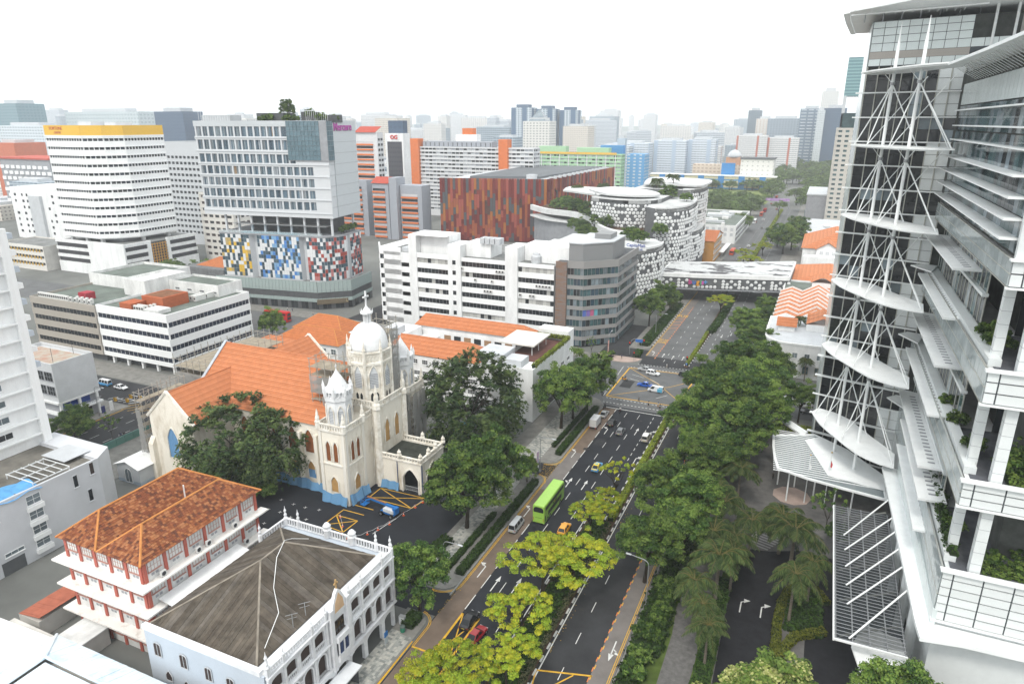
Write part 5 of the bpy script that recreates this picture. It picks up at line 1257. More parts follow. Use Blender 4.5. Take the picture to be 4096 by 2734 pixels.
# ---- grey glazed corner building
T = thing('corner_glass_office','grey banded corner office with chamfered glazed front and louvred roof plant','office',(-84,224,0))
BAND=mat('grey_band',(0.27,0.265,0.26),noise=0.1,scale=0.3); CG=[GLASST,GLASSB,GLASSL,GLASST,GLASSD]
pts=[(0,0.2),(10.5,1.0),(20.5,10.5),(20.5,38),(0,38)]
inn=[(0.5,0.8),(10.2,1.6),(19.9,10.8),(19.9,38),(0.5,38)]
MB().prism(inn,0,31).build('wall',DGREY,T)
SP=[];WI=[];MU=[]
for p,q,nb in ((( 4.5,0.55),pts[1],5),(pts[1],pts[2],9),(pts[2],pts[3],15)):
    L=math.hypot(q[0]-p[0],q[1]-p[1]); F=Face(T,p,math.atan2(q[1]-p[1],q[0]-p[0]))
    SP.append(F.bx(0,L,29,31.6,-.5,0.0,BAND))
    for i in range(8):
        zt=29-i*3.75; zb=zt-2.4
        if zb<2: zb=0.6
        if i<7: SP.append(F.bx(0,L,zb-1.35,zb,-.5,0,BAND))
        for k in range(nb):
            g=R3.choice(CG); 
            if i==4 and p[0]<11 and p[0]>=10 and k<4: g=mat('poster_%d'%k,((0.10,0.16,0.45),(0.20,0.14,0.40),(0.45,0.12,0.22),(0.12,0.35,0.42))[k],noise=0.2)
            WI.append(F.bx(L*k/nb+.05,L*(k+1)/nb-.05,zb+.03,zt-.03,-.3,-.25,g)); MU.append(F.bx(L*k/nb-.04,L*k/nb+.04,zb,zt,-.3,-.12,METAL))
pieces(T,'spandrel',SP); pieces(T,'window_pane',WI); pieces(T,'mullion',MU)
rect_prism(T,'art_panel',0.4,4.5,-.1,0.5,0,31.2,mat('woven_art_panel',(0.16,0.16,0.17),c2=(0.22,0.11,0.05),noise=0.3,scale=0.7,stretch=(0.4,1,3)))
LOU=mat('louvre_grey',(0.24,0.245,0.25),rough=0.5,noise=0.1,scale=8,stretch=(0.1,0.1,6))
MB().prism([(4.5,2),(9.6,2),(18,10.5),(18,26),(4.5,26)],31,37.4).build('louvred_plant',LOU,T); MB().prism([(4.2,1.7),(9.7,1.7),(18.3,10.4),(18.3,26.3),(4.2,26.3)],37.4,37.8).build('plant_roof',LGREY,T); MB().box(10,16,14,22,37.8,39.6).build('roof_housing',LOU,T); MB().box(-8,4,4,20,29.3,35.5).build('white_housing',WHITE,T)
# ---- school with orange roofs and roof garden
T = thing('school','white school with long orange roofs, courtyard and hedged roof terrace','school',(-112,158,0))
WS=WHITE
rect_prism(T,'front_wing',0,42,1.5,14,0,13.6,WS); rect_prism(T,'rear_wing',-4,44,25,36,0,13.6,WS); rect_prism(T,'end_block',35,47,0.2,31,0,14.0,WS); rect_prism(T,'link',-3,4,14,25,0,12,WS)
rect_prism(T,'courtyard_floor',4,35,14,25,0,9,LGREY)
acc=[]
for (x0,x1,y0,y1,z0,z1) in ((-0.8,30,1.2,13.4,13.9,17.6),(-5,37,24.6,33,15.0,18.0)):
    ym=(y0+y1)/2
    roof_slope(T,[(x0,y0,z0),(x1,y0,z0),(x1-5,ym,z1),(x0+2,ym,z1)],'course',ORROOF,0.5,0.08,acc=acc); roof_slope(T,[(x1,y1,z0),(x0,y1,z0),(x0+2,ym,z1),(x1-5,ym,z1)],'course',ORROOF,0.5,0.08,acc=acc)
    roof_slope(T,[(x1,y0,z0),(x1,y1,z0),(x1-5,ym,z1)],'course',ORROOF,0.5,0.08,acc=acc); roof_slope(T,[(x0,y1,z0),(x0,y0,z0),(x0+2,ym,z1)],'course',ORROOF,0.5,0.08,acc=acc)
roof_flush(T,acc,'tile_course')
rect_prism(T,'upper_storey',0,29.4,1.8,13,13.6,13.95,WS); rect_prism(T,'upper_storey',-4,36.4,25.2,32.6,13.6,15.1,WS)
F=Face(T,(0,1.5),0.0)
for k in range(9): window(T,F,2.5+k*3.4,11.2,1.9,1.4,3,2,WHITE,GLASSD,0.02)
for z in (1.6,4.6,7.8):
    pieces(T,'ledge',[F.bx(0,35,z-.7,z-.45,0,0.7,WS)])
    for k in range(9): window(T,F,2.2+k*3.7,z,3.1,1.3,6,2,WHITE,GLASSD,0.02,sill=False)
for k in range(9): b=MB(); b.box(5+k*3.3,5.6+k*3.3,14.2,22,10.4,11.6); b.build('courtyard_beam',LGREY,T)
b=MB(); b.box(4,35,22,22.5,10.6,11.6); b.box(4,35,13.9,14.3,10.6,11.6); b.build('courtyard_beam',LGREY,T)
for k in range(9): pieces(T,'shopfront',[(7+k*3.6,24.95,11.8,2.4,0.1,1.8,0,GLASSD if k%2 else mat('timber_panel',(0.30,0.19,0.11)))])
MB().box(29,37,3.2,11,13.6,17.0).build('plant_room',LGREY,T); MB().box(37.2,42.4,3,8.4,13.6,16.0).build('plant_room',LGREY,T)
DECK=mat('timber_deck',(0.13,0.06,0.05),noise=0.3,scale=0.6,stretch=(0.3,3,1)); MB().box(35.3,46.6,9,30.6,14.0,14.05).build('terrace_deck',DECK,T)
MB().box(31,42,13,26,16.9,17.3).build('terrace_canopy',OFFW,T)
for (x,y) in ((41,14),(41,19),(41,25)): MB().tube((x,y,14),(x,y,16.9),0.12,n=8).build('canopy_post',WHITE,T)
parapet(T,35,47,0.2,31,14.0,1.1,0.25,WS); MB().box(36,46,31.2,36,0,17).build('stair_block',WS,T)
FE=Face(T,(47,0.2),PI/2)
for z in (2.5,6.5): MB().box(47,49,6,12,z,z+2.6).build('bay_window',WS,T); pieces(T,'bay_pane',[(49.02,9,z+1.3,0.06,5,1.8,0,GLASSD)])
for u in (18,23,28): window(T,FE,u,9,2.4,1.2,2,1,WHITE,GLASSD,0.02)
# ---- houses with hip roofs beyond the church
TR2=[mat('brown_orange_tile_%d'%i,c,rough=0.8,noise=0.15,scale=0.7) for i,c in enumerate(((0.46,0.16,0.06),(0.42,0.145,0.055)))]
T = thing('hip_roof_hall','long white house with brown orange hip roofs beyond the church','house',(-158,163,0))
rect_prism(T,'wall',0.8,24,0.8,22,0,10.8,WHITE); rect_prism(T,'gallery',24,34,4,22,0,10.5,WHITE)
hip_roof(T,0,25,0,12,11,14.4,'course',TR2,0.5,along='x',cap=ORTILE); hip_roof(T,-3,18,11,24,11,15.0,'course',TR2,0.5,along='x',cap=ORTILE); hip_roof(T,22,36,8,20,11.6,14.6,'course',ORROOF,0.5,along='y',cap=ORTILE)
F=Face(T,(0.8,0.8),0.0)
for k in range(6): window(T,F,2.6+k*3.8,7.6,2.0,2.0,2,2,WHITE,GLASSL,0.02)
T = thing('small_hip_house','small white house with bright orange hip roof behind the church transept','house',(-161.5,149.5,0)); rect_prism(T,'wall',.6,12.6,.6,12.4,0,10.8,WHITE); hip_roof(T,0,13.4,0,13,11,13.8,'course',ORROOF,0.5,along='y',inset=5)
T = thing('service_block','white service block with rooftop ducts beside the hip roof hall','building',(-124,166,0)); rect_prism(T,'wall',0,10,0,16,0,14.2,WHITE); parapet(T,0,10,0,16,14.2,0.8,0.25,WHITE); b=MB(); b.tube((1.5,2,15.6),(8.5,2,15.6),0.7,n=10); b.build('duct',METAL,T); MB().box(3,7,6,11,14.2,16.4).build('plant',LGREY,T); MB().box(8.3,9.3,3,4,14.2,15.6).build('plant',METAL,T)
# ---- little chapel hall
T = thing('chapel_hall','small pale hall with white sheet roof beside the church gable','hall',(-139.6,90.2,0))
GB=mat('blue_grey_plinth',(0.36,0.42,0.48))
rect_prism(T,'wall',0.4,7.6,0,9,0,4.2,LGREY); rect_prism(T,'plinth',0.35,7.65,-.06,9.0,0,0.8,GB)
roof_slope(T,[(4.2,-.6,5.6),(4.2,9.6,5.6),(0,9.6,4.2),(0,-.6,4.2)][::-1],'strip',WHITE,0.9,0.03,name='roof_sheet'); roof_slope(T,[(8.2,-.6,4.2),(8.2,9.6,4.2),(4.2,9.6,5.6),(4.2,-.6,5.6)],'strip',WHITE,0.9,0.03,name='roof_sheet')
F=Face(T,(0.4,0),0.0); MB().prof([(*F.at(0,0),4.2),(*F.at(7.2,0),4.2),(*F.at(3.7,0),5.5)],(0,0,0),(0,.3,0)).build('gable',LGREY,T); window(T,F,3.6,0.3,2.2,3.4,2,3,WHITE,GLASSL,0.04,arched=1.0)
# ---- site hoarding along the street behind
T = thing('green_hoarding','green netted hoarding along the street behind the church','fence',(-155.2,92,0.1))
for k in range(9): MB().box(-.08,.08,k*2.4+.05,k*2.4+2.35,0,2.0).build('panel',clearglass('green_net',(0.10,0.26,0.22),0.85),T)
# ---- netted building and clay roof near hotel
T = thing('netted_house','low house under grey netting with a clay tile roof beside the hotel','house',(-282,235,0)); rect_prism(T,'wall',0,26,0,14,0,11,mat('netting_grey',(0.16,0.165,0.17),noise=0.3,scale=0.5)); hip_roof(T,4,26,4,20,11,14.5,'course',TR2,0.6,along='x')
# ================================================================= glass library tower on the right
class WB(MB):
    """mesh in world coordinates, stored relative to its thing"""
    def build(s, name, m, T, **k):
        L = T.location; s.v = [(x-L[0],y-L[1],z-L[2]) for x,y,z in s.v]; return MB.build(s, name, m, T, **k)
def wp(T, name, items, limit=300): pieces(T, name, [(i[0]-T.location[0],i[1]-T.location[1],i[2],*i[3:]) for i in items], limit)
R4 = random.Random(9)
PGL = mat('pale_glass_panel',(0.62,0.68,0.68),rough=0.18,noise=0.08,scale=0.3,spec=0.6,island=0.06)
PGS = mat('spandrel_panel_white',(0.68,0.71,0.71),rough=0.3,noise=0.06,scale=0.4,island=0.05)
RAILG = clearglass('rail_glass_pale',(0.50,0.56,0.57),0.72)
LDARK = mat('library_dark_glass',(0.010,0.012,0.015),rough=0.06,noise=0.5,scale=0.25,spec=0.45,island=0.4)
LIN = mat('library_interior',(0.07,0.075,0.07),noise=0.4,scale=0.5); MULL = mat('mullion_cream',(0.42,0.42,0.38),rough=0.5,noise=0.1); WST = mat('blade_white',(0.80,0.82,0.82),rough=0.45,noise=0.07,scale=0.5); JOINT = mat('joint_dark',(0.07,0.08,0.09),noise=0)
LIB = thing('glass_library','tall white and dark glass library tower with curved sunshade blades and sky gardens','tower',(20.0,120.0,0))
T = LIB
# --- block A : dark glazed front behind the blades
A0=Vector((4.8,165.2)); A1=Vector((21.4,161.0)); du=(A1-A0); LA=du.length; aA=math.atan2(du.y,du.x)
class WFace(Face):
    pass
FA=Face(T,(A0.x-20,A0.y-120),aA)
WB().prism([(5.0,165.8),(21.6,161.6),(60,161.6),(60,196),(5.0,196)],0,97.0).build('core',LIN,T)
pan=[];mul=[];pale=[];bar=[]
nC=8; cw=LA/nC; fh=4.73
for r in range(18):
    z0=3.2+r*fh
    if z0+fh>88.7: break
    for k in range(nC):
        a,b_=k*cw+.06,(k+1)*cw-.06
        isp = k>=6 and (r%3!=0)
        for h in (0,1):
            za=z0+.25+h*(fh-.3)/2; zb_=za+(fh-.3)/2-.08
            if isp: pale.append(FA.bx(a,b_,za,zb_,0.0,0.08,PGS))
            else: pan.append(FA.bx(a,b_,za,zb_,0.0,0.05,LDARK if R4.random()<.93 else GLASSL))
    bar.append(FA.bx(-1.4,LA,z0-.12,z0+.12,0.05,0.9 if r%3 else 0.5,WST))
for k in range(nC+1): mul.append(FA.bx(k*cw-.09,k*cw+.09,3,88.6,0.02,0.3 if k%2 else 0.16,MULL))
pieces(T,'glass_pane',pan); pieces(T,'white_panel',pale); pieces(T,'mullion',mul); pieces(T,'floor_fin',bar)
# upper pale panel grid of block A
top=[]
for (za,zb_) in ((88.7,89.95),(91.35,92.8),(92.9,94.2),(94.3,95.6),(95.7,96.8)):
    for k in range(14):
        if zb_>92.85 and k>7: continue
        top.append(FA.bx(k*cw+.05,(k+1)*cw-.05,za,zb_,0.1,0.2,PGL))
pieces(T,'crown_panel',top); pieces(T,'crown_louvre',[FA.bx(0.0,8*cw,90.0,91.3,0.05,0.16,mat('louvre_taupe',(0.40,0.37,0.34),noise=0.1,scale=6,stretch=(.1,.1,5)))])
pieces(T,'crown_backing',[FA.bx(-.1,14*cw,88.5,92.85,-.2,0.08,JOINT),FA.bx(-.1,8*cw,92.85,96.9,-.2,0.08,JOINT),FA.bx(8.3*cw,14*cw,92.9,96.5,-2.6,-2.4,mat('plant_concrete',(0.42,0.41,0.39),c2=(0.28,0.26,0.24),noise=0.3,scale=0.6))])
for k in (9.5,11,12.6): x,y=FA.at(k*cw,0.3); MB().tube((x,y,88),(x,y,99),0.24,n=8).build('roof_mast',WST,T)
# side (west) wall of A beyond the corner
WB().box(4.55,4.95,165.4,196,3,96.8).build('side_wall',PGL,T)
# roof canopy
b=WB(); pts=[(0.1,160),(3.5,156.4),(7,152.6),(12,146.5),(20,139),(44,130),(62,128),(62,200),(2,198),(0.6,175)]
b.prism(pts,98.3,98.7); b.build('roof_canopy',WST,T)
b=WB(); b.prism([(-1.0,161),(0.1,160),(0.6,175),(2,198),(1.0,198),(-0.4,176)],98.1,98.25)
for k in range(14): x=1+k*1.4; b.tube((x,160.5,97.6),(x,156.5,98.3),0.06,n=4)
b.tube((0.5,160,97.7),(22,153.5,97.7),0.12); b.build('canopy_edge',WST,T)
for k in range(7): WB().tube((3+k*3.2,164.5,96.8),(3+k*3.2,163.0,98.3),0.1).build('canopy_strut',MGREY,T)
# --- blades
BL=[(3.6,160),(4.3,157),(5.3,153.8),(6.8,150.6),(8.5,147.6),(10.4,144.2),(12.3,141.3),(14.2,139.5),(16.2,138.2),(18.8,137.4),(19.4,144.0),(17.8,147.0),(15.6,150.8),(13.4,155.0),(11.8,158.4),(8.5,161.6),(5.0,163.0)]
LEV=[14.6,31.0,45.6,59.6,73.6,87.2]
for z in LEV:
    b=WB(); n=len(BL); cx=sum(p[0] for p in BL)/n; cy_=sum(p[1] for p in BL)/n
    b.prism(BL,z-.12,z+.12); inn=[(cx+(x-cx)*.9,cy_+(y-cy_)*.93) for x,y in BL]; b.prism(inn,z-.34,z-.121); b.build('blade',WST,T)
# --- masts and bracing
M1=(9.1,154.6); M2=(12.9,147.2)
for (mx_,my_) in (M1,M2):
    b=WB(); b.tube((mx_,my_,4),(mx_,my_,91.5),0.30,n=10); b.tube((mx_,my_,91.5),(mx_,my_,95.5),0.26,0.03,10); b.build('mast',WST,T)
for i,z in enumerate(LEV[:5]):
    zt=LEV[i+1]-2.4
    for (m_,ends) in ((M1,((4.3,159.2),(6.2,152.2),(14.6,151.6))),(M2,((9.6,146.0),(18.6,139.4),(18.9,145.6)))):
        for e in ends: WB().tube((m_[0],m_[1],zt),(e[0],e[1],z+.1),0.11,n=6).build('brace',WST,T)
        WB().tube((m_[0],m_[1],zt-.25),(m_[0],m_[1],zt+.25),0.45,n=8).build('collar',METAL,T)
        WB().tube((m_[0],m_[1],zt),(m_[0]-1.6,m_[1]+2.2,LEV[i+1]-.3),0.07,n=5).build('brace',WST,T)
        WB().tube((m_[0]-2.6,m_[1]+3.4,z+.1),(m_[0]+6.2,m_[1]+6,zt+1.5),0.09,n=5).build('brace',WST,T)
# --- block B : corner (20.5,93)
WB().box(27.5,62,100,161,0,60).build('core_b',LIN,T)
WB().box(21.2,62,93.9,161,63,86.6).build('core_b',LIN,T)
WB().box(21.0,62,93.6,161.0,0,14).build('base_wall',PGS,T)
BANDS=[(14.0,22.0,6),(31.4,35.2,3),(45.4,49.9,3),(59.8,63.2,2)]
pan=[];jn=[];rail=[];rj=[]
for (z0,z1,nr) in BANDS:
    WB().box(21.0,62,93.6,161,z0+.1,z1-.5).build('floor_slab',PGS if z0<30 else WHITE,T)
    dz=(z1-z0-.35)/nr; us=[20.5,21.8]+[21.8+3.35*k for k in range(1,10)]
    for r in range(nr):
        for a,b_ in zip(us,us[1:]): pan.append(((a+b_)/2,93.2,z0+.18+dz*(r+.5),b_-a-.18,0.3,dz-.18,0,PGS))
    jn.append(((20.6+52)/2,93.36,(z0+z1)/2,31.4,0.2,z1-z0-.2,0,JOINT))
    jn.append((36.5,93.1,z1-.1,32.6,1.0,0.25,0,WST)); jn.append((36.5,93.2,z0+.02,32.4,0.7,0.22,0,WST))
    # glass rail band along the street side
    for k in range(28):
        y0=93.4+k*2.3; rail.append((20.5,y0+1.12,(z0+z1)/2+.1,0.12,2.2,z1-z0-.3,0,RAILG))
    for q in (0,1,2): rj.append((20.52,125.3,z0+.1+(z1-z0-.2)*q/2,0.2,64,0.1,0,MULL))
wp(T,'spandrel_panel',pan); wp(T,'band_trim',jn); wp(T,'glass_rail',rail); wp(T,'rail_bar',rj)
# garden floors (paving) and back walls
for (z0,z1) in ((22.0,31.4),(35.2,45.4),(49.9,59.8)):
    zf=z0-.45
    WB().box(21.5,62,94.0,112,zf,zf+.06).build('terrace_paving',mat('terrace_slate',(0.10,0.105,0.12),noise=0.35,scale=0.5),T)
    bk=[]
    for k in range(10): bk.append((28.2+k*3.3,111.8,(zf+z1)/2,3.1,0.15,z1-zf-.3,0,GLASSD)); bk.append((29.8+k*3.3,111.6,(zf+z1)/2,0.14,0.2,z1-zf,0,WST))
    wp(T,'terrace_glazing',bk)
    for (x,y,w) in ((22.0,98.2,1.1),(24.1,94.6,1.25)):
        b=WB(); b.box(x-w/2,x+w/2,y-w/2,y+w/2,zf,z1+.2); b.build('column',PGS,T)
        wp(T,'column_joint',[(x,y,zf+1.6+q*1.7,w+.03,w+.03,0.05,0,MGREY) for q in range(5)])
    WB().box(20.9,22.3,96,157,zf,zf+1.0).build('planter_edge',PGS,T)
# set back glazing with floor bars on the street side
g_=[];fl=[];wg=[]
for z in (22.3,26.9,35.6,40.4,50.2,55.0):
    for k in range(17): 
        y0=112.5+k*2.65; g_.append((22.6,y0+1.3,z+2.1,0.1,2.5,4.0,0,RAILG if k%5==4 else GLASSD if R4.random()<.6 else GLASST))
    fl.append((22.4,135,z-.15,0.8,45.5,0.45,0,PGS))
for k in range(18): 
    for (za,zb_) in ((22,31.4),(35.2,45.4),(49.9,59.8)): fl.append((22.55,112.5+k*2.65,(za+zb_)/2,0.16,0.14,zb_-za,0,MULL))
wp(T,'window_pane',g_); wp(T,'floor_bar',fl)
WINGS=[(57.2,118,155),(49.6,118,153.6),(42.2,117,152.6),(34.8,115,151.5),(26.2,114.5,150.5),(23.4,109,141),(18.6,108,140)]
for (z,y0,y1) in WINGS:
    b=WB(); b.prism([(18.8,y0),(22.6,y0),(22.6,y1-1.5),(18.8,y1)],z-.16,z+.16); b.build('sunshade_wing',WST,T)
    wp(T,'wing_slot',[(20.9,y0+2+k*1.5,z+.17,1.0,0.5,0.03,0,MGREY) for k in range(int((y1-y0-4)/1.5))])
b=WB(); b.prism([(17.2,140.5),(18.6,93),(18.9,89.6),(24,90.5),(62,92.0),(62,93.4),(21.0,93.4),(20.6,140.5)],12.6,13.2); b.build('sunshade_wing',WST,T)
b=WB(); b.prism([(19.6,139),(20.4,93),(20.9,93),(20.4,139)],13.2,15.6); b.build('wing_glass_wall',PGL,T)
for (z,y0,y1) in ((42.0,140,152),(27.5,139,150),(56.8,141,153)): pass
for z in (22.0,36.2,50.6): b=WB(); b.prism([(17.6,156.2),(20.6,150.5),(22.4,157.5),(19.5,158.4)],z-.12,z+.12); b.build('small_blade',WST,T)
# upper street side louvres and glass
for z in (65.2,67.4,69.8,72.2,75.0,77.4,80.0):
    y0,y1=(94.6,153.5)
    b=WB(); b.prism([(19.0 if z<74 else 19.9,y0),(21.0,y0),(21.0,y1-1.2),(19.0 if z<74 else 19.9,y1)],z-.1,z+.1); b.build('louvre',WST,T)
g_=[]
for k in range(27):
    y0=94+k*2.3
    for (za,zb_,m_) in ((63.4,67.5,None),(67.6,72.0,None),(72.1,76.5,None),(76.6,80.8,None),(80.9,84.6,PGL)):
        g_.append((21.0,y0+1.12,(za+zb_)/2,0.1,2.2,zb_-za-.1,0,m_ or (GLASST if R4.random()<.45 else GLASSL if R4.random()<.6 else GLASSD)))
for k in range(11): 
    for za in (63.4,67.6,72.1,76.6,80.9): g_.append((23.5+k*3.35,93.7,za+2,3.2,0.12,3.9,0,PGS if za>66 or k<1 else GLASSD))
wp(T,'upper_pane',g_)
WB().box(20.7,21.7,93.3,94.1,63.2,85).build('corner_post',PGS,T)
b=WB(); b.prism([(15.6,137.0),(16.6,110),(17.0,88),(62,86),(62,161),(22,161),(18.8,141)],86.7,87.1); b.build('roof_slab',WST,T)
b=WB()
for k in range(26): b.tube((17.6,93+k*2.0,86.65),(21.0,94.2+k*2.0,84.8),0.07,n=4)
b.build('roof_strut',WST,T)
# --- entrance canopy
b=WB(); pc=[(-4.0,158.3),(-3.6,152),(-2.9,146.5),(-1.9,141.6),(4,139.4),(10.4,138.0),(18.7,136.5),(18.5,147),(12,157),(5,162.8)]
n=len(pc); 
rim=WB()
for p,q in zip(pc,pc[1:]+pc[:1]): rim.prism([(p[0],p[1]),(q[0],q[1]),(q[0]*.955+8*.045,q[1]*.955+150*.045),(p[0]*.955+8*.045,p[1]*.955+150*.045)],7.75,8.15)
rim.build('canopy_rim',WST,T)
CANG=clearglass('canopy_glass',(0.40,0.46,0.48),0.55)
b=WB(); b.poly([(x*.955+8*.045,y*.955+150*.045,8.0) for x,y in pc]); b.build('canopy_glass',CANG,T)
it=[]
for k in range(22):
    y=140.6+k*1.0; xs=-2.6-min(1.2,(k*.07)); xe=min(18,18.2-(max(0,y-147)*.8)); it.append(((xs+xe)/2,y,8.1,xe-xs,0.22,0.08,0,WST))
for k in range(6): it.append((0.5+k*3.0,148.5,7.9,0.12,16-abs(k-2)*1.5,0.2,0,METAL))
wp(T,'canopy_slat',it)
b=WB(); b.prism([(8,142),(18.4,140),(18.4,147),(12,156.5),(6,161),(3,158)],8.2,8.35); b.build('canopy_panel',WST,T)
b=WB(); b.prism([(2.6,163.5),(3.6,166),(-3.5,175),(-5.2,173.2)],6.6,7.0); b.build('side_ramp_roof',WST,T)
for (x,y) in ((-1.5,149.6),(0.7,142.9),(2.0,149.9),(6.0,147.1),(13,141),(10,144)): WB().tube((x,y,0.12),(x,y,8),0.16,n=8).build('canopy_post',WST,T)
# --- glazed grid canopy over the driveway
DGL=clearglass('grid_glass_dark',(0.03,0.038,0.042),0.6)
b=WB(); b.quad((9.0,91,8.15),(18.4,92.5,8.15),(18.4,131,8.15),(9.4,129.5,8.15)); b.build('drive_canopy_glass',DGL,T)
it=[]
for k in range(46): it.append((13.8,91.6+k*.85,8.24,9.2,0.06,0.08,0,MGREY))
for k in range(5): it.append((9.4+k*2.2,111,8.05,0.16,39,0.25,0,METAL))
it.append((9.1,110.5,8.2,0.22,39,0.3,0,WST)); it.append((13.7,91.2,8.2,9.4,0.22,0.3,0,WST))
wp(T,'drive_canopy_bar',it)
for k in range(5): WB().tube((10,93+k*8.4,7.6),(18.2,99+k*8.4,7.4),0.16,n=6).build('drive_canopy_truss',MULL,T)
for p,q in zip(((18.77,101.3),(18.4,106.9),(18.3,112),(18.1,117.2),(17.8,121.5),(17.7,128.1)),((11.1,92.0),(10.95,99.9),(10.9,104.8),(10.85,110),(10.8,115),(10.7,119.7))): WB().tube((*p,12.6),(*q,8.3),0.13,n=6).build('tie_rod',WST,T)
for (x,y) in ((19.2,126.5),(19.4,118.4),(19.6,108.6),(19.6,99)): WB().tube((x,y,0),(x,y,12.6),0.75,n=12).build('round_column',PGS,T)
b=WB(); V=[(11.7,93.4,6.2),(13.4,97.4,7.4),(18.0,95.6,7.6),(15.2,93.6,6.6),(12.9,90.2,5.0),(15.8,90.0,5.6),(11.9,89.2,3.8),(19.0,90.8,6.6),(16.5,86.5,4.2)]
for f in ((0,1,3),(1,2,3),(0,3,4),(3,5,4),(3,2,7),(3,7,5),(4,5,6),(5,7,8),(5,8,6)): b.tri(*[V[i] for i in f])
for f in ((0,1,3),(1,2,3),(0,3,4),(3,5,4),(3,2,7),(3,7,5),(4,5,6),(5,7,8),(5,8,6)): b.tri(*[(V[i][0],V[i][1],V[i][2]-.3) for i in reversed(f)])
b.build('faceted_canopy',WST,T)
for (x,y,h) in ((4.3,143.6,11.2),(8.2,144.0,12.4)):
    t=thing('flagpole','white flagpole with gold ball in front of the entrance canopy','flagpole',(x,y,0.12),0,'flagpoles at the entrance')
    MB().tube((0,0,0),(0,0,h),0.12,0.07,8).build('pole',STEELW,t); MB().lathe((0,0,h),[(0.02,0),(0.17,0.12),(0.17,0.24),(0.02,0.36)],8).build('gold_ball',mat('gold',(0.55,0.34,0.06),rough=0.3,metal=0.8,noise=0),t); b=MB(); b.quad((0.1,0,h-1.6),(0.5,.15,h-2.6),(0.4,.1,h-3.4),(0.1,0,h-3.2)); b.build('flag',mat('flag_red',(0.5,0.07,0.07)) if h>12 else WHITE,t)

# ================================================================= brown panel mall and white hexagon mall
T = thing('rust_panel_mall','large mall block clad in rust red, ochre and grey vertical panels','mall',(-168,430,0))
PB=[mat('panel_rust_%d'%i,c,rough=0.6,noise=0.12,scale=0.3) for i,c in enumerate(((0.15,0.022,0.018),(0.20,0.032,0.022),(0.33,0.115,0.028),(0.075,0.078,0.085),(0.12,0.018,0.016),(0.28,0.075,0.03),(0.30,0.07,0.05)))]
fp=[(-239,412),(-168,430),(-163,572),(-246,560)]
WB().prism([(-238.6,412.9),(-168.6,430.6),(-163.6,571.5),(-245.5,559.5)],0,41).build('wall',mat('rust_core',(0.10,0.05,0.04)),T)
it=[]; R5=random.Random(3)
for (p,q,nc,depth) in ((fp[0],fp[1],40,0.35),(fp[1],fp[2],64,0.5)):
    L=math.hypot(q[0]-p[0],q[1]-p[1]); F=Face(T,(p[0]+168,p[1]-430),math.atan2(q[1]-p[1],q[0]-p[0])); w=L/nc
    for k in range(nc):
        z=0.5; first=R5.uniform(1.5,6)
        while z<41.8:
            h=min(first if z<1 else R5.choice((3.0,4.5,6.0,7.5,9.0)),42.2-z)
            if z+h>36: h=42.2-z
            if not(R5.random()<.03): d=0.1+depth*R5.random(); it.append(F.bx(k*w+.06,(k+1)*w-.06,z,z+h-.06,-.1,d,R5.choice(PB)))
            z+=h
pieces(T,'cladding_panel',it)
ROOFD=mat('roof_charcoal',(0.13,0.14,0.15),noise=0.15,scale=0.1)
WB().prism([(-236,416),(-170,432.5),(-165.5,568),(-242,557)],41,41.5).build('roof',LGREY,T); WB().prism([(-222,424),(-176,438),(-170,560),(-232,550)],41.5,43.0).build('roof_field',ROOFD,T)
b=WB(); b.box(-184,-178,433,438,41.5,44.5); b.build('roof_unit',LGREY,T)
wp(T,'roof_beam',[(-167.6+k*.1,440+k*9,42.4,5.5,1.0,1.2,0,LGREY) for k in range(14)])
# white hex mall
HEXW=mat('hex_white',(0.68,0.69,0.69),rough=0.45,noise=0.08,island=0.06); HEXD=mat('hex_backing',(0.13,0.135,0.14),noise=0.2)
def hexmesh():
    b=MB(); r=1.0; P=[(r*math.cos(PI/3*k),r*math.sin(PI/3*k)) for k in range(6)]
    b.v=[(x,0,z) for x,z in P]+[(x*.6,-.35,z*.6) for x,z in P]; b.f=[(k,(k+1)%6,6+(k+1)%6,6+k) for k in range(6)]+[tuple(range(6,12))]; b.m=[0]*7
    b.f=[tuple(reversed(f)) for f in b.f]
    me=bpy.data.meshes.new('hexagon'); me.from_pydata(b.v,[],b.f); me.materials.append(HEXW); me.update()
    return me,b
HEXM,HEXB=hexmesh()
def inst(T,name,lst,limit=300):
    lst=sorted(lst,key=lambda t:(Vector(t[0])-CAMP).length)
    for (p,a,s) in lst[:limit]:
        o=bpy.data.objects.new(name,HEXM); COL.objects.link(o); o.parent=T; o.location=Vector(p)-Vector(T.location); o.rotation_euler=(0,0,a); o.scale=(s,s,s)
    if lst[limit:]:
        c=MB()
        for (p,a,s) in lst[limit:]:
            M=Matrix.Translation(Vector(p)-Vector(T.location))@Matrix.Rotation(a,4,'Z'); i=len(c.v)
            c.v+=[tuple(M@(Vector(v)*s)) for v in HEXB.v]; c.f+=[tuple(q+i for q in f) for f in HEXB.f]; c.m+=[0]*7
        c.build(name,HEXW,T,kind='stuff')
T = thing('hexagon_mall','white mall of curved volumes clad in hexagon mesh with planted terraces','mall',(-90,340,0))
def smooth(pts,n=5):
    out=[]; m=len(pts)
    for i in range(m-1):
        p0,p1,p2,p3=[Vector(pts[max(0,min(m-1,i+k))]) for k in (-1,0,1,2)]
        for k in range(n):
            t=k/n; out.append(tuple(0.5*((2*p1)+(p2-p0)*t+(2*p0-5*p1+4*p2-p3)*t*t+(3*p1-p0-3*p2+p3)*t**3)))
    out.append(pts[-1]); return out
hx=[]
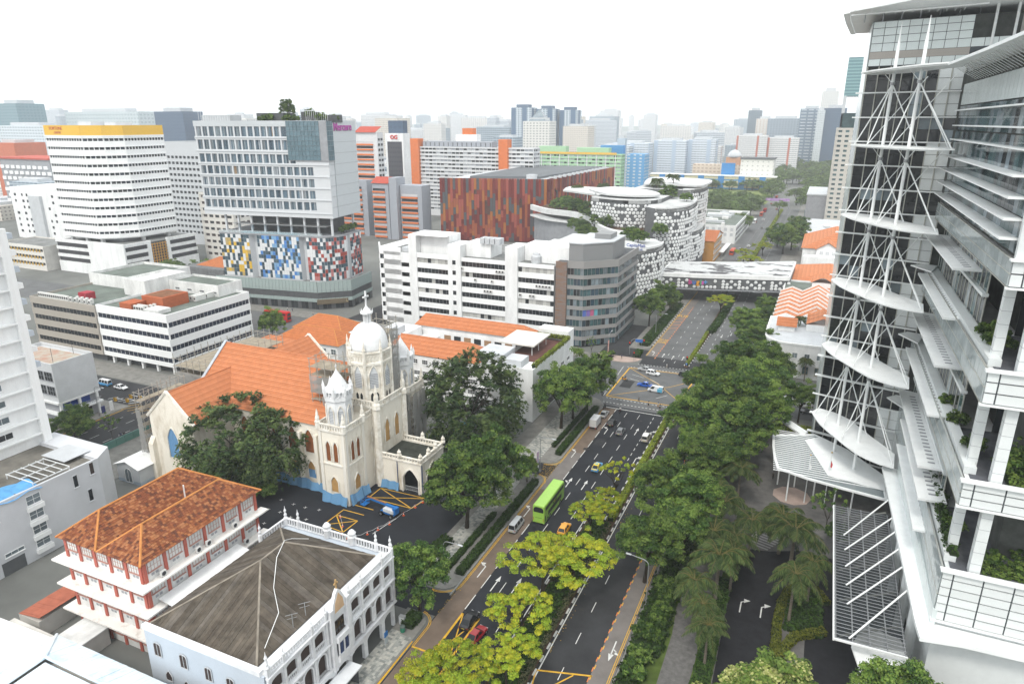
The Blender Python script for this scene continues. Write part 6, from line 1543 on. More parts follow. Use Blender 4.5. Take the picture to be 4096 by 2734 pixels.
def volume(front,back,z0,z1,gap=0.26,step=1.95,par=1.6):
    fr=smooth(front); pl=fr+back
    WB().prism(pl,0,z1).build('volume',HEXD,T); cx=sum(p[0] for p in pl)/len(pl); cy_=sum(p[1] for p in pl)/len(pl)
    rim=WB()
    for p,q in zip(fr,fr[1:]): rim.prism([p,q,(q[0]*.97+cx*.03,q[1]*.97+cy_*.03),(p[0]*.97+cx*.03,p[1]*.97+cy_*.03)],z1-par,z1+.9)
    rim.build('parapet',HEXW,T)
    rf=WB(); rf.poly([(p[0],p[1],z1+.05) for p in pl]); rf.build('terrace_roof',mat('mall_roof',(0.52,0.53,0.53),noise=0.25,scale=0.08),T)
    d=0; row=0
    segs=[(Vector(p),Vector(q)) for p,q in zip(fr,fr[1:])]; L=sum((q-p).length for p,q in segs)
    z=z1-par-1.2
    while z>z0+1:
        u=(step*.5 if row%2 else 0)+.6
        while u<L-.6:
            if R5.random()>gap or row%3==2:
                t=u
                for p,q in segs:
                    l=(q-p).length
                    if t<=l: break
                    t-=l
                dirv=(q-p).normalized(); nrm=Vector((dirv.y,-dirv.x)); pos=p+dirv*t+nrm*.35
                hx.append(((pos.x,pos.y,z),math.atan2(dirv.y,dirv.x),0.9+0.12*R5.random()))
            u+=step
        z-=step*.87; row+=1
volume([(-110,272),(-86,273),(-74,280),(-66.5,289),(-62.8,299),(-63.5,309)],[(-70,318),(-110,318)],4,26)
volume([(-74,334),(-68,336),(-63.5,342),(-61,351),(-60.4,364),(-61.5,380)],[(-64,392),(-80,392),(-80,340)],4,38)
volume([(-112,352),(-98,346),(-86,346),(-79,352),(-76.5,360)],[(-76.5,392),(-112,392)],4,40)
volume([(-72,392),(-67,396),(-64,404),(-63.2,416),(-64,428)],[(-70,440),(-100,440),(-100,392)],6,42)
volume([(-61.2,356),(-58.6,364),(-57.6,376),(-58.4,392)],[(-61,398),(-62,356)],8,24)
inst(T,'hexagon_panel',hx)
# terraces toward the rust block
WB().prism(smooth([(-166,404),(-150,388),(-132,380),(-115,362),(-104,336),(-92,322)],4)+[(-92,350),(-112,392),(-165,430)],0,22).build('terrace_block',MGREY,T)
fr=smooth([(-168,402),(-151,386),(-132,378.5),(-114,361),(-103,335),(-91,320),(-80,318)],4); rim=WB()
for p,q in zip(fr,fr[1:]): rim.prism([p,q,(q[0]+1.2,q[1]+1.6),(p[0]+1.2,p[1]+1.6)],25.5,28.6); rim.prism([p,q,(q[0]+3.5,q[1]+5),(p[0]+3.5,p[1]+5)],21.6,22.6)
rim.build('terrace_parapet',HEXW,T)
WB().prism([(-166,405),(-132,381),(-114,364),(-90,322),(-80,320),(-80,350),(-112,392),(-165,430)],26,26.4).build('terrace_soil',SOIL,T)
for (pts,z) in (([(-150,412),(-120,392),(-108,380),(-84,380),(-76,392),(-90,420),(-150,440)],36.5),([(-120,372),(-104,352),(-84,350),(-78,362),(-92,384),(-112,392)],41.5),([(-96,400),(-66,396),(-62,410),(-66,440),(-100,445)],43.6)):
    WB().prism(smooth(pts+[pts[0]],4)[:-1],z,z+1.0).build('canopy_slab',mat('canopy_white',(0.60,0.61,0.61),noise=0.25,scale=0.06),T)
for (x,y) in ((-118,378),(-106,360),(-90,358),(-130,400),(-120,396)): WB().tube((x,y,26),(x,y,41),0.3,n=8).build('canopy_column',WHITE,T)
CT=mat('sign_royal_blue',(0.05,0.09,0.35)); 
MB().prof([(0,0,0),(9,0,0),(9,0,2.2),(4,0,3.4),(0,0,3.6)],(15.2,-55,26),(15.2,-54.7,26)).build('sign_board',WHITE,T)
text_mesh(T,'CapitaMall',1.9,(19.6,-55.1,27.5),(PI/2,0,0.0),CT,extrude=0.08); text_mesh(T,'Trust',1.1,(21.4,-55.1,26.3),(PI/2,0,0),CT,extrude=0.08)
# link bridge
T = thing('link_bridge','wide covered link bridge over the road with white hexagon cladding','bridge',(-60,306,0))
bp=[(-63,305.5),(-44,309.5),(-9,319.5),(-8.6,357),(-30,345),(-64,331)]
WB().prism(bp,6.4,11.4).build('bridge_body',HEXD,T); WB().prism([(x*1.004-.2,y-.6) for x,y in bp[:3]]+[(-8.4,357.5),(-30,345.6),(-64.4,331.6)],11.4,13.2).build('fascia',WHITE,T); WB().prism([(x,y-.4) for x,y in bp],5.9,6.4).build('soffit',MGREY,T)
WAVE=mat('roof_wave',(0.42,0.43,0.43),c2=(0.10,0.10,0.105),noise=0.3,scale=0.09,stretch=(0.7,1.3,1))
rp_=WAVE.node_tree.nodes['Color Ramp'].color_ramp; rp_.elements[0].position=0.44; rp_.elements[1].position=0.47
WB().prism([(-62.5,306.5),(-44,310.4),(-9.6,320),(-9.2,356),(-30,344.2),(-63.5,330.5)],13.2,13.6).build('roof',WAVE,T)
hx=[]
for (p,q) in ((bp[0],bp[1]),(bp[1],bp[2])):
    p=Vector(p);q=Vector(q);L=(q-p).length;d=(q-p).normalized();nr=Vector((d.y,-d.x)); u=.9;k=0
    while u<L-.5:
        for r in range(3):
            if (k+r)%4==3 or (r==1 and k%3==0): continue
            if r==2 and k%2: continue
            pos=p+d*u+nr*.3
            if -51.5<pos.x<-41 and r>0: continue
            hx.append(((pos.x,pos.y,7.4+r*1.35),math.atan2(d.y,d.x),0.82))
        u+=1.75;k+=1
inst(T,'hexagon_panel',hx)
d=(Vector(bp[1])-Vector(bp[0])); a=math.atan2(d.y,d.x)
for ch,colr,off in zip('bugis+',((0.55,0.06,0.25),(0.06,0.16,0.50),(0.70,0.32,0.03),(0.12,0.42,0.20),(0.62,0.10,0.42),(0.12,0.30,0.60)),(0,1.75,3.4,4.7,5.5,6.7)):
    text_mesh(T,ch,3.1,(-50.2+60+off*math.cos(a),308.1-306+off*math.sin(a)-.75,8.6),(PI/2,0,a),mat('sign_%s'%(ch if ch!='+' else 'plus'),colr,noise=0.05),extrude=0.15,bold=0.07)
# ================================================================= shophouses and others, right of the street
T = thing('terrace_shophouses','white shophouse terrace with stepped party walls and bright orange roofs','shophouses',(-11.5,256,0))
rect_prism(T,'wall',0.3,24,0,46,0,10.2,WHITE); acc=[]
for k in range(7):
    y0=k*6.57+.2;y1=(k+1)*6.57-.2
    for P in ([(0,y0,10.3),(0,y1,10.3),(4.2,y1,12.2),(4.2,y0,12.2)],[(8.4,y0,10.6),(8.4,y1,10.6),(4.2,y1,12.2),(4.2,y0,12.2)],[(8.4,y0,10.8),(8.4,y1,10.8),(14.1,y1,14.2),(14.1,y0,14.2)],[(20,y0,10.8),(20,y1,10.8),(14.1,y1,14.2),(14.1,y0,14.2)]): roof_slope(T,P if (P[0][0]<P[2][0])==False else [P[1],P[0],P[3],P[2]],'course',ORROOF,0.5,0.07,acc=acc)
roof_flush(T,acc,'tile_course')
for k in range(8):
    y=k*6.57; b=MB(); b.prof([(-.4,y,10),(-.4,y,10.8),(4.2,y,12.8),(8.4,y,11.4),(14.1,y,14.9),(20.4,y,11.3),(20.4,y,10)],(0,-.2,0),(0,.2,0)); b.build('party_wall',WHITE,T)
F=Face(T,(0.3,46),-PI/2)
for k in range(15): window(T,F,1.6+k*3.05,6.4,1.3,2.2,2,2,WHITE,GLASSD,0.02); window(T,F,1.6+k*3.05,2.6,1.5,2.4,2,1,WHITE,GLASSD,0.02)
T = thing('curved_corner_shop','white curved corner building with small orange tower roof by the junction','building',(-12,224,0))
cv=[(0,31.5)]+[(0.0,14)]+[(8-8*math.cos(rad(t)),8-8*math.sin(rad(t))+0) for t in (10,25,40,55,70,85)]+[(22,0),(22,31.5)]
MB().prism(cv,0,10.8).build('wall',WHITE,T); MB().prism([(x*1.02-.2,y*1.01-.2) for x,y in cv],10.8,11.4).build('cornice',WHITE,T); MB().prism([(x*1.01-.15,y-.15) for x,y in cv],4.4,4.8).build('string_course',WHITE,T)
MB().poly([(x*.96+.4,y*.96+.6,11.45) for x,y in cv]).build('roof',LGREY,T)
rect_prism(T,'corner_tower',3.4,8.6,13,18,11.4,13.2,WHITE); hip_roof(T,2.8,9.2,12.4,18.6,13.2,15.6,'course',ORROOF,0.4,along='x',hips=(False,False))
rect_prism(T,'rear_wing',12,22,16,31,11.4,13.6,WHITE); acc=[]
for k in range(3):
    y0=16.3+k*5;y1=y0+4.4
    for P in ([(12,y1,13.7),(12,y0,13.7),(17,y0,16),(17,y1,16)],[(22,y0,13.7),(22,y1,13.7),(17,y1,16),(17,y0,16)]): roof_slope(T,P,'course',ORROOF,0.5,0.07,acc=acc)
roof_flush(T,acc,'tile_course')
F=Face(T,(8,0),0.0)
for k in range(4): window(T,F,1.8+k*3.6,1.6,1.8,2.6,2,2,mat('frame_cream',(0.5,0.46,0.36)),GLASST,0.04); window(T,F,1.8+k*3.6,6.6,1.6,1.8,2,1,WHITE,GLASSL,0.04)
for t in (20,45,70):
    Fq=Face(T,(8-8*math.cos(rad(t-8)),8-8*math.sin(rad(t-8))),rad(t-90)); window(T,Fq,0.9,1.6,1.6,2.6,2,2,mat('frame_cream',(0.5,0.46,0.36)),GLASST,0.06); window(T,Fq,0.9,6.6,1.5,1.8,2,1,WHITE,GLASSL,0.06)
T = thing('gabled_annex','white annex with grey flat roof and orange gabled lift house','building',(-11,303,0)); rect_prism(T,'wall',0,22,0,24,0,9.6,WHITE); MB().box(.4,11,.4,23.6,9.6,9.7).build('roof',ROOFGR,T); parapet(T,0,11.5,0,24,9.6,0.8,0.3,WHITE); rect_prism(T,'lift_house',11,19,4,14,9.6,14,WHITE); hip_roof(T,10.4,19.6,3.4,14.6,14,16.6,'course',ORROOF,0.5,along='y',hips=(False,False)); roof_slope(T,[(11.2,0,10.4),(22,0,10.4),(22,6,13),(11.2,6,13)],'course',ORROOF,0.5,0.07)
T = thing('orange_roof_block','white block with long low orange roof beside the link bridge','building',(-9.5,334,0)); rect_prism(T,'wall',0.6,32,.6,38,0,8.4,WHITE); hip_roof(T,0,33,0,40,8.6,12.0,'course',ORROOF,0.6,along='y',inset=9)
T = thing('large_gabled_hall','large white hall with tall orange hip roof and street gable','building',(-8,408,0)); rect_prism(T,'wall',.8,34,.8,52,0,11.6,WHITE); hip_roof(T,0,35,0,54,11.8,19.5,'course',ORROOF,0.7,along='y',inset=14)
rect_prism(T,'front_gable',8,19,-6,6,0,12.6,WHITE); hip_roof(T,7.2,19.8,-7,12,12.4,16.4,'course',ORROOF,0.7,along='y',hips=(False,False)); MB().prof([(8,-6,12.6),(19,-6,12.6),(13.5,-6,16)],(0,0,0),(0,.4,0)).build('gable',WHITE,T); rect_prism(T,'lower_front',2,30,-12,-6,0,9.4,WHITE)
F=Face(T,(8,-6),0.0)
for u in (2.5,5.5,8.5): window(T,F,u,9.6,2.0,2.0,2,2,WHITE,LGREY,0.03)
# ---- left of the street beyond the bridge
OCHW=mat('ochre_wall',(0.46,0.235,0.065),noise=0.1)
T = thing('ochre_house','ochre shophouse with orange roof beyond the link bridge','house',(-75,402,0)); rect_prism(T,'wall',0,21,0,32,0,13,OCHW); hip_roof(T,-.6,21.8,-.6,33,13,17.2,'course',ORROOF,0.6,along='x',hips=(True,False),inset=8)
MB().prof([(21,0,13),(21,32,13),(21,16,17)],(0,0,0),(-.4,0,0)).build('gable',WHITE,T); F=Face(T,(21,0),PI/2)
for k in range(7):
    for z in (2,5.6,9.4): window(T,F,2.2+k*4.5,z,2.6,2.2,2,2,WHITE,GLASSD,0.03)
F=Face(T,(0,0),0.0); pieces(T,'wall_sign',[F.bx(3,6.5,10.2,12,.02,.1,mat('sign_teal',(0.06,0.16,0.24))),F.bx(3,6.5,8.2,9.8,.02,.1,SHUT),F.bx(3,6.2,6.0,7.2,.02,.1,LGREY)])
rect_prism(T,'porch',2,14,-6,0,0,4.6,mat('red_band',(0.36,0.08,0.05)))
T = thing('white_shophouse_row','long row of white shophouses with green grey flat roofs','shophouses',(-84,478,0)); rect_prism(T,'wall',0,33,0,86,0,11.5,WHITE); MB().box(.5,32.5,.5,85.5,11.5,11.6).build('roof',ROOFGR,T); parapet(T,0,33,0,86,11.5,0.8,0.4,WHITE)
F=Face(T,(33,0),PI/2)
for k in range(20):
    for z in (1.5,5,8.4): pieces(T,'window',[F.bx(1.5+k*4.2,4+k*4.2,z,z+2.1,-.02,.05,GLASSD)])
F=Face(T,(0,0),0.0)
for k in range(8):
    for z in (5,8.4): pieces(T,'window',[F.bx(1.5+k*4,3.4+k*4,z,z+2.0,-.02,.05,LGREY)])
for k in range(10): MB().box(3+R5.uniform(0,24),6+R5.uniform(0,24),4+k*8,8+k*8,11.6,12.6+R5.random()).build('roof_unit',LGREY if k%2 else WHITE2,T)
# ================================================================= far buildings
def farmat(name, wall, win, cw=3.2, fh=3.0, u=(0.22,0.78), v=(0.35,0.75), vert=None):
    """distant facade: window grid in the surface pattern (too far to tell panes apart)"""
    if name in MATS: return MATS[name]
    m = bpy.data.materials.new(name); MATS[name] = m; m.use_nodes = True
    n = m.node_tree.nodes; l = m.node_tree.links; b = n['Principled BSDF']; b.inputs['Roughness'].default_value = 0.7
    t = n.new('ShaderNodeTexCoord'); s = n.new('ShaderNodeSeparateXYZ'); l.new(t.outputs['Object'], s.inputs[0])
    def M(op, a, c=None, d=None):
        k = n.new('ShaderNodeMath'); k.operation = op
        for i, x in enumerate((a, c, d)):
            if x is None: continue
            if isinstance(x, (int, float)): k.inputs[i].default_value = x
            else: l.new(x, k.inputs[i])
        return k.outputs[0]
    xy = M('ADD', s.outputs[0], s.outputs[1])
    fu = M('FRACT', M('DIVIDE', xy, cw)); fv = M('FRACT', M('DIVIDE', s.outputs[2], fh))
    iu = M('MULTIPLY', M('GREATER_THAN', fu, u[0]), M('LESS_THAN', fu, u[1])); iv = M('MULTIPLY', M('GREATER_THAN', fv, v[0]), M('LESS_THAN', fv, v[1]))
    geo = n.new('ShaderNodeNewGeometry'); sn = n.new('ShaderNodeSeparateXYZ'); l.new(geo.outputs['Normal'], sn.inputs[0])
    side = M('LESS_THAN', M('ABSOLUTE', sn.outputs[2]), 0.5)
    f = M('MULTIPLY', M('MULTIPLY', iu, iv), side)
    mx_ = n.new('ShaderNodeMixRGB'); mx_.inputs[1].default_value = (*wall, 1); mx_.inputs[2].default_value = (*win, 1)
    l.new(f, mx_.inputs[0]); last = mx_.outputs[0]
    if vert:
        f2 = M('MULTIPLY', M('LESS_THAN', M('FRACT', M('DIVIDE', xy, vert[0])), vert[1]), side)
        m2 = n.new('ShaderNodeMixRGB'); m2.inputs[2].default_value = (*vert[2], 1); l.new(f2, m2.inputs[0]); l.new(last, m2.inputs[1]); last = m2.outputs[0]
    l.new(last, b.inputs['Base Color']); m.diffuse_color = (*wall, 1)
    return m
R6 = random.Random(21)
def far_tower(name, label, cat, x0, x1, y0, d, z, m, group=None, cap=None, setback=None, capc=None):
    t = thing(name, label, cat, (x0,y0,0), 0, group)
    b = MB(); b.box(0,x1-x0,0,d,0,z); b.build('wall', m, t)
    w = x1-x0
    c = MB(); c.box(w*.2,w*.8,d*.2,d*.8,z,z+max(2.5,z*.05)); c.build('roof_house', capc or LGREY, t)
    return t
DB = farmat('dark_blue_tower',(0.06,0.10,0.16),(0.05,0.085,0.14),4,4)
far_tower('blue_slab_tower','plain dark blue slab tower behind the white hotel','tower',-756,-708,620,30,90,DB)
far_tower('teal_tower','hazy teal tower at the far left skyline','tower',-1100,-1052,640,40,103,farmat('teal_far',(0.16,0.26,0.30),(0.10,0.19,0.23),5,4))
far_tower('white_flats','white and pale blue apartment slab behind the hexagon screen block','flats',-900,-812,520,30,74,farmat('whiteblue_flats',(0.56,0.62,0.66),(0.16,0.21,0.26),5,3.2,(0.1,0.6),(0.3,0.7)))
far_tower('orange_lift_house','plain orange red cube block at far left','building',-740,-706,420,30,59,mat('orange_cube',(0.50,0.14,0.07)))
far_tower('pale_glass_slab','long pale glass slab seen over the yellow crowned tower','building',-1040,-886,700,30,92,farmat('pale_slab',(0.46,0.52,0.54),(0.30,0.37,0.40),6,5))
FL=farmat('cream_flats',(0.62,0.62,0.60),(0.20,0.22,0.24),3.4,3.0,(0.15,0.6),(0.35,0.75))
far_tower('slim_white_flats','slim white flats beside the dark blue slab tower','flats',-704,-668,640,25,80,FL,'white flats beside the slab tower'); far_tower('slim_white_flats','slim white flats beside the dark blue slab tower','flats',-640,-600,610,25,82,FL,'white flats beside the slab tower')
# --- public housing with orange stair towers
OR_=mat('hdb_orange',(0.62,0.17,0.05),noise=0.08); HW_=mat('hdb_white',(0.62,0.63,0.64),noise=0.06); HG=mat('hdb_grey',(0.34,0.36,0.40),noise=0.08)
T=thing('orange_striped_flats','long white housing slab with two orange stair towers','flats',(-345,525,0))
block(T,0,128,0,14,0,58,HW_,[GLASSD,GLASSD,HG,LGREY],17,{'S':34,'E':3},core=HG,sill=0.42,head=0.08,pier=0.3,depth=0.9,base=4,par=0.8,ends=0.5)
rect_prism(T,'roof_band',24,90,2,12,57.3,62.5,HG)
for x in (14,98): rect_prism(T,'stair_tower',x,x+8,-2.5,6,0,64.5,OR_)
pieces(T,'slot',[(27+k*4.4,1.95,60,0.8,0.1,3,0,DGREY) for k in range(15)])
rect_prism(T,'lift_house',54,74,6,14,62.5,68,WHITE); rect_prism(T,'lift_cap',60,70,7,13,68,73,OR_)
# lower blocks with orange balconies
T=thing('orange_balcony_flats','grey housing blocks with orange balcony bands behind the ribbon window block','flats',(-310,405,0))
st=([],[],[])
for (x0,x1,y0,y1,z) in ((0,20,10,18,71),(-10,16,0,10,39),(24,38,-6,8,38),(44,62,-2,10,37)):
    rect_prism(T,'wall',x0+.6,x1-.3,y0+.6,y1,0,z,HW_ if z>50 else HG)
    nf=int(z/3.4)
    for f in range(nf-1):
        st[0].append(((x0+x1)/2-1,y0+.1,1.6+f*3.4,(x1-x0)*.72,1.0,1.0,0,OR_ if f%1==0 else HW_)); st[2].append(((x0+x1)/2-1,y0+.55,3.2+f*3.4,(x1-x0)*.7,0.1,1.5,0,GLASSD if f%2 else LGREY))
for t_ in st[0]: pass
pieces(T,'balcony',st[0]); pieces(T,'window_band',st[2])
rect_prism(T,'stair_wall',38,44,-5,6,0,42,HG); roof_slope(T,[(24,-6.2,38),(38,-6.2,38),(38,1,42),(24,1,42)],'course',[mat('roof_red',(0.45,0.09,0.06))],0.8,0.08); roof_slope(T,[(1,9.5,71),(19,9.5,71),(19,18,75),(1,18,75)],'course',[mat('roof_red',(0.45,0.09,0.06))],0.8,0.08)
F=Face(T,(20,10),PI/2)
for f in range(18): pieces(T,'window',[F.bx(1.5,3.4,6+f*3.5,7.6+f*3.5,-.28,.02,GLASSD),F.bx(4.8,6.8,6+f*3.5,7.6+f*3.5,-.28,.02,GLASSD)])
# department store tower with sign
T=thing('store_tower','white tower with dark curtain wall and red sign above','tower',(-307,450,0)); rect_prism(T,'wall',0,16,0,9,0,70,WHITE); rect_prism(T,'curtain_wall',2,14.5,-.4,0,6,64,farmat('og_curtain',(0.06,0.06,0.07),(0.03,0.03,0.045),1.5,3.4)); text_mesh(T,'OG',4.2,(8,-.4,65.8),(PI/2,0,0),mat('sign_red',(0.60,0.06,0.05)),extrude=0.2,bold=0.08); rect_prism(T,'plant_room',2,15,2,8,70,79,DB)
# green housing slab
GRN=mat('hdb_green',(0.36,0.56,0.36),noise=0.06)
T=thing('green_flats','pale green housing slab behind the rust panel mall','flats',(-290,690,0)); block(T,0,100,0,14,0,47,GRN,[GLASSD,HG,LGREY],12,{'S':26,'E':3},core=HG,sill=0.45,head=0.08,pier=0.5,depth=0.9,base=3,par=0.8); rect_prism(T,'roof_house',10,40,2,12,46,54,GRN); rect_prism(T,'roof_house',52,86,2,12,46,53,GRN); rect_prism(T,'roof_rail',8,95,-.3,0,46.5,48.6,YCR); pieces(T,'pier_white',[(k*10+4,-.2,23,0.9,0.5,46,0,HW_) for k in range(10)])
T=thing('blue_end_flats','housing block with bright blue end wall beside the green slab','flats',(-188,705,0)); rect_prism(T,'wall',0,18,0,20,0,47,farmat('blue_flats',(0.10,0.30,0.55),(0.55,0.58,0.60),6,3.2,(0.1,0.5),(0.2,0.6))); rect_prism(T,'roof_house',-30,-6,4,14,46,55,mat('hdb_blue',(0.07,0.25,0.50)))
# dark blue condominium trio
CB_=farmat('condo_blue',(0.48,0.53,0.57),(0.10,0.16,0.22),5.2,3.1,(0.3,0.9),(0.25,0.8),vert=(20,0.42,(0.055,0.11,0.19)))
for i,(x0,x1,z) in enumerate(((-498,-462,101),(-458,-426,99),(-422,-392,97))): far_tower('condominium_tower','dark blue and white striped condominium tower in the trio','tower',x0,x1,1105+i*14,26,z,CB_,'striped condominium trio',capc=DB)
t=far_tower('pyramid_top_tower','white apartment tower with glass pyramid top before the striped trio','tower',-345,-310,800,22,79,farmat('white_cone',(0.62,0.61,0.58),(0.22,0.23,0.23),4.2,3,(0.2,0.7),(0.3,0.7))); MB().poly([(8,4,79)]) ; b=MB(); b.tri((6,3,79),(29,3,79),(17.5,11,93)); b.tri((29,3,79),(29,19,79),(17.5,11,93)); b.tri((29,19,79),(6,19,79),(17.5,11,93)); b.tri((6,19,79),(6,3,79),(17.5,11,93)); b.build('pyramid',GLASSL,t)
PBF=farmat('pale_blue_flats',(0.55,0.60,0.66),(0.22,0.26,0.31),4,3.0,(0.05,0.95),(0.4,0.75),vert=(24,0.22,(0.36,0.44,0.54)))
for i,(x0,x1,y0,z) in enumerate(((-262,-214,905,52),(-214,-172,935,55),(-172,-137,950,56))): far_tower('pale_blue_flats','pale blue housing slab in the stepped row beyond the playing field','flats',x0,x1,y0,26,z,PBF,'pale blue slabs beyond the field')
far_tower('stair_pylon','tall narrow pale blue stair tower before the housing row','tower',-226,-217,800,9,60,mat('pylon_blue',(0.42,0.50,0.58)))
CRF=farmat('cream_flats2',(0.60,0.60,0.60),(0.26,0.28,0.30),4,3.0,(0.05,0.95),(0.4,0.75),vert=(30,0.1,(0.40,0.12,0.08)))
for i,(x0,x1,y0,z) in enumerate(((-135,-90,1150,58),(-90,-45,1160,55),(-160,-138,1010,46))): far_tower('white_housing_slab','white housing slab with dark floor bands right of the pale blue row','flats',x0,x1,y0,26,z,CRF,'white slabs beyond the trees')
far_tower('dark_office_tower','narrow dark grey office tower above the white housing','tower',-158,-134,1500,25,100,farmat('dk_off',(0.14,0.18,0.22),(0.09,0.12,0.16),4,4)); far_tower('cream_tower','cream tower with orange stripes beside the dark office tower','tower',-138,-108,1460,25,84,farmat('cr_t',(0.60,0.57,0.53),(0.42,0.28,0.20),6,3.2,(0.2,0.5)))
far_tower('lattice_office','wide grey lattice fronted office block','office',-112,-52,1400,40,84,farmat('lattice',(0.26,0.31,0.36),(0.12,0.16,0.21),5,4,(0.1,0.6),(0.2,0.7)))
far_tower('barred_tower','dark tower with white horizontal bars','tower',-54,-20,1300,30,99,farmat('bars',(0.12,0.17,0.23),(0.52,0.56,0.60),11,5,(0.15,0.9),(0.3,0.55)))
far_tower('black_blue_tower','solid dark blue glass tower beside the barred tower','tower',-18,16,1255,30,99,farmat('dkblue2',(0.05,0.09,0.15),(0.04,0.07,0.125),3,4)); far_tower('tall_pale_tower','tall hazy white residential tower behind the dark glass tower','tower',-30,2,1620,26,138,FL)
t=far_tower('narrow_pale_tower','pale grey slim tower between the dark towers','tower',-26,-15,1240,20,96,farmat('pg',(0.48,0.52,0.54),(0.36,0.40,0.42),3,3.4))
# school with blue and yellow bands, mosque dome, white hall
T=thing('blue_yellow_school','long school with blue and yellow bands beyond the field','school',(-205,885,0)); rect_prism(T,'wall',0,150,0,16,0,15,farmat('schoolm',(0.62,0.56,0.36),(0.05,0.22,0.42),12,5,(0.0,1.0),(0.0,0.35))); rect_prism(T,'roof',-1,151,-1,17,15,16,WHITE)
for k in range(6): rect_prism(T,'blue_bay',12+k*24,19+k*24,-1.5,0,0,15.5,mat('school_blue',(0.03,0.20,0.48)))
T=thing('domed_building','cream building with grey dome behind the blue and yellow school','building',(-158,915,0)); rect_prism(T,'wall',0,62,0,18,0,27,farmat('cream_dome',(0.56,0.47,0.38),(0.35,0.26,0.20),5,4)); rect_prism(T,'drum',40,58,2,16,27,36,mat('dome_orange',(0.50,0.27,0.16))); MB().lathe((49,9,36),[(9,0),(8.6,2.5),(7,5.5),(4,8),(0.5,9.2)],16).build('dome',LGREY,T,smooth=True)
T=thing('white_school_hall','plain white hall with dark flat roof beside the school','hall',(-98,900,0)); rect_prism(T,'wall',0,38,0,34,0,35,farmat('wh_hall',(0.64,0.63,0.60),(0.40,0.40,0.38),6,5,(0.2,0.5),(0.3,0.6))); rect_prism(T,'roof',-1,39,-1,35,35,36.5,DGREY); rect_prism(T,'blue_panel',-22,-6,-2,0,16,30,mat('school_blue',(0.03,0.20,0.48)))
# beige hotel tower and teal crowned tower on the right
T=thing('beige_hotel','tall beige hotel tower with green windows right of the avenue','hotel',(2,560,0)); block(T,0,24,0,30,0,74,mat('hotel_beige',(0.46,0.44,0.40),noise=0.08),GLASST,20,{'S':5,'W':6},sill=0.4,head=0.15,pier=2.2,depth=0.4,base=6,par=1); rect_prism(T,'glass_crown',3,24,2,28,73,84,GLASST)
T=thing('teal_slab_tower','teal glass tower with open frame top beside the library','tower',(4,580,0)); rect_prism(T,'wall',0,20,0,24,96,122,farmat('teal_bars',(0.20,0.34,0.36),(0.10,0.20,0.22),40,2.2,(0,1),(0,0.55))); 
for (x,y) in ((1,1),(19,1),(1,23),(19,23)): rect_prism(T,'frame_post',x-1,x+1,y-1,y+1,74,96,LGREY)
rect_prism(T,'lower_glass',0,20,0,24,74.2,84,GLASST)
T=thing('grey_glass_shop','low grey and glass building beside the beige hotel','building',(-12,585,0)); rect_prism(T,'wall',0,14,0,70,0,24,MGREY); rect_prism(T,'shop_glass',-.4,0,2,60,1,12,GLASST); rect_prism(T,'roof',-.5,14,-.5,70,24,25,LGREY)
T=thing('avenue_shop_row','low white buildings with roof dish right of the avenue','building',(-10,470,0)); rect_prism(T,'wall',0,26,0,80,0,10,WHITE2); rect_prism(T,'roof',-.4,26,-.4,80,10,10.6,LGREY); MB().lathe((14,20,12),[(0.4,0),(1.5,0.5),(2.8,1.8),(3,2.2)],14).build('roof_dish',WHITE,T)
# --- generic city fabric
walls=[farmat('fabric_%d'%i,w,g_,c_,f_,u_,v_) for i,(w,g_,c_,f_,u_,v_) in enumerate((((0.60,0.61,0.62),(0.22,0.25,0.28),3.6,3.0,(0.2,0.7),(0.3,0.72)),((0.52,0.56,0.60),(0.18,0.22,0.27),4.2,3.1,(0.05,0.95),(0.35,0.75)),((0.58,0.54,0.48),(0.24,0.22,0.20),3.4,3.0,(0.2,0.65),(0.3,0.7)),((0.36,0.42,0.47),(0.12,0.17,0.22),5.0,3.6,(0.08,0.92),(0.2,0.8)),((0.64,0.63,0.61),(0.30,0.31,0.32),5.5,3.0,(0.1,0.8),(0.4,0.75))))]
nm=['white grid','pale blue banded','cream','grey glass','off-white slotted']
def in_view(x,y): 
    a=math.degrees(math.atan2(-x,y)); return -14<a<62
cnt=0
occ=[]
while cnt<210:
    a=rad(R6.uniform(-11,61)); r=R6.choice((R6.uniform(1150,1900),R6.uniform(1500,2800),R6.uniform(2200,4200)))
    x,y=-r*math.sin(a),r*math.cos(a)
    if -75<x<-5 and y<1900: continue
    if any(abs(x-ox)<55 and abs(y-oy)<45 for ox,oy in occ): continue
    occ.append((x,y)); k=R6.randrange(5); 
    right = a<rad(12)
    z=R6.choice((R6.uniform(38,62),R6.uniform(55,88),R6.uniform(70,96)))*(1 if r<2500 else 1.25)
    if right: z*=0.8
    w=R6.uniform(22,48) if R6.random()<.6 else R6.uniform(50,95); d=R6.uniform(16,30)
    t=far_tower('apartment_tower','distant hazy %s tower on the skyline'%nm[k],'tower',x-w/2,x+w/2,y,d,z,walls[k],'distant %s towers'%nm[k])
    t.rotation_euler=(0,0,R6.uniform(-.35,.5)); cnt+=1
cnt=0
while cnt<110:
    a=rad(R6.uniform(16,62)); r=R6.uniform(480,1200); x,y=-r*math.sin(a),r*math.cos(a)
    if y<330 and x>-560: continue
    if x>-250 and y<1000: continue
    if -360<x<-180 and 380<y<780: continue
    if any(abs(x-ox)<44 and abs(y-oy)<38 for ox,oy in occ): continue
    occ.append((x,y)); k=R6.randrange(5); z=R6.uniform(9,30) if R6.random()<.7 else R6.uniform(30,58); w=R6.uniform(24,44); d=R6.uniform(18,30)
    far_tower('city_block','mid distance %s block in the city fabric'%nm[k],'building',x-w/2,x+w/2,y,d,z,walls[k],'mid distance %s blocks'%nm[k]); cnt+=1
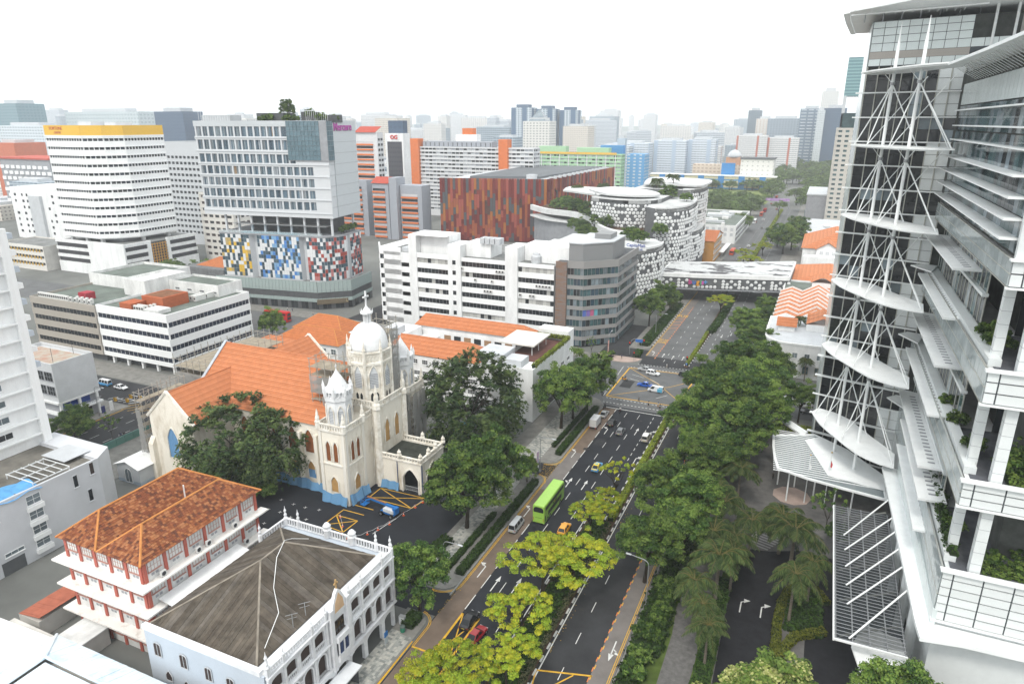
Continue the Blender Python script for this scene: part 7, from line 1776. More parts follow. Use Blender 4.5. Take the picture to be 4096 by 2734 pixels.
# low wooded hills on the horizon
b=MB(); n=60
for k in range(n):
    def hp(i): a=rad(-18+84*i/n); r=6200; return (-r*math.sin(a),r*math.cos(a),20+70*abs(math.sin(i*.21))*abs(math.sin(i*.077+1)))
    p=hp(k);q=hp(k+1); b.quad((p[0],p[1],-5),(q[0],q[1],-5),q,p); b.quad(p,q,(q[0]*1.1,q[1]*1.1,-5),(p[0]*1.1,p[1]*1.1,-5))
struct('hills',b,mat('hill_green',(0.10,0.15,0.09),noise=0.3,scale=0.01))
# ================================================================= vegetation
import numpy as np
def leaf_mesh(name, C, N, S, mats, mi=None, aspect=1.6, seed=0, droop=None):
    """C centres (n,3), N normals, S sizes; one bent-free quad per leaf"""
    rs = np.random.RandomState(seed); n = len(C)
    N = N/np.maximum(np.linalg.norm(N,axis=1,keepdims=True),1e-6)
    A = rs.normal(size=(n,3)) if droop is None else droop+rs.normal(size=(n,3))*0.35
    U = A-N*np.sum(A*N,axis=1,keepdims=True); U /= np.maximum(np.linalg.norm(U,axis=1,keepdims=True),1e-6); V = np.cross(N,U)
    U = U*(S*aspect/2)[:,None]; V = V*(S/2)[:,None]
    P = np.empty((n,4,3)); P[:,0] = C-U; P[:,1] = C+V-U*0.1; P[:,2] = C+U; P[:,3] = C-V-U*0.1
    me = bpy.data.meshes.new(name); me.vertices.add(n*4); me.vertices.foreach_set('co', P.reshape(-1).astype(np.float32))
    me.loops.add(n*4); me.loops.foreach_set('vertex_index', np.arange(n*4,dtype=np.int32))
    me.polygons.add(n); me.polygons.foreach_set('loop_start', np.arange(0,n*4,4,dtype=np.int32)); me.polygons.foreach_set('loop_total', np.full(n,4,dtype=np.int32))
    for m in mats: me.materials.append(m)
    if mi is not None: me.polygons.foreach_set('material_index', mi.astype(np.int32))
    me.update(calc_edges=True); return me
def unit(rs, n):
    v = rs.normal(size=(n,3)); return v/np.linalg.norm(v,axis=1,keepdims=True)
def crown(kind, seed, mats):
    """unit crown (radius ~1): leaf faces gathered into clumps"""
    rs = np.random.RandomState(seed); Cs=[];Ns=[];Ss=[];Ds=[]
    if kind == 'round':
        k = 150; d = unit(rs,k); d[:,2] = np.abs(d[:,2])*1.05-0.32*(rs.rand(k)<.5); rad_ = 0.72+0.26*rs.rand(k); rad_[:25] *= rs.rand(25)
        lob = 1+0.16*np.sin(3*np.arctan2(d[:,1],d[:,0])+seed)+0.10*np.sin(7*np.arctan2(d[:,1],d[:,0])+2*seed)
        cc = d*(rad_*lob)[:,None]; m = 150; cr = 0.13+0.09*rs.rand(k); ls = 0.046; asp=1.5
    elif kind == 'flat':
        k = 96; ang = rs.rand(k)*2*PI; rr = np.sqrt(rs.rand(k))*(0.98+0.14*np.sin(3*ang+seed)); h = 0.34*(1-rr**2)+0.10*rs.normal(size=k)
        cc = np.stack([rr*np.cos(ang),rr*np.sin(ang),h],1); m = 130; cr = 0.085+0.065*rs.rand(k); ls = 0.036; asp=1.4
    elif kind == 'feather':
        k = 210; d = unit(rs,k); d[:,2] = d[:,2]*0.9+0.12; cc = d*(0.60+0.42*rs.rand(k))[:,None]*np.array([1,1,0.95]); m = 120; cr = 0.11+0.08*rs.rand(k); ls=0.032; asp=2.8
    elif kind == 'sparse':
        k = 26; d = unit(rs,k); d[:,2]=np.abs(d[:,2]); cc = d*(0.5+0.5*rs.rand(k))[:,None]; m = 45; cr=0.09+0.07*rs.rand(k); ls=0.06; asp=1.5
    elif kind == 'shrub':
        k = 40; d = unit(rs,k); d[:,2]=np.abs(d[:,2]); cc = d*(0.5+0.45*rs.rand(k))[:,None]; m = 60; cr=0.2+0.1*rs.rand(k); ls=0.10; asp=2.2
    elif kind == 'far':
        k = 46; d = unit(rs,k); d[:,2]=np.abs(d[:,2])-0.2*(rs.rand(k)<.4); cc = d*(0.7+0.28*rs.rand(k))[:,None]; m = 42; cr=0.2+0.12*rs.rand(k); ls=0.10; asp=1.3
    for i in range(k):
        v = unit(rs,m); q = rs.rand(m)**0.45
        if kind == 'flat': v[:,2] = np.abs(v[:,2])*0.75-0.12; sq = np.array([1.25,1.25,0.62])
        elif kind == 'feather': sq = np.array([1.0,1.0,0.75])
        else: v[:,2] = np.where(rs.rand(m)<.75,np.abs(v[:,2]),v[:,2]); sq = np.array([1.05,1.05,0.85])
        if kind == 'feather':
            # arching sprays leaving the clump outwards and down
            o = cc[i]/max(np.linalg.norm(cc[i]),.1); na=7; ax = unit(rs,na)+o*1.2+np.array([0,0,0.35]); ax/=np.linalg.norm(ax,axis=1,keepdims=True)
            w = rs.randint(0,na,m); t = rs.rand(m); p = cc[i]+ax[w]*(t*cr[i]*2.1)[:,None]; p[:,2] -= (t**2)*cr[i]*0.9; p += rs.normal(size=(m,3))*0.012
            Cs.append(p); Ns.append(rs.normal(size=(m,3))*0.45+np.array([0,0,1])+0.3*o); Ds.append(np.cross(ax[w],np.array([0,0,1.]))*rs.choice([-1,1],m)[:,None]+np.array([0,0,-.5]))
        else:
            Cs.append(cc[i]+v*sq*(q*cr[i])[:,None]); Ns.append(v*1.0+rs.normal(size=(m,3))*0.38+np.array([0,0,0.45]))
        Ss.append(ls*(0.65+0.7*rs.rand(m)))
    C = np.concatenate(Cs); N = np.concatenate(Ns); S = np.concatenate(Ss)
    mi = (rs.rand(len(C)) < 0.5).astype(int) if len(mats) > 1 else None
    if len(mats) > 1:
        cl = np.repeat(rs.rand(k),m); mi = ((cl+0.5*rs.rand(len(C))) > 0.80).astype(int)
    return leaf_mesh('crown', C, N, S, mats, mi, asp, seed, np.concatenate(Ds) if Ds else None)
BARK = mat('bark_dark',(0.045,0.036,0.028),noise=0.3,scale=2.0); BARKP = mat('bark_pale',(0.17,0.145,0.115),noise=0.35,scale=2.0,stretch=(1,1,4))
LG = leafmat('leaf_dark',(0.018,0.046,0.012),(0.075,0.14,0.03)); LG2 = leafmat('leaf_mid',(0.085,0.155,0.028),(0.18,0.25,0.055)); LF = leafmat('leaf_feather',(0.022,0.050,0.020),(0.085,0.13,0.045)); LF2=leafmat('leaf_feather_light',(0.07,0.115,0.038),(0.14,0.19,0.06))
LY = leafmat('leaf_yellow_green',(0.19,0.28,0.022),(0.34,0.43,0.045),0.3); LY2 = leafmat('leaf_gold',(0.30,0.33,0.022),(0.45,0.43,0.04),0.3); LPALE = leafmat('leaf_flower_pale',(0.25,0.30,0.07),(0.52,0.52,0.22)); LH = leafmat('leaf_hedge',(0.018,0.044,0.010),(0.06,0.11,0.022)); LHY = leafmat('leaf_hedge_lime',(0.14,0.19,0.02),(0.26,0.30,0.04)); LFAR = leafmat('leaf_far',(0.05,0.085,0.022),(0.11,0.16,0.045)); LRUST=leafmat('leaf_rust',(0.16,0.06,0.02),(0.28,0.13,0.04))
CR = {'round':[crown('round',s,[LG,LG2]) for s in (1,2,3,4)],'flat':[crown('flat',s,[LY,LY2]) for s in (5,6,7)],'feather':[crown('feather',s,[LF,LF2]) for s in (8,9)],'sparse':[crown('sparse',s,[LY,LY2]) for s in (10,)],'far':[crown('far',s,[LFAR,LG2]) for s in (12,13,14)],'shrub':[crown('shrub',s,[LH,LG2]) for s in (15,16)],'pale':[crown('round',17,[LG2,LPALE])],'thin':[crown('sparse',18,[LG,LG2])]}
TR = {}
def trunk_mesh(kind, seed):
    """unit: base at z=0, crown base around z=1, limbs spread to radius 1 (scaled later)"""
    k=(kind,seed)
    if k in TR: return TR[k]
    r=random.Random(seed); b=MB(); th={'flat':0.055,'round':0.06,'feather':0.045,'far':0.06,'sparse':0.035,'pale':0.05,'thin':0.03,'shrub':0.05}[kind]
    top=Vector((r.uniform(-.06,.06),r.uniform(-.06,.06),0.62)); b.path([(0,0,-.03),(top.x*.4,top.y*.5,.3),top],[th*1.35,th,th*.85],8)
    nl={'flat':7,'round':6,'feather':5,'far':3,'sparse':8,'pale':5,'thin':5,'shrub':3}[kind]
    for i in range(nl):
        a=2*PI*i/nl+r.uniform(-.3,.3); e=r.uniform(.5,.85) if kind!='sparse' else r.uniform(.6,.95); mid=top+Vector((math.cos(a)*e*.4,math.sin(a)*e*.4,.22+r.uniform(0,.12))); end=Vector((math.cos(a)*e,math.sin(a)*e,1.02+r.uniform(0,.35)))
        b.path([top-Vector((0,0,.1*r.random())),mid,end],[th*.65,th*.4,th*.14],6)
        for q in range(2): 
            a2=a+r.uniform(-.9,.9); b.tube(mid,mid+Vector((math.cos(a2)*.35,math.sin(a2)*.35,.3+.25*r.random())),th*.28,th*.08,5)
    me=bpy.data.meshes.new('trunk'); me.from_pydata(b.v,[],b.f); me.materials.append(BARK); me.update(); TR[k]=me; return me
RT = random.Random(4)
def tree(name, label, loc, kind, R, Hc, ch, group=None, base=0.12, cat='tree', lean=0.0):
    """R crown radius, Hc height of crown centre (its base plane), ch crown vertical semi-size"""
    t = thing(name, label, cat, (loc[0],loc[1],loc[2] if len(loc)>2 else base), RT.uniform(0,6.28), group)
    tk=kind if kind in('flat','round','feather','far','sparse','pale','thin','shrub') else 'round'
    o=bpy.data.objects.new('trunk',trunk_mesh(tk,RT.randrange(3))); COL.objects.link(o); o.parent=t; o.scale=(R*.8 if kind!='feather' else R*.7,R*.8,Hc*.98)
    c=bpy.data.objects.new('crown',RT.choice(CR[kind])); COL.objects.link(c); c.parent=t; c.location=(0,0,Hc); c.scale=(R,R*RT.uniform(.92,1.08),ch); c.rotation_euler=(0,0,RT.uniform(0,6.28))
    return t
gl='round dark green street trees on the pavement'
tree('street_tree','small round street tree on the hedge island by the arcaded building',(-53.0,80.3),'round',5.2,7.2,5.2)
tree('street_tree','broad dark street tree beside the church porch',(-57.4,105.5),'round',7.8,9.6,7.4); tree('street_tree','second dark street tree beside the churchyard pavement',(-56.2,116.0),'round',6.8,9.4,7.0); tree('street_tree','slender young tree beside the pink banner',(-53.6,127.6),'round',2.6,3.4,3.6)
tree('street_tree','broad street tree in front of the school end wall',(-56.4,157.5),'round',7.8,9.6,8.0); tree('street_tree','dark street tree nearest the junction by the school',(-54.2,172.5),'round',7.4,9.4,7.4); tree('street_tree','leaning street tree between lamp post and school',(-55.5,164.5),'round',6.2,9.2,7.0)
tree('feathery_tree','huge feathery tree in front of the church nave',(-113.0,101.0),'feather',11.0,10.0,9.6); tree('feathery_tree','smaller feathery tree beside the church buttresses',(-105.0,103.0),'feather',7.8,9.0,8.0)
tree('feathery_tree','huge drooping feathery tree beside the school',(-74.5,140.5),'feather',12.6,10.6,12.0)
tree('feathery_tree','low leafy bush under the feathery tree by the church wall',(-103.0,97.5),'shrub',3.2,1.6,2.6)
gy='yellow-green umbrella tree with '
tree('yellow_tree',gy+'broad crown leaning over the lanes behind the taxi',(-36.0,93.0),'flat',6.6,7.4,5.0); tree('yellow_tree',gy+'wide crown over the black and white median kerb',(-31.4,96.6),'flat',6.8,6.4,5.0)
tree('yellow_tree',gy+'dense dome beside the red car',(-34.2,79.8),'flat',5.2,6.8,6.2); tree('yellow_tree',gy+'golden crown over the yellow hatching',(-37.8,65.6),'flat',5.2,6.6,5.0); tree('yellow_tree',gy+'golden crown beside the near median',(-32.6,70.6),'flat',4.2,6.4,4.6); tree('yellow_tree',gy+'golden top over the lower lanes',(-40.5,62.5),'flat',5.0,6.4,4.6)
tree('yellow_tree',gy+'small crown beside the yellow car',(-33.4,111.8),'flat',4.2,5.8,4.2); tree('yellow_tree',gy+'light crown before the lane arrows',(-32.4,117.4),'flat',3.4,6.4,3.6)
tree('yellow_tree','nearly bare yellow-green tree with dark branches on the median',(-33.0,127.0),'sparse',4.4,6.6,4.6)
for (x,y,R_,l) in ((-34.0,292.0,5.6,'lone crown on the median before the link bridge'),(-35.0,318.0,5.4,'crown against the link bridge front'),(-33.2,392,6.5,'crown on the median beyond the link bridge'),(-38,412,6.0,'low crown over the lanes beyond the bridge'),(-30,440,6.0,'crown beside the dark trees beyond the bridge')): tree('yellow_tree',gy+l,(x,y),'flat',R_,6.2,4.4)
# right side belt
L_=['broad dark tree over the right lanes before the library','tall dark tree behind the entrance canopy','dark tree overhanging the kerb by the junction','dark tree between the kerb and the palms','bushy dark tree beside the curved corner shop','dark tree before the orange roofed terrace','dark tree over the right bus lane','round dark tree beside the street lamp','dark tree behind the first palm','dark tree at the crossing by the right lanes','dense dark tree in the middle of the belt','small dark tree at the terrace shophouses','dark tree behind the plaza railing','dark tree near the corner planter','dark tree nearest the bus lane arrow','tall crown rising over the belt']
for i,(x,y,R_,h) in enumerate(((-21.5,186,6.6,9),(-10.5,188,7.4,9.4),(-22.6,157,6.6,9.2),(-11.5,153,7.2,9.4),(-14.0,233,5.8,8),(-20.5,257,5.4,7.6),(-16.5,121.5,5.6,8),(-20.6,103.4,5.2,8.2),(-15.5,112,4.6,7.4),(-17.0,203,6.8,9),(-17.4,166,7.4,10.4),(-15.4,290,4.8,6),(-7.0,171,6.4,8.6),(-8.6,205,6.4,8.2),(-21.8,124.5,5.8,8),(-16.0,139,5.8,8.4))): tree('belt_tree',L_[i],(x,y),'round',R_*1.1,h,R_*1.02)
for i,(x,y,R_,h) in enumerate(((-14,144,5.4,7),(-22,170,5.6,8),(-14,178,6.4,8.6),(-19,147,5,7.4),(-11,219,5.4,7.6),(-17,246,5.2,7),(-15,272,4.6,6))): tree('belt_tree','dark tree filling the belt beside the right carriageway',(x,y),'round',R_,h,R_*.9,'dark trees filling the belt')
tree('slim_tree','slim dark tree in the planter by the parked cars',(1.2,187.5),'round',4.6,7.4,4.2)
tree('corner_tree','small dark tree at the foot of the corner glass office',(-67.5,217.6),'thin',2.4,3.8,3.4); tree('corner_tree','small bushy tree by the corner glass office sign',(-60.6,219.0),'shrub',1.4,1.2,1.4)
tree('bank_tree','rounded tree on the verge by the corner glass office',(-57.6,262),'round',6.2,8.0,6.0); tree('bank_tree','rounded tree before the hexagon mall wall',(-56.5,279),'round',6.2,8.4,6.0); tree('bank_tree','palmy shrub tree under the link bridge end',(-54.6,297),'shrub',4.0,3.0,4.0)
for i,(x,y,R_,l) in enumerate(((-19,452,9.5,'large dark tree beyond the bridge'),(-15,470,9.5,'taller dark tree behind the large one beyond the bridge'),(-24,478,7.5,'dark tree at the avenue kerb beyond the bridge'),(-14,506,9,'dark tree further along the avenue'))): tree('avenue_tree',l,(x,y),'round',R_,8.5,R_*.9)
for (x,y,R_,l) in ((-12.5,684,12,'wide lone tree at the avenue side'),(-34,640,6,'small tree on the far median'),(-24,735,10,'lone round tree at the far avenue')): tree('avenue_tree',l,(x,y),'far',R_,9,R_*.75)
tree('flowering_tree','pale yellow flowering tree below the driveway',(2.8,78.0),'pale',6.8,6.0,4.6); tree('flowering_tree','pale flowering tree at the foot of the driveway hedge',(-2.4,73.0),'pale',5.4,5.6,4.4); tree('plaza_tree','bright green tree at the foot of the faceted canopy',(17.0,84.0),'round',5.4,6.4,5.2); tree('plaza_tree','green tree beside the library base wall',(23.0,83.0),'round',4.8,5.6,4.6); tree('plaza_tree','slender dark tree beside the drive canopy',(8.6,133.0),'thin',3.6,5.4,4.6); tree('plaza_tree','small bushy tree by the canopy edge',(10.5,128.0),'shrub',2.6,3.0,3.0)
for i in range(12): tree('verge_shrub','leafy shrub in the bed between right kerb and brick path',(RT.uniform(-17.5,-14.2),RT.uniform(66,112)),'shrub',RT.uniform(1.2,2.4),1.0,RT.uniform(1.2,2.2),'shrubs in the right verge bed')
# church side odds
tree('lane_tree','leafy young tree beside the street behind the church',(-167.0,99.0),'round',5.0,4.6,4.0); tree('lane_tree','airy young tree at the hoarding end',(-158.5,103),'thin',3.0,4.4,3.6); tree('lane_tree','young tree beside the grey shop block',(-172.5,104),'round',3.4,4.0,3.2)
tree('lane_tree','tree at the corner of the striped office',(-182,186),'round',5.0,6.0,6.0); 
for (x,y,l) in ((-306,246,'bushy tree left of the netted house'),(-296,242,'bushy tree before the tower podium'),(-288,250,'bushy tree behind the netted house'),(-420,226,'tree beside the yellow finned block')): tree('lane_tree',l,(x,y),'round',6.0,5.5,5.0)
for (x,y) in ((-160,252),(-163,262),(-166,275)): tree('lane_tree','dark tree between hotel and ribbon window block',(x,y),'round',5.5,8,6.5,'trees between hotel and ribbon block')
# roof gardens of the malls
for (x,y,z,R_) in ((-140,396,26.4,6.5),(-132,388,26.4,6),(-122,378,26.4,6),(-116,368,26.4,5),(-108,352,26.4,4.6),(-100,340,26.4,4.4),(-150,402,26.4,5),(-112,346,20,5),(-118,358,20,5),(-104,338,20,5),(-126,368,20,5),(-74,303,26.1,4.4),(-80,312,26.1,4.0),(-70,330,26.1,4.0),(-78,384,38.1,5),(-66,372,38.1,3.4)): tree('terrace_tree','leafy tree in the planted terrace of the white mall',(x,y,z),'round',R_,R_*.55,R_*.85,'trees on the mall terraces')
# hotel roof garden
M8=Matrix.Translation((-183,230,0))@Matrix.Rotation(rad(8.5),4,'Z')
for (x,y,R_,h,l) in ((-26,12,3.4,5.0,'tall dark tree on the hotel roof'),(-14.5,10,2.2,3.2,'small tree beside the hotel roof plant'),(-33,8.5,2.2,1.2,'low shrub on the hotel roof edge'),(-8,8,2.6,1.0,'low planting at the hotel roof corner'),(-5.5,14,2.0,1.0,'low planting behind the hotel sign'),(-37,9,2.0,0.8,'pale shrub on the hotel roof edge'),(-24,8,2.4,.8,'low shrub at the hotel roof centre'),(-20,8,2.2,.8,'low shrub below the hotel roof tree')):
    p=M8@Vector((x,y,77.8)); tree('roof_tree',l,tuple(p),'round' if h>2 else 'shrub',R_,h,R_*1.2)
for k in range(6): p=M8@Vector((-5.2,12+k*2.4,31.5)); tree('deck_palm_shrub','dark shrub in the row on the hotel pool deck',tuple(p),'shrub',1.6,1.2,2.6,'shrubs on the pool deck')
# library sky gardens
for (z,lst) in ((21.6,((26.5,97.0,1.6),(29.5,96.2,1.4),(33,97,1.6),(23.0,104,1.6),(22.2,113,1.4),(22.0,121,1.3),(30,100,1.2))),(34.8,((26.6,97.2,2.6),(30.0,96.6,1.6),(33,98,2.0),(23,103,1.8),(22.2,112,1.6),(22.0,120,1.4))),(49.5,((27.0,97.0,2.6),(31,97,2.8),(35,98,2.4),(23.2,103,2.0),(23,108,1.8)))):
    for (x,y,R_) in lst: tree('sky_garden_shrub','leafy shrub in the library sky gardens',(x,y,z),'shrub',R_,R_*.5,R_*1.1,'shrubs in the library sky gardens')
for (z,x,y) in ((34.8,28.2,99.5),(34.8,33.6,100),(49.5,29,99)): tree('sky_garden_tree','small tree growing in a library sky garden',(x,y,z),'thin',2.4,3.2,2.6,'small trees in the library sky gardens')
# far tree rows and park
k=0
for (x0,x1,y0,y1,n,R0) in ((-66,-54,520,720,14,8),(-150,-60,575,730,30,8.5),(-152,-60,716,735,14,8),(-56,-48,740,900,12,10),(-10,70,700,1000,54,10),(-70,90,930,1250,72,11),(-220,-60,955,1000,26,7),(-150,-70,870,884,10,8),(-200,-150,840,884,10,7),(-60,10,1180,1420,40,12),(-420,-240,760,900,12,8),(-30,-5,760,940,18,9)):
    for i in range(n):
        x=RT.uniform(x0,x1); y=RT.uniform(y0,y1)
        if -50<x<-20 and y<960: continue
        R_=R0*RT.uniform(.75,1.2); k+=1
        t=tree('park_tree','rounded green tree in the park and avenue rows beyond the bridge',(x,y,0),'far',R_,R_*.75,R_*.7,'park and avenue trees')
# palms
def palm_meshes(seed, nf=20, L=4.2, droop=1.0):
    rs=np.random.RandomState(seed); C=[];N=[];S=[];U=[]; st=MB()
    for f in range(nf):
        a=2*PI*f/nf*2.4+rs.uniform(-.2,.2); el=rs.uniform(0.25,1.25); l=L*rs.uniform(.8,1.1); pts=[]
        for q in range(9):
            t=q/8; r=l*t*math.cos(el*.8)*(1-.12*t); z=l*t*math.sin(el)-droop*1.35*(t**2.1)*l*.5; pts.append(Vector((r*math.cos(a),r*math.sin(a),z)))
        st.path(pts,[0.045-.004*q for q in range(9)],4)
        for q in range(34):
            t=0.12+0.88*q/34; i=min(7,int(t*8)); p=pts[i].lerp(pts[i+1],t*8-i); d=(pts[i+1]-pts[i]).normalized(); sd=d.cross(Vector((0,0,1))).normalized(); ll=0.95*math.sin(PI*min(1,t*.85+.12))+.15
            for s in (-1,1):
                dv=(sd*s*.85+d*(.35+.3*rs.rand())+Vector((0,0,-.2-.6*rs.rand()))).normalized(); c=p+dv*ll*.5; C.append(c); U.append(dv); N.append(dv.cross(d)); S.append(ll)
    C=np.array(C);U=np.array(U);N=np.array(N);S=np.array(S); V=np.cross(U,N/np.linalg.norm(N,axis=1,keepdims=True)); n=len(C); P=np.empty((n,4,3)); w=0.06
    P[:,0]=C-U*(S/2)[:,None]; P[:,1]=C+V*w-U*0.05; P[:,2]=C+U*(S/2)[:,None]-np.array([0,0,.12]); P[:,3]=C-V*w-U*0.05
    me=bpy.data.meshes.new('frond'); me.from_pydata(P.reshape(-1,3).tolist(),[],[(4*i,4*i+1,4*i+2,4*i+3) for i in range(n)]); me.materials.append(LP); me.update()
    m2=bpy.data.meshes.new('frond_stem'); m2.from_pydata(st.v,[],st.f); m2.materials.append(MATS['palm_stem']); m2.update(); return me,m2
LP=leafmat('leaf_palm',(0.022,0.048,0.016),(0.10,0.135,0.04)); mat('palm_stem',(0.16,0.14,0.05))
PM=[palm_meshes(s,24+2*s,4.5,0.9+.1*s) for s in (1,2,3)]
def palm(label, loc, h, s=1.0, group=None, lean=(0,0)):
    t=thing('palm_tree',label,'palm',loc,RT.uniform(0,6.28),group); b=MB(); n=8; pts=[(lean[0]*(q/n)**1.5,lean[1]*(q/n)**1.5,h*q/n) for q in range(n+1)]
    b.path(pts,[0.22*s*(1-.35*q/n) for q in range(n+1)],8)
    for q in range(int(h/.35)): z=.35*q; f=z/h; b.tube((lean[0]*f**1.5,lean[1]*f**1.5,z),(lean[0]*f**1.5,lean[1]*f**1.5,z+.05),0.24*s*(1-.33*f),n=8)
    b.build('trunk',BARKP,t); a,m2=RT.choice(PM)
    for me,nm_ in ((a,'fronds'),(m2,'frond_stems')):
        o=bpy.data.objects.new(nm_,me); COL.objects.link(o); o.parent=t; o.location=(lean[0],lean[1],h); o.scale=(s,s,s)
    return t
for (x,y,h,s,l) in ((-10.0,121.5,8.5,1.15,'feathery palm behind the zebra stripes'),(-8.4,103.5,8.8,1.3,'large palm with a brown frond on the path lawn'),(-6.4,107,7.6,1.0,'palm leaning over the driveway edge'),(2.8,117,8.6,1.45,'broad dark palm by the drive canopy'),(3.4,102.6,9.2,1.0,'tall slim palm inside the driveway hedge loop'),(-7.6,87.5,7.2,0.85,'short palm on the lower path lawn'),(-8.7,136,8.8,1.1,'palm beside the plaza paving'),(-12,128,7.6,1.0,'palm among the belt trees'),(-7.0,113,7.0,1.0,'palm at the driveway bend'),(6.0,109,8.0,0.9,'palm behind the hedge loop'),(-9.2,93,6.4,0.8,'small palm by the low path wall'),(-10.6,112,7.6,1.2,'palm between the path and the belt trees'),(-4.6,119,7.4,1.1,'palm at the zebra stripe corner'),(0.6,122,7.8,1.3,'dark palm before the plaza medallion'),(-11.4,98,6.6,1.0,'palm leaning over the brick path')): palm(l,(x,y,0.12),h,s*1.15)
for (x,y,z,h,s) in ((-147,430,22,15,1.6),(-133,442,22,16,1.6),(-88,398,40,6,1.4),(-80,404,42,6,1.4),(-120,420,22,14,1.2),(-150,415,26,6,1.2)): palm('tall palm rising from the mall roof terraces',(x,y,z),h,s,'palms on the mall roof')
palm('fan palm beside the curved corner shop',(1.5,221.5,0.12),6.5,0.8); palm('small palm in the court of the curved corner shop',(-2,246,11.4),2.2,0.8); palm('palm on the yellow verge under the bridge end',(-53.6,288,0.1),3.2,0.9)
# hedges
def hedge(label, pts, w, h, m, base=0.12, name='hedge', dens=46, size=0.2, wob=0.12, stuff=False):
    """hedge along a polyline: dark core with leaf faces all over"""
    rs=np.random.RandomState(len(label)+int(abs(pts[0][1]))); o=Vector((*pts[0],base)); core=MB(); C=[];N=[]
    for p,q in zip(pts,pts[1:]):
        p=Vector((*p,0))-Vector((*pts[0],0)); q=Vector((*q,0))-Vector((*pts[0],0)); d=q-p; L=d.length; a=math.atan2(d.y,d.x); c=(p+q)/2
        core.cbox((c.x,c.y,h*.43),(L+.05,w*.82,h*.86),a); dn=d.normalized(); sd=Vector((-dn.y,dn.x,0))
        n=int(L*(w+2*h)*dens)
        for i in range(n):
            t=rs.rand()*L; k=rs.rand()*(w+2*h); j=rs.normal()*wob*.5+wob*math.sin(t*2.1+k)*.6
            if k<w: pos=p+dn*t+sd*(k-w/2)+Vector((0,0,h+j)); nn=Vector((0,0,1))
            elif k<w+h: pos=p+dn*t+sd*(w/2+j)+Vector((0,0,k-w)); nn=sd
            else: pos=p+dn*t-sd*(w/2+j)+Vector((0,0,k-w-h)); nn=-sd
            C.append(pos); N.append(nn)
    t=thing(name,label,name,tuple(o)); core.build('core',mat('hedge_core',(0.02,0.035,0.012),noise=0.3),t)
    C=np.array(C);N=np.array(N)+rs.normal(size=(len(C),3))*.55; S=size*(.6+.8*rs.rand(len(C)))
    me=leaf_mesh('foliage',C,N,S,[m],None,1.6,3); f=bpy.data.objects.new('foliage',me); COL.objects.link(f); f.parent=t; return t
hedge('long clipped hedge along the kerb before the churchyard',[(-51.6,91.5),(-51.6,128)],1.5,1.0,LH); hedge('inner hedge row beside the churchyard paving',[(-54.3,92),(-54.3,112)],1.0,0.9,LH); hedge('clipped hedge along the kerb before the school',[(-51.7,142.5),(-51.7,174)],1.5,1.0,LH); hedge('inner hedge row before the school paving',[(-54.2,146),(-54.0,172)],0.9,0.9,LH)
hedge('rounded hedge on the island by the arcaded building',[(-52.8,76.0),(-52.8,79.2)],2.2,1.1,LH); hedge('lime green clipped hedge on the median before the junction',[(-31.6,119.5),(-31.6,175)],1.3,0.9,LHY); hedge('dark low shrubs on the near median',[(-33.6,62),(-33.4,118)],3.6,1.0,LH,dens=30,size=0.28,wob=0.4); hedge('dark shrub strip at the near median kerb',[(-31.5,62),(-31.5,118)],1.2,0.7,leafmat('leaf_grey_shrub',(0.07,0.08,0.04),(0.15,0.14,0.075)),dens=36)
hedge('lime green hedge on the far median past the junction',[(-35.0,221),(-34.6,246),(-34.6,262)],1.0,0.9,LHY,base=.16,dens=26,size=.26); hedge('flowering shrub bed on the far median',[(-33.6,262),(-32.6,286),(-33.0,326)],2.6,1.1,LH,base=.16,dens=18,size=.35,wob=.3); hedge('lime verge strip on the distant median',[(-34.4,425),(-34.4,690)],2.2,0.8,LHY,base=.16,dens=5,size=.6)
hedge('green verge hedge beside the far left bus lane',[(-53.2,236),(-53.2,300)],3.4,1.2,LH,dens=14,size=.4,wob=.3); hedge('small hedge by the far traffic light',[(-52.6,222.5),(-52.9,229)],2.2,1.0,LH,dens=24,size=.3)
hp=[(2.0,93.0),(1.7,101),(2.1,107),(3.2,111.5),(5.2,113.6),(7.6,112.4),(9.0,109.6)]
hedge('yellowish hedge loop round the driveway island',hp,1.3,0.9,leafmat('leaf_hedge_olive',(0.07,0.085,0.012),(0.15,0.16,0.025))); hedge('yellowish hedge across the driveway island',[(2.0,93),(4.4,99),(8.8,102.4)],1.3,0.9,MATS['leaf_hedge_olive'])
hedge('ground cover inside the driveway hedge loop',[(5.6,100.5),(5.6,112)],5.6,0.35,LH,dens=30,size=.3,wob=.25,name='planting'); hedge('planting beside the right kerb under the belt trees',[(-17.2,62),(-17.2,178)],3.2,0.7,LH,dens=16,size=.42,wob=.5,name='planting'); hedge('low planting beside the brick path',[(-15.0,86),(-15.2,128)],1.6,0.9,LH,dens=20,size=.36,wob=.4,name='planting'); hedge('planted strip between path and driveway',[(-7.6,63),(-7.6,110)],2.4,0.35,leafmat('leaf_lawn_plants',(0.03,0.07,0.015),(0.075,0.13,0.028)),dens=40,size=.24,wob=.2,name='planting')
hedge('hedge round the school roof terrace',[(-76,188.0),(-65.6,188.0),(-65.6,160)],1.1,1.0,LHY,base=14.9,dens=22,size=.3); hedge('planter hedge by the parked cars',[(-6,181.5),(5,183)],3.5,0.6,LHY,dens=14,size=.35,name='planting')
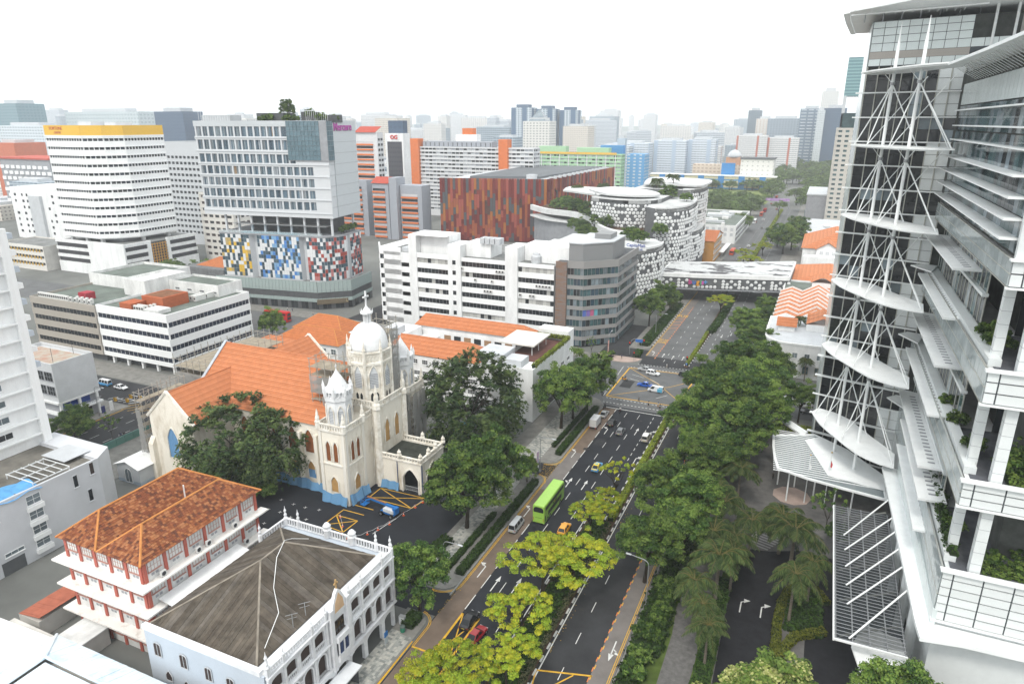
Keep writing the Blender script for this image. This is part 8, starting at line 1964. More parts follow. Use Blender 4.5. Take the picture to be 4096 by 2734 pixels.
hedge('low shrubs at the foot of the church annex trees',[(-60,88.5),(-58.5,100)],2.0,1.2,LH,dens=20,size=.34,wob=.4,name='planting'); hedge('plants along the first sky garden edge',[(21.9,96),(21.9,125)],1.0,0.8,LH,base=22.5,dens=30,size=.3,wob=.4,name='planting'); hedge('bed in the lowest sky garden',[(25,95.6),(36,96.2)],2.6,0.6,LG2,base=21.6,dens=40,size=.24,wob=.3,name='planting'); hedge('bed in the middle sky garden',[(25.4,95.2),(36,95.4)],2.0,0.9,LG2,base=34.8,dens=40,size=.26,wob=.4,name='planting'); hedge('bed in the upper sky garden',[(25.4,95.2),(38,95.4)],2.2,1.4,LG2,base=49.5,dens=36,size=.28,wob=.5,name='planting')
# ================================================================= vehicles
CGL = mat('car_glass',(0.012,0.015,0.018),rough=0.32,noise=0,spec=0.25); TYRE = mat('tyre',(0.012,0.012,0.013),rough=0.85,noise=0); RIM = mat('rim',(0.32,0.33,0.34),rough=0.35,metal=0.7,noise=0)
TAIL = mat('tail_light',(0.40,0.015,0.01),rough=0.3,noise=0); HEADL = mat('head_light',(0.62,0.64,0.66),rough=0.15,noise=0); PLATE = mat('number_plate',(0.5,0.42,0.1),noise=0); TRIMB = mat('black_trim',(0.02,0.02,0.021),rough=0.5,noise=0)
def paint_mat(name, c): return mat('paint_'+name, c, rough=0.28, noise=0.04, scale=0.5, spec=0.6)
def loft(b, rings, caps=True):
    n=len(rings[0]); i=len(b.v)
    for r in rings: b.v += [tuple(p) for p in r]
    for k in range(len(rings)-1):
        for j in range(n):
            q=(j+1)%n; b.f.append((i+k*n+j,i+(k+1)*n+j,i+(k+1)*n+q,i+k*n+q)); b.m.append(b.cm)
    if caps:
        b.f.append(tuple(i+j for j in range(n))); b.f.append(tuple(i+(len(rings)-1)*n+j for j in reversed(range(n)))); b.m += [b.cm]*2
def hexring(x, w, zl, zm, zt, tw=0.86):
    """car body section: sill, widest at zm, belt at zt"""
    return [(x,-w*.92,zl),(x,-w,zm),(x,-w*tw,zt),(x,-w*tw*.5,zt+.02),(x,w*tw*.5,zt+.02),(x,w*tw,zt),(x,w,zm),(x,w*.92,zl)]
def wheels(t, xs, hw, r, wd=0.22):
    for x in xs:
        for s in (-1,1):
            b=MB(); b.tube((x,s*(hw-wd),r),(x,s*hw,r),r,n=14); w=b.build('wheel',TYRE,t); c=MB(); c.tube((x,s*hw-s*.02,r),(x,s*(hw+.015),r),r*.62,n=10); c.build('rim',RIM,w)
STY={'sedan':(4.65,1.8,1.45,(-.40,.24),(-.22,.06),.90,.86),'suv':(4.4,1.82,1.62,(-.485,.26),(-.40,.08),.98,.95),'hatch':(4.25,1.78,1.5,(-.48,.26),(-.36,.08),.93,.90),'van':(4.7,1.75,1.9,(-.495,.40),(-.48,.24),1.0,.98),'bigvan':(4.9,1.75,2.0,(-.495,.44),(-.485,.30),1.05,1.05),'pickup':(5.2,1.85,1.8,(-.485,.20),(-.46,.05),1.05,1.0)}
def car(label, loc, heading, style, paint, name='car', paint2=None, group=None, cat='car', roof=None, z=0.02):
    L,W,H,(c0,c1),(r0,r1),zb,zh=STY[style]; hw=W/2
    t=thing(name,label,cat,(loc[0],loc[1],z),heading,group)
    b=MB(); gl_=.22
    rings=[hexring(-.5*L,hw*.84,.42,.62,zb-.14),hexring(-.485*L,hw*.93,.28,.62,zb-.04),hexring(-.40*L,hw*.99,gl_,.6,zb),hexring(-.1*L,hw,gl_,.62,zb),hexring(.2*L,hw,gl_,.62,zb-.02),hexring(.28*L,hw*.99,gl_,.6,zh),hexring(.42*L,hw*.95,.24,.55,zh-.10),hexring(.48*L,hw*.86,.28,.5,zh-.24),hexring(.5*L,hw*.74,.36,.48,zh-.32)]
    loft(b,rings); body=b.build('body',paint,t,smooth=False)
    tw=.80; rw=.66
    def ring(x0,x1,w,z): return [(x0,-w,z),(x1,-w*.94,z),(x1,w*.94,z),(x0,w,z)]
    base=ring(c0*L,c1*L,hw*.87,zb-.03); top=ring(r0*L,r1*L,hw*.70,H); mid=ring(c0*L*.93+r0*L*.07,c1*L*.9+r1*L*.1,hw*.85,zb+.06)
    cb=MB(); loft(cb,[base,top]); 
    cab=cb.build('cabin',paint2 or paint,t)
    rf=MB(); loft(rf,[[(p[0]*.98,p[1]*.98,H-.005) for p in top],[(r0*L*.9,-hw*.6,H+.05),(r1*L*.9,-hw*.58,H+.05),(r1*L*.9,hw*.58,H+.05),(r0*L*.9,hw*.6,H+.05)]]); rf.build('roof',roof or paint2 or paint,t)
    # glass: windscreen, rear window, side windows
    def lerp(a,c,s): return tuple(a[i]+(c[i]-a[i])*s for i in range(3))
    def pane(nm,A,B,C,D,inset,off):
        P=[Vector(q) for q in (A,B,C,D)]; ce=sum(P,Vector())/4; n=(P[1]-P[0]).cross(P[2]-P[0]).normalized()
        if n.dot(ce-Vector((0,0,1)))<0: n=-n
        P=[q+(ce-q)*inset+n*off for q in P]; m=MB(); m.quad(*P); m.f[0]=m.f[0] if (P[1]-P[0]).cross(P[2]-P[0]).dot(n)>0 else tuple(reversed(m.f[0])); m.build(nm,CGL,t)
    pane('windscreen',base[1],base[2],top[2],top[1],.10,.012); pane('rear_window',base[0],base[3],top[3],top[0],.13,.012)
    for s,(i,j) in ((-1,(0,1)),(1,(3,2))):
        for (u0,u1) in ((.06,.48),(.52,.93)) if style not in('van','bigvan') else ((.04,.34),(.37,.64),(.67,.95)):
            if style=='van' and name=='van' and u1<.65 and paint2 is None and 'blue' in label: continue
            pane('side_window',lerp(base[i],base[j],u0),lerp(base[i],base[j],u1),lerp(top[i],top[j],u1),lerp(top[i],top[j],u0),.12,.012)
    wheels(t,(-.29*L,.31*L),hw*1.0,.33)
    for s in (-1,1):
        MB().cbox((-.492*L,s*hw*.68,zb-.18),(.06,.36,.16)).build('tail_light',TAIL,t); MB().cbox((.475*L,s*hw*.62,zh-.30),(.14,.36,.14)).build('head_light',HEADL,t); MB().cbox((c1*L*.78,s*(hw+.06),zb+.02),(.14,.18,.13)).build('mirror',paint,t)
    MB().cbox((-.5*L-.005,0,.62),(.02,.5,.12)).build('number_plate',PLATE,t); MB().cbox((-.495*L,0,.36),(.08,hw*1.5,.16)).build('bumper',TRIMB,t); MB().cbox((.49*L,0,.40),(.1,hw*1.4,.2)).build('grille',TRIMB,t)
    return t
N=PI/2; S_=-PI/2
WHT=paint_mat('white',(0.66,0.67,0.68)); SIL=paint_mat('silver',(0.36,0.37,0.38)); BLK=paint_mat('black',(0.012,0.013,0.015)); GRY=paint_mat('grey',(0.13,0.14,0.15)); RED=paint_mat('red',(0.28,0.01,0.015)); YLW=paint_mat('orange_yellow',(0.72,0.32,0.012)); BLU=paint_mat('blue',(0.012,0.09,0.42)); TAXY=paint_mat('taxi_yellow',(0.72,0.52,0.03)); TAXB=paint_mat('taxi_blue',(0.05,0.30,0.60)); LBL=paint_mat('light_blue',(0.08,0.38,0.58)); CHAM=paint_mat('champagne',(0.40,0.38,0.34)); NVY=paint_mat('navy',(0.015,0.02,0.03))
car('silver minivan in the brown bus lane behind the green bus',(-48.3,109.6),N,'bigvan',SIL,'van',cat='van',roof=paint_mat('silver_light',(0.48,0.50,0.52)))
car('orange yellow crossover car beside the yellow-green trees',(-39.1,112.6),N,'hatch',YLW); car('black saloon car at the yellow hatched box',(-44.2,81.4),N,'sedan',BLK); car('dark red saloon car beside the yellow-green tree',(-41.6,78.8),N*.93,'sedan',RED)
t=car('yellow and light blue taxi on the dark lanes',(-40.9,140.0),N,'sedan',TAXB,'taxi',paint2=TAXY,cat='taxi'); MB().cbox((-.5,0,1.56),(.3,.7,.16)).build('roof_sign',LBL,t); MB().cbox((-2.15,0,.80),(.3,1.3,.3)).build('boot_lid',TAXY,t)
car('silver saloon car waiting in the brown bus lane',(-48.3,170.3),N,'sedan',SIL); car('black hatchback on the turn arrow',(-44.7,165.6),N,'hatch',BLK); car('grey crossover car between the lane arrows',(-41.1,161.2),N,'hatch',GRY)
t=car('champagne pickup with canopy by the lime hedge',(-34.0,160.4),N,'pickup',CHAM,'pickup_truck',cat='pickup'); MB().box(-2.3,-.3,-.7,.7,1.84,1.92).build('canopy_roof',WHT,t)
car('silver saloon car crossing the junction behind the white crossover',(-46.6,210.6),PI*.98,'sedan',SIL); car('white crossover car crossing the junction',(-43.4,208.0),-.12,'suv',WHT); car('black crossover car crossing the junction by the median',(-33.4,210.6),-.14,'suv',BLK); t=car('bright blue taxi crossing the junction',(-43.4,196.8),PI*.985,'sedan',BLU,'taxi',cat='taxi'); MB().cbox((-.4,0,1.56),(.3,.7,.16)).build('roof_sign',WHT,t)
t=car('white delivery van with light blue rear crossing the junction',(-39.3,193.8),PI*.985,'van',WHT,'van',cat='van'); MB().cbox((-1.45,0,.85),(1.5,1.79,1.0)).build('blue_wrap',LBL,t); MB().cbox((-1.7,0,1.5),(1.1,1.36,.7)).build('blue_wrap',LBL,t)
car('white saloon car parked by the planter right of the junction',(-1.6,203.6),PI,'hatch',WHT); car('white people carrier parked beside the slim tree',(2.2,199.8),PI,'suv',WHT); car('grey car parked behind the white people carrier',(6.4,201.4),PI,'suv',SIL); car('navy saloon car passing the parked people carrier',(3.6,195.2),PI,'sedan',NVY)
car('blue and white minibus on the street by the striped office',(-197,129.0),PI,'bigvan',TAXB,'van',paint2=WHT,cat='van'); car('white saloon car on the street by the striped office',(-189.6,128.9),0,'sedan',WHT); car('black saloon car before the hotel',(-176,207),PI,'sedan',BLK); car('white van behind the double decker bus stop',(-171,202),PI,'bigvan',WHT,'van',cat='van')
for (x,y,m,l) in ((-45,455,SIL,'silver car beyond the link bridge'),(-41,470,WHT,'white car beyond the link bridge'),(-44.5,398,RED,'red car under the yellow trees beyond the bridge'),(-41,404,WHT,'white car under the yellow trees beyond the bridge'),(-40.5,560,GRY,'grey car on the far avenue'),(-44,610,WHT,'white car on the far avenue'),(-39,690,RED,'red car in the far queue'),(-43,720,BLK,'black car in the far queue'),(-41,745,SIL,'silver car in the far queue'),(-47,735,RED,'red car at the far kerb'),(-44,770,RED,'maroon car in the far queue'),(-38,775,WHT,'white car in the far queue')): car(l,(x,y),N,'sedan',m)
# ---- green double decker
def rrect(x, hw, z0, z1, r, n=4):
    P=[(x,-hw,z0),(x,-hw,z1-r)]+[(x,-hw+r-r*math.cos(PI/2*k/n),z1-r+r*math.sin(PI/2*k/n)) for k in range(1,n)]+[(x,-hw+r,z1),(x,hw-r,z1)]+[(x,hw-r+r*math.sin(PI/2*k/n),z1-r+r*math.cos(PI/2*k/n)) for k in range(1,n)]+[(x,hw,z1-r),(x,hw,z0)]
    return P
def double_decker(label, loc, heading, body_m, low_m=None, sign=None, scale=1.0):
    t=thing('double_decker_bus',label,'bus',(loc[0],loc[1],0.02),heading); L,hw,H=11.9,1.27,4.35
    b=MB(); loft(b,[rrect(-L/2,hw*.96,.35,H-.12,.35),rrect(-L/2+.15,hw,.28,H,.32),rrect(L/2-.5,hw,.28,H,.32),rrect(L/2-.1,hw*.97,.3,H-.25,.4),rrect(L/2,hw*.92,.4,H-.6,.4)]); b.build('body',body_m,t)
    for s in (-1,1):
        for k in range(8): MB().box(-L/2+.75+k*1.32,-L/2+1.98+k*1.32,s*(hw+.012)-.006,s*(hw+.012)+.006,2.95,3.72).build('upper_window',CGL,t)
        for k in range(6): MB().box(-L/2+2.2+k*1.32,-L/2+3.43+k*1.32,s*(hw+.012)-.006,s*(hw+.012)+.006,1.25,2.2).build('lower_window',CGL,t)
        if low_m: MB().box(-L/2+.3,L/2-.6,s*(hw+.008)-.004,s*(hw+.008)+.004,.4,1.15).build('lower_panel',low_m,t)
    m=MB(); P=[(-1.05,2.75),(1.05,2.75),(1.1,3.3),(.95,3.7),(.6,3.92),(-.6,3.92),(-.95,3.7),(-1.1,3.3)]; m.poly([(-L/2-.012,y,z) for y,z in reversed(P)]); m.build('rear_window',CGL,t)
    m=MB(); m.poly([(L/2+.01,y*.85,z*.98) for y,z in P]); m.build('front_window',CGL,t); MB().box(L/2-.02,L/2+.03,-1.0,1.0,1.1,2.3).build('windscreen',CGL,t)
    MB().box(-L/2-.01,-L/2+.02,-.7,.7,1.5,1.56).build('rear_vent',TRIMB,t); MB().box(-L/2-.02,-L/2,-.28,.28,.55,.68).build('number_plate',PLATE,t); MB().box(-L/2-.01,-L/2+.05,-1.1,1.1,.3,.42).build('bumper',TRIMB,t)
    for s in (-1,1):
        for z in (.9,1.15,1.4): MB().cbox((-L/2-.01,s*1.08,z),(.03,.14,.14)).build('tail_light',TAIL,t)
        MB().cbox((L/2-.05,s*.95,.75),(.1,.3,.2)).build('head_light',HEADL,t)
    MB().box(-L/2+.5,-L/2+.9,-hw-.02,-hw,.6,1.9).build('rear_door_panel',TRIMB,t)
    wheels(t,(-L/2+2.0,-L/2+3.3,L/2-2.6),hw+.01,.5,.3)
    if sign:
        for s,rz in ((-1,0),(1,PI)):
            text_mesh(t,'SG',.62,(-.75*(-s) ,s*(hw+.016),2.36),(PI/2,0,rz),TRIMB,extrude=.004,bold=.02); text_mesh(t,'BUS',.62,(.75*(-s)*1.0+.1*(-s),s*(hw+.016),2.36),(PI/2,0,rz),TRIMB,extrude=.004,bold=.02)
            h=MB(); h.poly([(.0+x,s*(hw+.018),2.6+z) for x,z in ((0,-.28),(.26,0),(.2,.2),(0,.1),(-.2,.2),(-.26,0))]); h.build('heart',mat('heart_red',(0.55,0.04,0.04),noise=0),t)
    return t
GB_=mat('bus_green',(0.29,0.52,0.075),rough=0.35,noise=0.05,spec=0.55)
double_decker('lime green double decker bus in the second lane',(-44.75,118.6),N,GB_,None,True)
double_decker('red open top style double decker bus beside the hotel',(-199,207.5),0,mat('bus_red',(0.50,0.02,0.02),rough=0.35,noise=0.05),mat('bus_blue',(0.02,0.05,0.28),noise=0))
def single_bus(label, loc, heading, top, low):
    t=thing('single_decker_bus',label,'bus',(loc[0],loc[1],0.02),heading); L,hw,H=11.5,1.25,3.0; b=MB(); loft(b,[rrect(-L/2,hw*.97,.3,H-.1,.3),rrect(-L/2+.15,hw,.28,H,.28),rrect(L/2-.3,hw,.28,H,.28),rrect(L/2,hw*.94,.35,H-.3,.3)]); b.build('body',top,t)
    for s in (-1,1):
        for k in range(7): MB().box(-L/2+.6+k*1.4,-L/2+1.9+k*1.4,s*(hw+.012)-.006,s*(hw+.012)+.006,1.3,2.3).build('side_window',CGL,t)
        MB().box(-L/2+.2,L/2-.3,s*(hw+.008)-.004,s*(hw+.008)+.004,.35,1.1).build('lower_panel',low,t)
    MB().box(-L/2-.012,-L/2,-1,1,1.5,2.5).build('rear_window',CGL,t); MB().box(L/2-.01,L/2+.02,-1.05,1.05,1.1,2.5).build('windscreen',CGL,t); MB().box(-3,2,-.8,.8,H,H+.2).build('roof_pod',top,t); wheels(t,(-L/2+2.6,L/2-2.6),hw+.01,.48,.3); return t
BR_=mat('bus_orange_red',(0.50,0.07,0.025),rough=0.35,noise=0.05); BP_=mat('bus_purple',(0.10,0.03,0.12),noise=0)
single_bus('orange red single decker bus at the stop beyond the bridge',(-47.6,440),N,BR_,BP_); single_bus('red single decker bus further up the avenue',(-48,640),N,BR_,BP_); single_bus('white and red bus at the avenue kerb',(-49,590),N,WHT,BR_); single_bus('dark red bus in the distant queue',(-47.5,668),N,mat('bus_dark_red',(0.30,0.02,0.02)),BP_); single_bus('red bus under the distant trees',(-46,790),N,BR_,BP_)
# ---- box lorry
t=thing('box_lorry','white box lorry standing in the brown bus lane','lorry',(-48.4,162.6,0.02),N)
MB().box(-2.6,1.3,-.95,.95,.85,2.95).build('cargo_box',WHT,t); MB().box(-2.63,-2.6,-.93,-.02,.9,2.9).build('rear_door',paint_mat('off_white',(0.55,0.55,0.54)),t); MB().box(-2.63,-2.6,.02,.93,.9,2.9).build('rear_door',MATS['paint_off_white'],t)
b=MB(); loft(b,[[(1.35,-.85,.5),(1.35,-.85,2.1),(1.35,.85,2.1),(1.35,.85,.5)],[(2.6,-.85,.5),(2.3,-.8,2.1),(2.3,.8,2.1),(2.6,.85,.5)]]); b.build('cab',GRY,t); m=MB(); m.quad((2.56,-.75,1.2),(2.56,.75,1.2),(2.38,.72,2.0),(2.38,-.72,2.0)); m.build('windscreen',CGL,t); MB().box(-2.6,2.3,-.4,.4,.5,.85).build('chassis',TRIMB,t); wheels(t,(-1.7,1.85),.92,.38)
for s in (-1,1): MB().box(-2.66,-2.6,s*.8-.12,s*.8+.12,.55,.75).build('tail_light',TAIL,t)
# ================================================================= people
SKIN_=mat('skin',(0.36,0.21,0.14),noise=0); HAIR=mat('hair_black',(0.012,0.010,0.009),rough=0.5,noise=0); SHOE=mat('shoe',(0.03,0.03,0.03),noise=0)
def person(label, loc, heading, shirt, legs, pose='walk', skirt=False, hair=0, parent=None, bag=None, z=0.12, helmet=None):
    """one continuous body: pelvis root, spine, head, limbs; x forward"""
    sit=pose=='ride'; me=BODY[pose].copy(); me.materials.clear()
    for m in (shirt,legs,SKIN_,HAIR,SHOE): me.materials.append(m)
    for p in me.polygons:
        c=p.center; i=0
        if sit: i=1 if c.z<.9 else (2 if (c.z>1.38 or c.x>.42) else 0); i=4 if c.z<.4 else i
        else:
            i=1 if c.z<.95 and abs(c.y)<.19 else 0
            if c.z<.11: i=4
            if skirt and .11<c.z<.5: i=2
            if abs(c.y)>.19 and c.z<1.12: i=2
            if c.z>1.45: i=2
        if (c.z>(1.62 if not sit else 1.52)) or (not sit and c.z>1.5 and c.x<-.03): i=3
        p.material_index=i; p.use_smooth=True
    t=thing('person',label,'person',(*loc,z),heading); o=bpy.data.objects.new('body',me); COL.objects.link(o); o.parent=t
    b=MB(); b.box(.10,.135,-.015,.015,1.555,1.60) if not sit else b.box(.26,.29,-.015,.015,1.45,1.5); b.build('nose',SKIN_,t)
    if skirt: s=MB(); s.lathe((0,0,.48),[(.26,0),(.22,.2),(.16,.46)],10); s.build('skirt',legs,t)
    if helmet: MB().lathe(((.18,0,1.5) if sit else (.02,0,1.58)),[(.14,-.06),(.16,.04),(.13,.13),(.06,.18)],10).build('helmet',helmet,t)
    if hair: s=MB(); s.lathe((-.02,0,1.40),[(.11,0),(.125,.18),(.12,.26),(.05,.31)],10); s.build('hair',HAIR,t)
    return t
cl=lambda n,c: mat('cloth_'+n,c,rough=0.9,noise=0.1)
person('pedestrian in dark shirt walking over the crossing',(-41.9,183.6),2.9,cl('charcoal',(0.05,0.05,0.055)),cl('jeans',(0.04,0.05,0.08)),z=.02); person('pedestrian in black skirt walking over the crossing',(-38.6,181.9),3.0,cl('cream',(0.45,0.38,0.33)),cl('black',(0.02,0.02,0.022)),skirt=True,hair=1,z=.02); person('pedestrian in pale blue top with tan bag on the crossing',(-35.9,182.2),3.1,cl('pale_blue',(0.45,0.52,0.58)),cl('tan',(0.35,0.22,0.10)),skirt=True,hair=1,z=.02); person('pedestrian in black dress on the crossing',(-35.1,180.9),3.0,cl('black',(0.02,0.02,0.022)),cl('black',(0.02,0.02,0.022)),skirt=True,hair=1,z=.02)
person('pedestrian in white top crossing before the far stop line',(-40.7,216.4),0.1,cl('white',(0.6,0.6,0.6)),cl('beige',(0.42,0.36,0.30)),hair=1,z=.02); person('pedestrian in dark blue standing on the pink pavement',(-56.8,213.6+5.2),-1.2,cl('navy',(0.03,0.05,0.12)),cl('khaki',(0.25,0.22,0.16)),'stand'); person('person in orange vest before the hotel',(-176.5,219),0.5,cl('orange',(0.60,0.16,0.03)),cl('jeans',(0.04,0.05,0.08)),'stand'); person('person in dark clothes under the entrance canopy',(-2.6,151.6),0.8,cl('charcoal',(0.05,0.05,0.055)),cl('black',(0.02,0.02,0.022)),'stand')
for (x,y,c) in ((-206,221,'white'),(-203,220.6,'navy'),(-191,219.6,'cream')): person('person waiting on the pavement before the hotel in %s'%c,(x,y),RT.uniform(0,6),MATS['cloth_'+c],MATS['cloth_jeans'],'stand')
def motorbike(label, loc, heading, m):
    t=thing('motorcycle',label,'motorcycle',(*loc,.02),heading)
    for x in (-.62,.68): b=MB(); b.tube((x,-.06,.3),(x,.06,.3),.3,n=14); w=b.build('wheel',TYRE,t); c=MB(); c.tube((x,-.065,.3),(x,.065,.3),.18,n=10); c.build('rim',RIM,w)
    b=MB(); loft(b,[[(-.75,-.1,.62),(-.75,.1,.62),(-.75,.1,.74),(-.75,-.1,.74)],[(-.2,-.16,.38),(-.2,.16,.38),(-.2,.15,.8),(-.2,-.15,.8)],[(.3,-.12,.4),(.3,.12,.4),(.3,.1,.92),(.3,-.1,.92)],[(.55,-.1,.7),(.55,.1,.7),(.55,.08,1.0),(.55,-.08,1.0)]]); b.build('fairing',m,t)
    MB().box(-.75,-.05,-.12,.12,.76,.85).build('seat',TRIMB,t); b=MB(); b.tube((.66,0,.35),(.48,0,1.05),.04); b.tube((.48,-.32,1.04),(.48,.32,1.04),.025); b.build('handlebar',METAL,t); MB().cbox((.62,0,.86),(.1,.16,.14)).build('head_light',HEADL,t); MB().cbox((-.78,0,.66),(.05,.16,.08)).build('tail_light',TAIL,t); MB().cbox((-.85,0,.95),(.36,.36,.3)).build('top_box',TRIMB,t)
for (x,y,h,m,c,l) in ((-49.6,175.0,N,BLK,'black','in the bus lane at the stop line'),(-45.0,174.6,N,RED,'white','between the lanes at the stop line'),(-50.3,199.2,-.1,YLW,'charcoal','crossing the junction on the left'),(-158.6,105.5,S_,NVY,'navy','on the street by the green hoarding')):
    motorbike('motorcycle ridden '+l,(x,y),h,m); p=person('rider in %s with helmet %s'%(c,l),(x,y),h,MATS['cloth_'+c],MATS['cloth_jeans'],'ride',helmet=mat('helmet_dark',(0.05,0.05,0.06),rough=0.3,noise=0),z=.02)
# ================================================================= boom lift and cones in the churchyard
LB=mat('lift_blue',(0.02,0.16,0.46),rough=0.4,noise=0.1)
t=thing('boom_lift','blue boom lift with white engine cover and long folded arm','boom lift',(-74.4,103.2,0),rad(172))
MB().box(-1.8,1.8,-.8,.8,.55,.95).build('chassis',LB,t); wheels(t,(-1.35,1.35),1.25,.5,.42); MB().box(-1.7,1.0,-.85,.85,1.0,1.75).build('engine_cover',WHT,t); MB().box(-2.2,-1.4,-.6,.6,1.0,2.3).build('counterweight',LB,t)
b=MB(); b.cbox((1.2,0,2.25),(7.2,.42,.42)); b.build('main_boom',LB,t); MB().cbox((3.4,0,2.5),(5.2,.26,.26)).build('fly_boom',mat('lift_rust',(0.30,0.14,0.06)),t); b=MB(); b.tube((4.8,0,2.3),(6.6,0,1.3),.18); b.build('jib',LB,t)
b=MB()
for x in (6.3,7.5):
    for y in (-.8,.8): b.tube((x,y,.5),(x,y,1.6),.05)
for z in (.5,1.05,1.6):
    for y in (-.8,.8): b.tube((6.3,y,z),(7.5,y,z),.04)
    for x in (6.3,7.5): b.tube((x,-.8,z),(x,.8,z),.04)
b.box(6.3,7.5,-.8,.8,.45,.5); b.build('basket',LB,t)
CONE=mat('cone_orange',(0.60,0.10,0.03),noise=0.05)
cs=[(-83.2,98.2),(-80.6,95.6),(-78.9,93.2),(-77.3,92.6),(-75.6,93.2),(-74.4,95.4),(-73.4,97.6),(-72.4,100.2),(-71.6,104.2),(-71.0,107.8),(-70.6,110.2)]
for (x,y) in cs:
    t=thing('traffic_cone','orange traffic cone in the line round the churchyard bays','traffic cone',(x,y,0),0,'cones in the churchyard'); MB().lathe((0,0,.04),[(.17,0),(.04,.72)],10).build('cone',CONE,t); MB().box(-.22,.22,-.22,.22,0,.05).build('base',CONE,t); MB().lathe((0,0,.36),[(.118,0),(.088,.17)],10).build('stripe',WHITE,t)
b=MB()
for (p,q) in zip(cs,cs[1:]): m_=((p[0]+q[0])/2,(p[1]+q[1])/2,.45); b.tube((*p,.7),m_,.02,n=4); b.tube(m_,(*q,.7),.02,n=4)
tag(b.build('barrier_tape',WHITE),'red white barrier tape strung between the churchyard cones','tape')
# ================================================================= street furniture
def lamp(label, loc, rz, h=9.0, arm=3.2, z=.12):
    t=thing('street_lamp',label,'street lamp',(*loc,z),rz); b=MB(); b.tube((0,0,0),(0,0,h*.9),.11,.08,8); pts=[(0,0,h*.9)]+[(arm*.35*(1-math.cos(PI/2*k/5)),0,h*.9+h*.1*math.sin(PI/2*k/5)) for k in range(1,6)]+[(arm,0,h+.15)]; b.path(pts,[.07]*len(pts),6); b.build('post',METAL,t); MB().cbox((arm+.35,0,h+.16),(.9,.3,.12)).build('lamp_head',LGREY,t); MB().box(-.18,.18,-.18,.18,0,.5).build('base',METAL,t)
lamp('street lamp behind the small round tree',(-52.7,88.2),-.1); lamp('street lamp with arm beside the pink banner',(-52.6,133.0),-.1); lamp('street lamp on the right kerb near the bus lane',(-18.8,97.0),PI*.97); lamp('street lamp among the belt trees',(-18.8,150),PI); lamp('tall street lamp by the far right lanes',(-18.6,262),PI); lamp('street lamp before the link bridge on the right',(-18.6,300),PI); lamp('street lamp on the far left verge',(-52.2,250),0); lamp('street lamp before the grey shop block',(-176,112),0); lamp('street lamp by the lane trees',(-175,92),0); lamp('street lamp at the corner glass office',(-62,220),PI/2,8); lamp('street lamp by the striped office corner',(-177,160),0)
t=thing('banner','pink and white advertising banner on the lamp post by the hedge','banner',(-52.6,132.2,2.4)); b=MB(); b.box(-.03,.03,-1.3,-.1,0,3.6); b.build('banner_sheet',mat('banner_pink',(0.62,0.30,0.36),c2=(0.25,0.40,0.55),noise=0.3,scale=1.2),t); MB().box(-.04,.04,-1.32,-.08,-.9,-.05).build('banner_strip',WHITE,t)
t=thing('banner','narrow red and white banner at the corner glass office','banner',(-61.6,218.6,2)); MB().box(-.05,.05,-.6,.6,0,4.2).build('banner_sheet',mat('banner_red',(0.55,0.10,0.08),c2=(0.6,0.55,0.5),noise=0.3,scale=0.8),t)
TLB=mat('signal_black',(0.02,0.02,0.02),noise=0); RLT=bpy.data.materials.new('signal_red_lit'); RLT.use_nodes=True; pb_=RLT.node_tree.nodes['Principled BSDF']; pb_.inputs['Base Color'].default_value=(0.6,0.02,0.01,1); pb_.inputs['Emission Color'].default_value=(1,0.03,0.01,1); pb_.inputs['Emission Strength'].default_value=2.0
def signal(label, loc, rz, h=3.4, z=.12, arm=None):
    t=thing('traffic_light',label,'traffic light',(*loc,z),rz); b=MB(); b.tube((0,0,0),(0,0,h),.07,n=8)
    if arm: b.path([(0,0,h*.8),(.5,0,h*1.15),(1.4,0,h*1.3),(arm,0,h*1.32)],[.08,.08,.07,.06],6)
    b.build('post',METAL,t)
    for (x,zz) in ([(0,h-.5)]+([(arm,h*1.32-.5)] if arm else [])):
        MB().cbox((x,-.12,zz),(.34,.22,1.0)).build('signal_box',TLB,t); MB().cbox((x,-.245,zz),(.55,.03,1.25)).build('backboard',TLB,t)
        for k,m in enumerate((mat('signal_green_off',(0.02,0.06,0.03),noise=0),mat('signal_amber_off',(0.10,0.05,0.01),noise=0),RLT)): MB().tube((x,-.265,zz-.32+k*.32),(x,-.275,zz-.32+k*.32),.11,n=10).build('lens',m,t)
signal('traffic light showing red on the pink pavement corner',(-52.3,218.0),0); signal('traffic light showing red on the far median tip',(-34.9,220.6),0,z=.16); signal('traffic light with overhead arm by the corner office',(-55.6,224.6),0,4.6,arm=5.0); signal('traffic light at the near crossing kerb',(-51.4,178.2),PI)
t=thing('keep_left_sign','round blue keep left sign on the median tip','sign',(-34.9,219.8,.16)); MB().tube((0,0,0),(0,0,1.2),.04).build('post',METAL,t); MB().tube((0,-.06,1.0),(0,-.03,1.0),.36,n=14).build('disc',mat('sign_blue2',(0.03,0.14,0.46),noise=0),t); b=MB(); b.tube((-.15,-.07,1.15),(.12,-.07,.88),.05,n=4); b.build('arrow',WHITE,t)
t=thing('direction_sign','blue direction sign on posts beside the corner office tree','sign',(-54.4,233.0,.12)); 
for x in (-.9,.9): MB().tube((x,0,0),(x,0,3.4),.05).build('post',METAL,t)
MB().cbox((0,-.08,2.8),(2.6,.06,1.2)).build('panel',mat('sign_blue2',(0.03,0.14,0.46)),t)
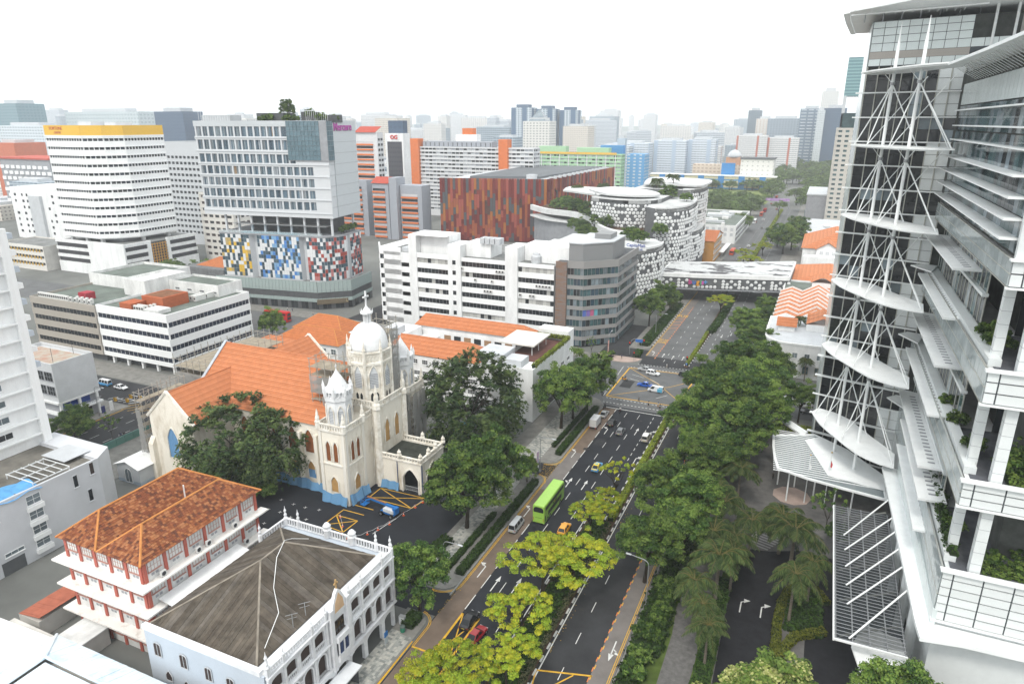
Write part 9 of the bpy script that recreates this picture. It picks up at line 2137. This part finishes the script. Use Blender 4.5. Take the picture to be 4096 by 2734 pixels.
# parking barrier gates behind the church
for (x,y,l) in ((-182.4,121.6,'yellow parking barrier machine at the street island'),(-180.2,125.0,'yellow parking barrier machine beside the white hatching'),(-178.6,122.6,'second yellow parking barrier machine on the street island'),(-176.8,125.6,'yellow ticket machine at the end of the island')):
    t=thing('barrier_gate',l,'barrier',(x,y,0)); MB().box(-.35,.35,-.3,.3,0,1.3).build('cabinet',YEL,t); MB().box(-.3,3.2,-.05,.05,1.05,1.15).build('boom',WHITE,t); MB().box(-.38,.38,-.33,.33,1.3,1.4).build('cap',DGREY,t)
for k,(x,y,z) in enumerate(((-175.6,115.6,0.12),(-176.0,113.4,0.12))):
    t=thing('shop_sign',('white and blue pylon sign by the grey shop block','dark poster board by the grey shop block')[k],'sign',(x,y,z)); MB().box(-.1,.1,-.5,.5,.6,3.4-k*.8).build('panel',WHITE if k==0 else mat('poster_navy',(0.04,0.05,0.16)),t); MB().box(-.06,.06,-.06,.06,0,.6).build('post',METAL,t)
# crowd control barrier in the porch
t=thing('crowd_barrier','steel crowd barrier across the church porch arch','barrier',(-75.2,113.4,0)); b=MB()
for k in range(13): b.tube((-1.8+k*.3,0,.15),(-1.8+k*.3,0,1.05),.02,n=4)
b.tube((-1.9,0,1.08),(1.9,0,1.08),.03); b.tube((-1.9,0,.15),(1.9,0,.15),.03); b.build('rails',STEELW,t); b=MB(); b.box(-1.6,-1.5,-.3,.3,0,.06); b.box(1.5,1.6,-.3,.3,0,.06); b.build('feet',METAL,t)
# site hoarding and annex by the church
t=thing('site_fence','blue grey site fence beside the feathery tree','fence',(-66.5,133.6,0)); 
for k in range(5): MB().box(k*1.25,k*1.25+1.2,-.04,.04,0,2.2).build('panel',mat('fence_blue_grey',(0.28,0.36,0.42),noise=0.15),t)
t=thing('blue_roof_kiosk','small white kiosk with blue sheet roof behind the church porch','kiosk',(-79.5,141.0,0)); MB().box(0,3.6,0,3,0,2.4).build('wall',WHITE,t); MB().prof([(-.4,-.6,2.4),(4.0,-.6,2.4),(4.0,-.6,2.55),(-.4,-.6,2.55)],(0,0,0),(0,4.4,.5)).build('roof',mat('kiosk_blue',(0.12,0.34,0.50)),t)
# covered bus stop beyond the bridge
t=thing('bus_stop_shelter','long white bus stop canopy beyond the link bridge','bus shelter',(-52.4,425,.12)); MB().box(-1.6,1.2,0,34,2.9,3.2).build('roof',WHITE,t)
for k in range(6): MB().tube((0,1+k*6.4,0),(0,1+k*6.4,2.9),.12).build('post',METAL,t)
t=thing('overhead_gantry','purple lettered gantry over the distant avenue','gantry',(-41,700,0)); 
for x in (-12,12): MB().box(x-.4,x+.4,-.4,.4,0,7).build('post',METAL,t)
MB().box(-12,12,-.4,.4,7,9.4).build('beam',mat('gantry_purple',(0.24,0.10,0.34),c2=(0.5,0.4,0.55),noise=0.3,scale=0.4),t)
# paving tiles on the near pavement
b=MB(); mats_=[mat('tile_%d'%i,c,noise=0.15) for i,c in enumerate(((0.38,0.38,0.35),(0.30,0.31,0.29),(0.44,0.43,0.39),(0.22,0.23,0.22)))]
def tiles(x0,x1,y0,y1,z,s=.45,skip=None):
    x=x0
    while x<x1-.05:
        y=y0
        while y<y1-.05:
            if not skip or not skip(x,y): b.cm=RN.choices((0,1,2,3),(4,4,2,2))[0]; b.box(x+.012,min(x+s,x1)-.012,y+.012,min(y+s,y1)-.012,z-.02,z+.012+.006*RN.random())
            y+=s
        x+=s
tiles(-55.0,-50.9,52,75,.125,skip=lambda x,y:x>-53.2 and y>74.5); tiles(-58.6,-55.0,88.5,127,.125,.5); tiles(-60.5,-55.0,139,170,.125,.55)
tag(b.build('paving_tile',mats_),kind='stuff')
# drain covers and repair patches on the asphalt
def disc(x,y,r,z): return [(x+r*math.cos(2*PI*k/12),y+r*math.sin(2*PI*k/12)) for k in range(12)]
MH=mat('manhole_iron',(0.035,0.034,0.034),rough=0.6,noise=0.3,scale=6)
sheet('manhole_cover',[disc(x,y,.42,0) for x,y in ((-41.2,104),(-46.0,149),(-38.1,171),(-28.4,92),(-25,118),(-44,205),(-36,240),(-45,262),(-90,92),(-78,90))]+[(-47.2,-46.2,148.2,149.4)],0.014,MH)
PATCH=mat('asphalt_patch',(0.034,0.035,0.038),rough=0.85,noise=0.3,scale=0.6)
sheet('road_patch',[(-42.6,-40.0,84,88.5),(-38.8,-36.8,101,108),(-29.8,-27.4,100,109),(-26.2,-23.4,128,139),(-45.8,-43.3,152,156),(-110,-100,86,90),(-93,-88,84,88)],0.0105,PATCH)
# fallen leaves by the kerbs
b=MB()
for k in range(900):
    y=RN.uniform(80,176); x=-50.3+abs(RN.gauss(0,.35)) if RN.random()<.7 else -30.2+abs(RN.gauss(0,.5))
    if RN.random()<.25: x,y=-53+RN.uniform(0,3),RN.uniform(129,140)
    s=RN.uniform(.05,.12); a=RN.uniform(0,6.28); c_,s_=math.cos(a)*s,math.sin(a)*s; b.quad((x-c_,y-s_,.03),(x+s_,y-c_,.034),(x+c_,y+s_,.03),(x-s_,y+c_,.036))
tag(b.build('fallen_leaves',mat('fallen_leaf',(0.42,0.26,0.04),noise=0.3)),'scattered yellow fallen leaves along the kerbs','leaves',kind='stuff')
# ================================================================= haze
HZ=bpy.data.materials.new('haze_air'); HZ.use_nodes=True; hn=HZ.node_tree.nodes; hn.clear()
hv=hn.new('ShaderNodeVolumePrincipled'); hv.inputs['Color'].default_value=(0.93,0.965,1.0,1); hv.inputs['Density'].default_value=0.00020; hv.inputs['Anisotropy'].default_value=0.2
ho=hn.new('ShaderNodeOutputMaterial'); HZ.node_tree.links.new(hv.outputs[0],ho.inputs['Volume'])
MATS['haze_air']=HZ
tag(MB().box(-8800,8800,-2500,10500,-6.5,180).build('haze',HZ),'pale even haze over the whole city','haze',kind='stuff')
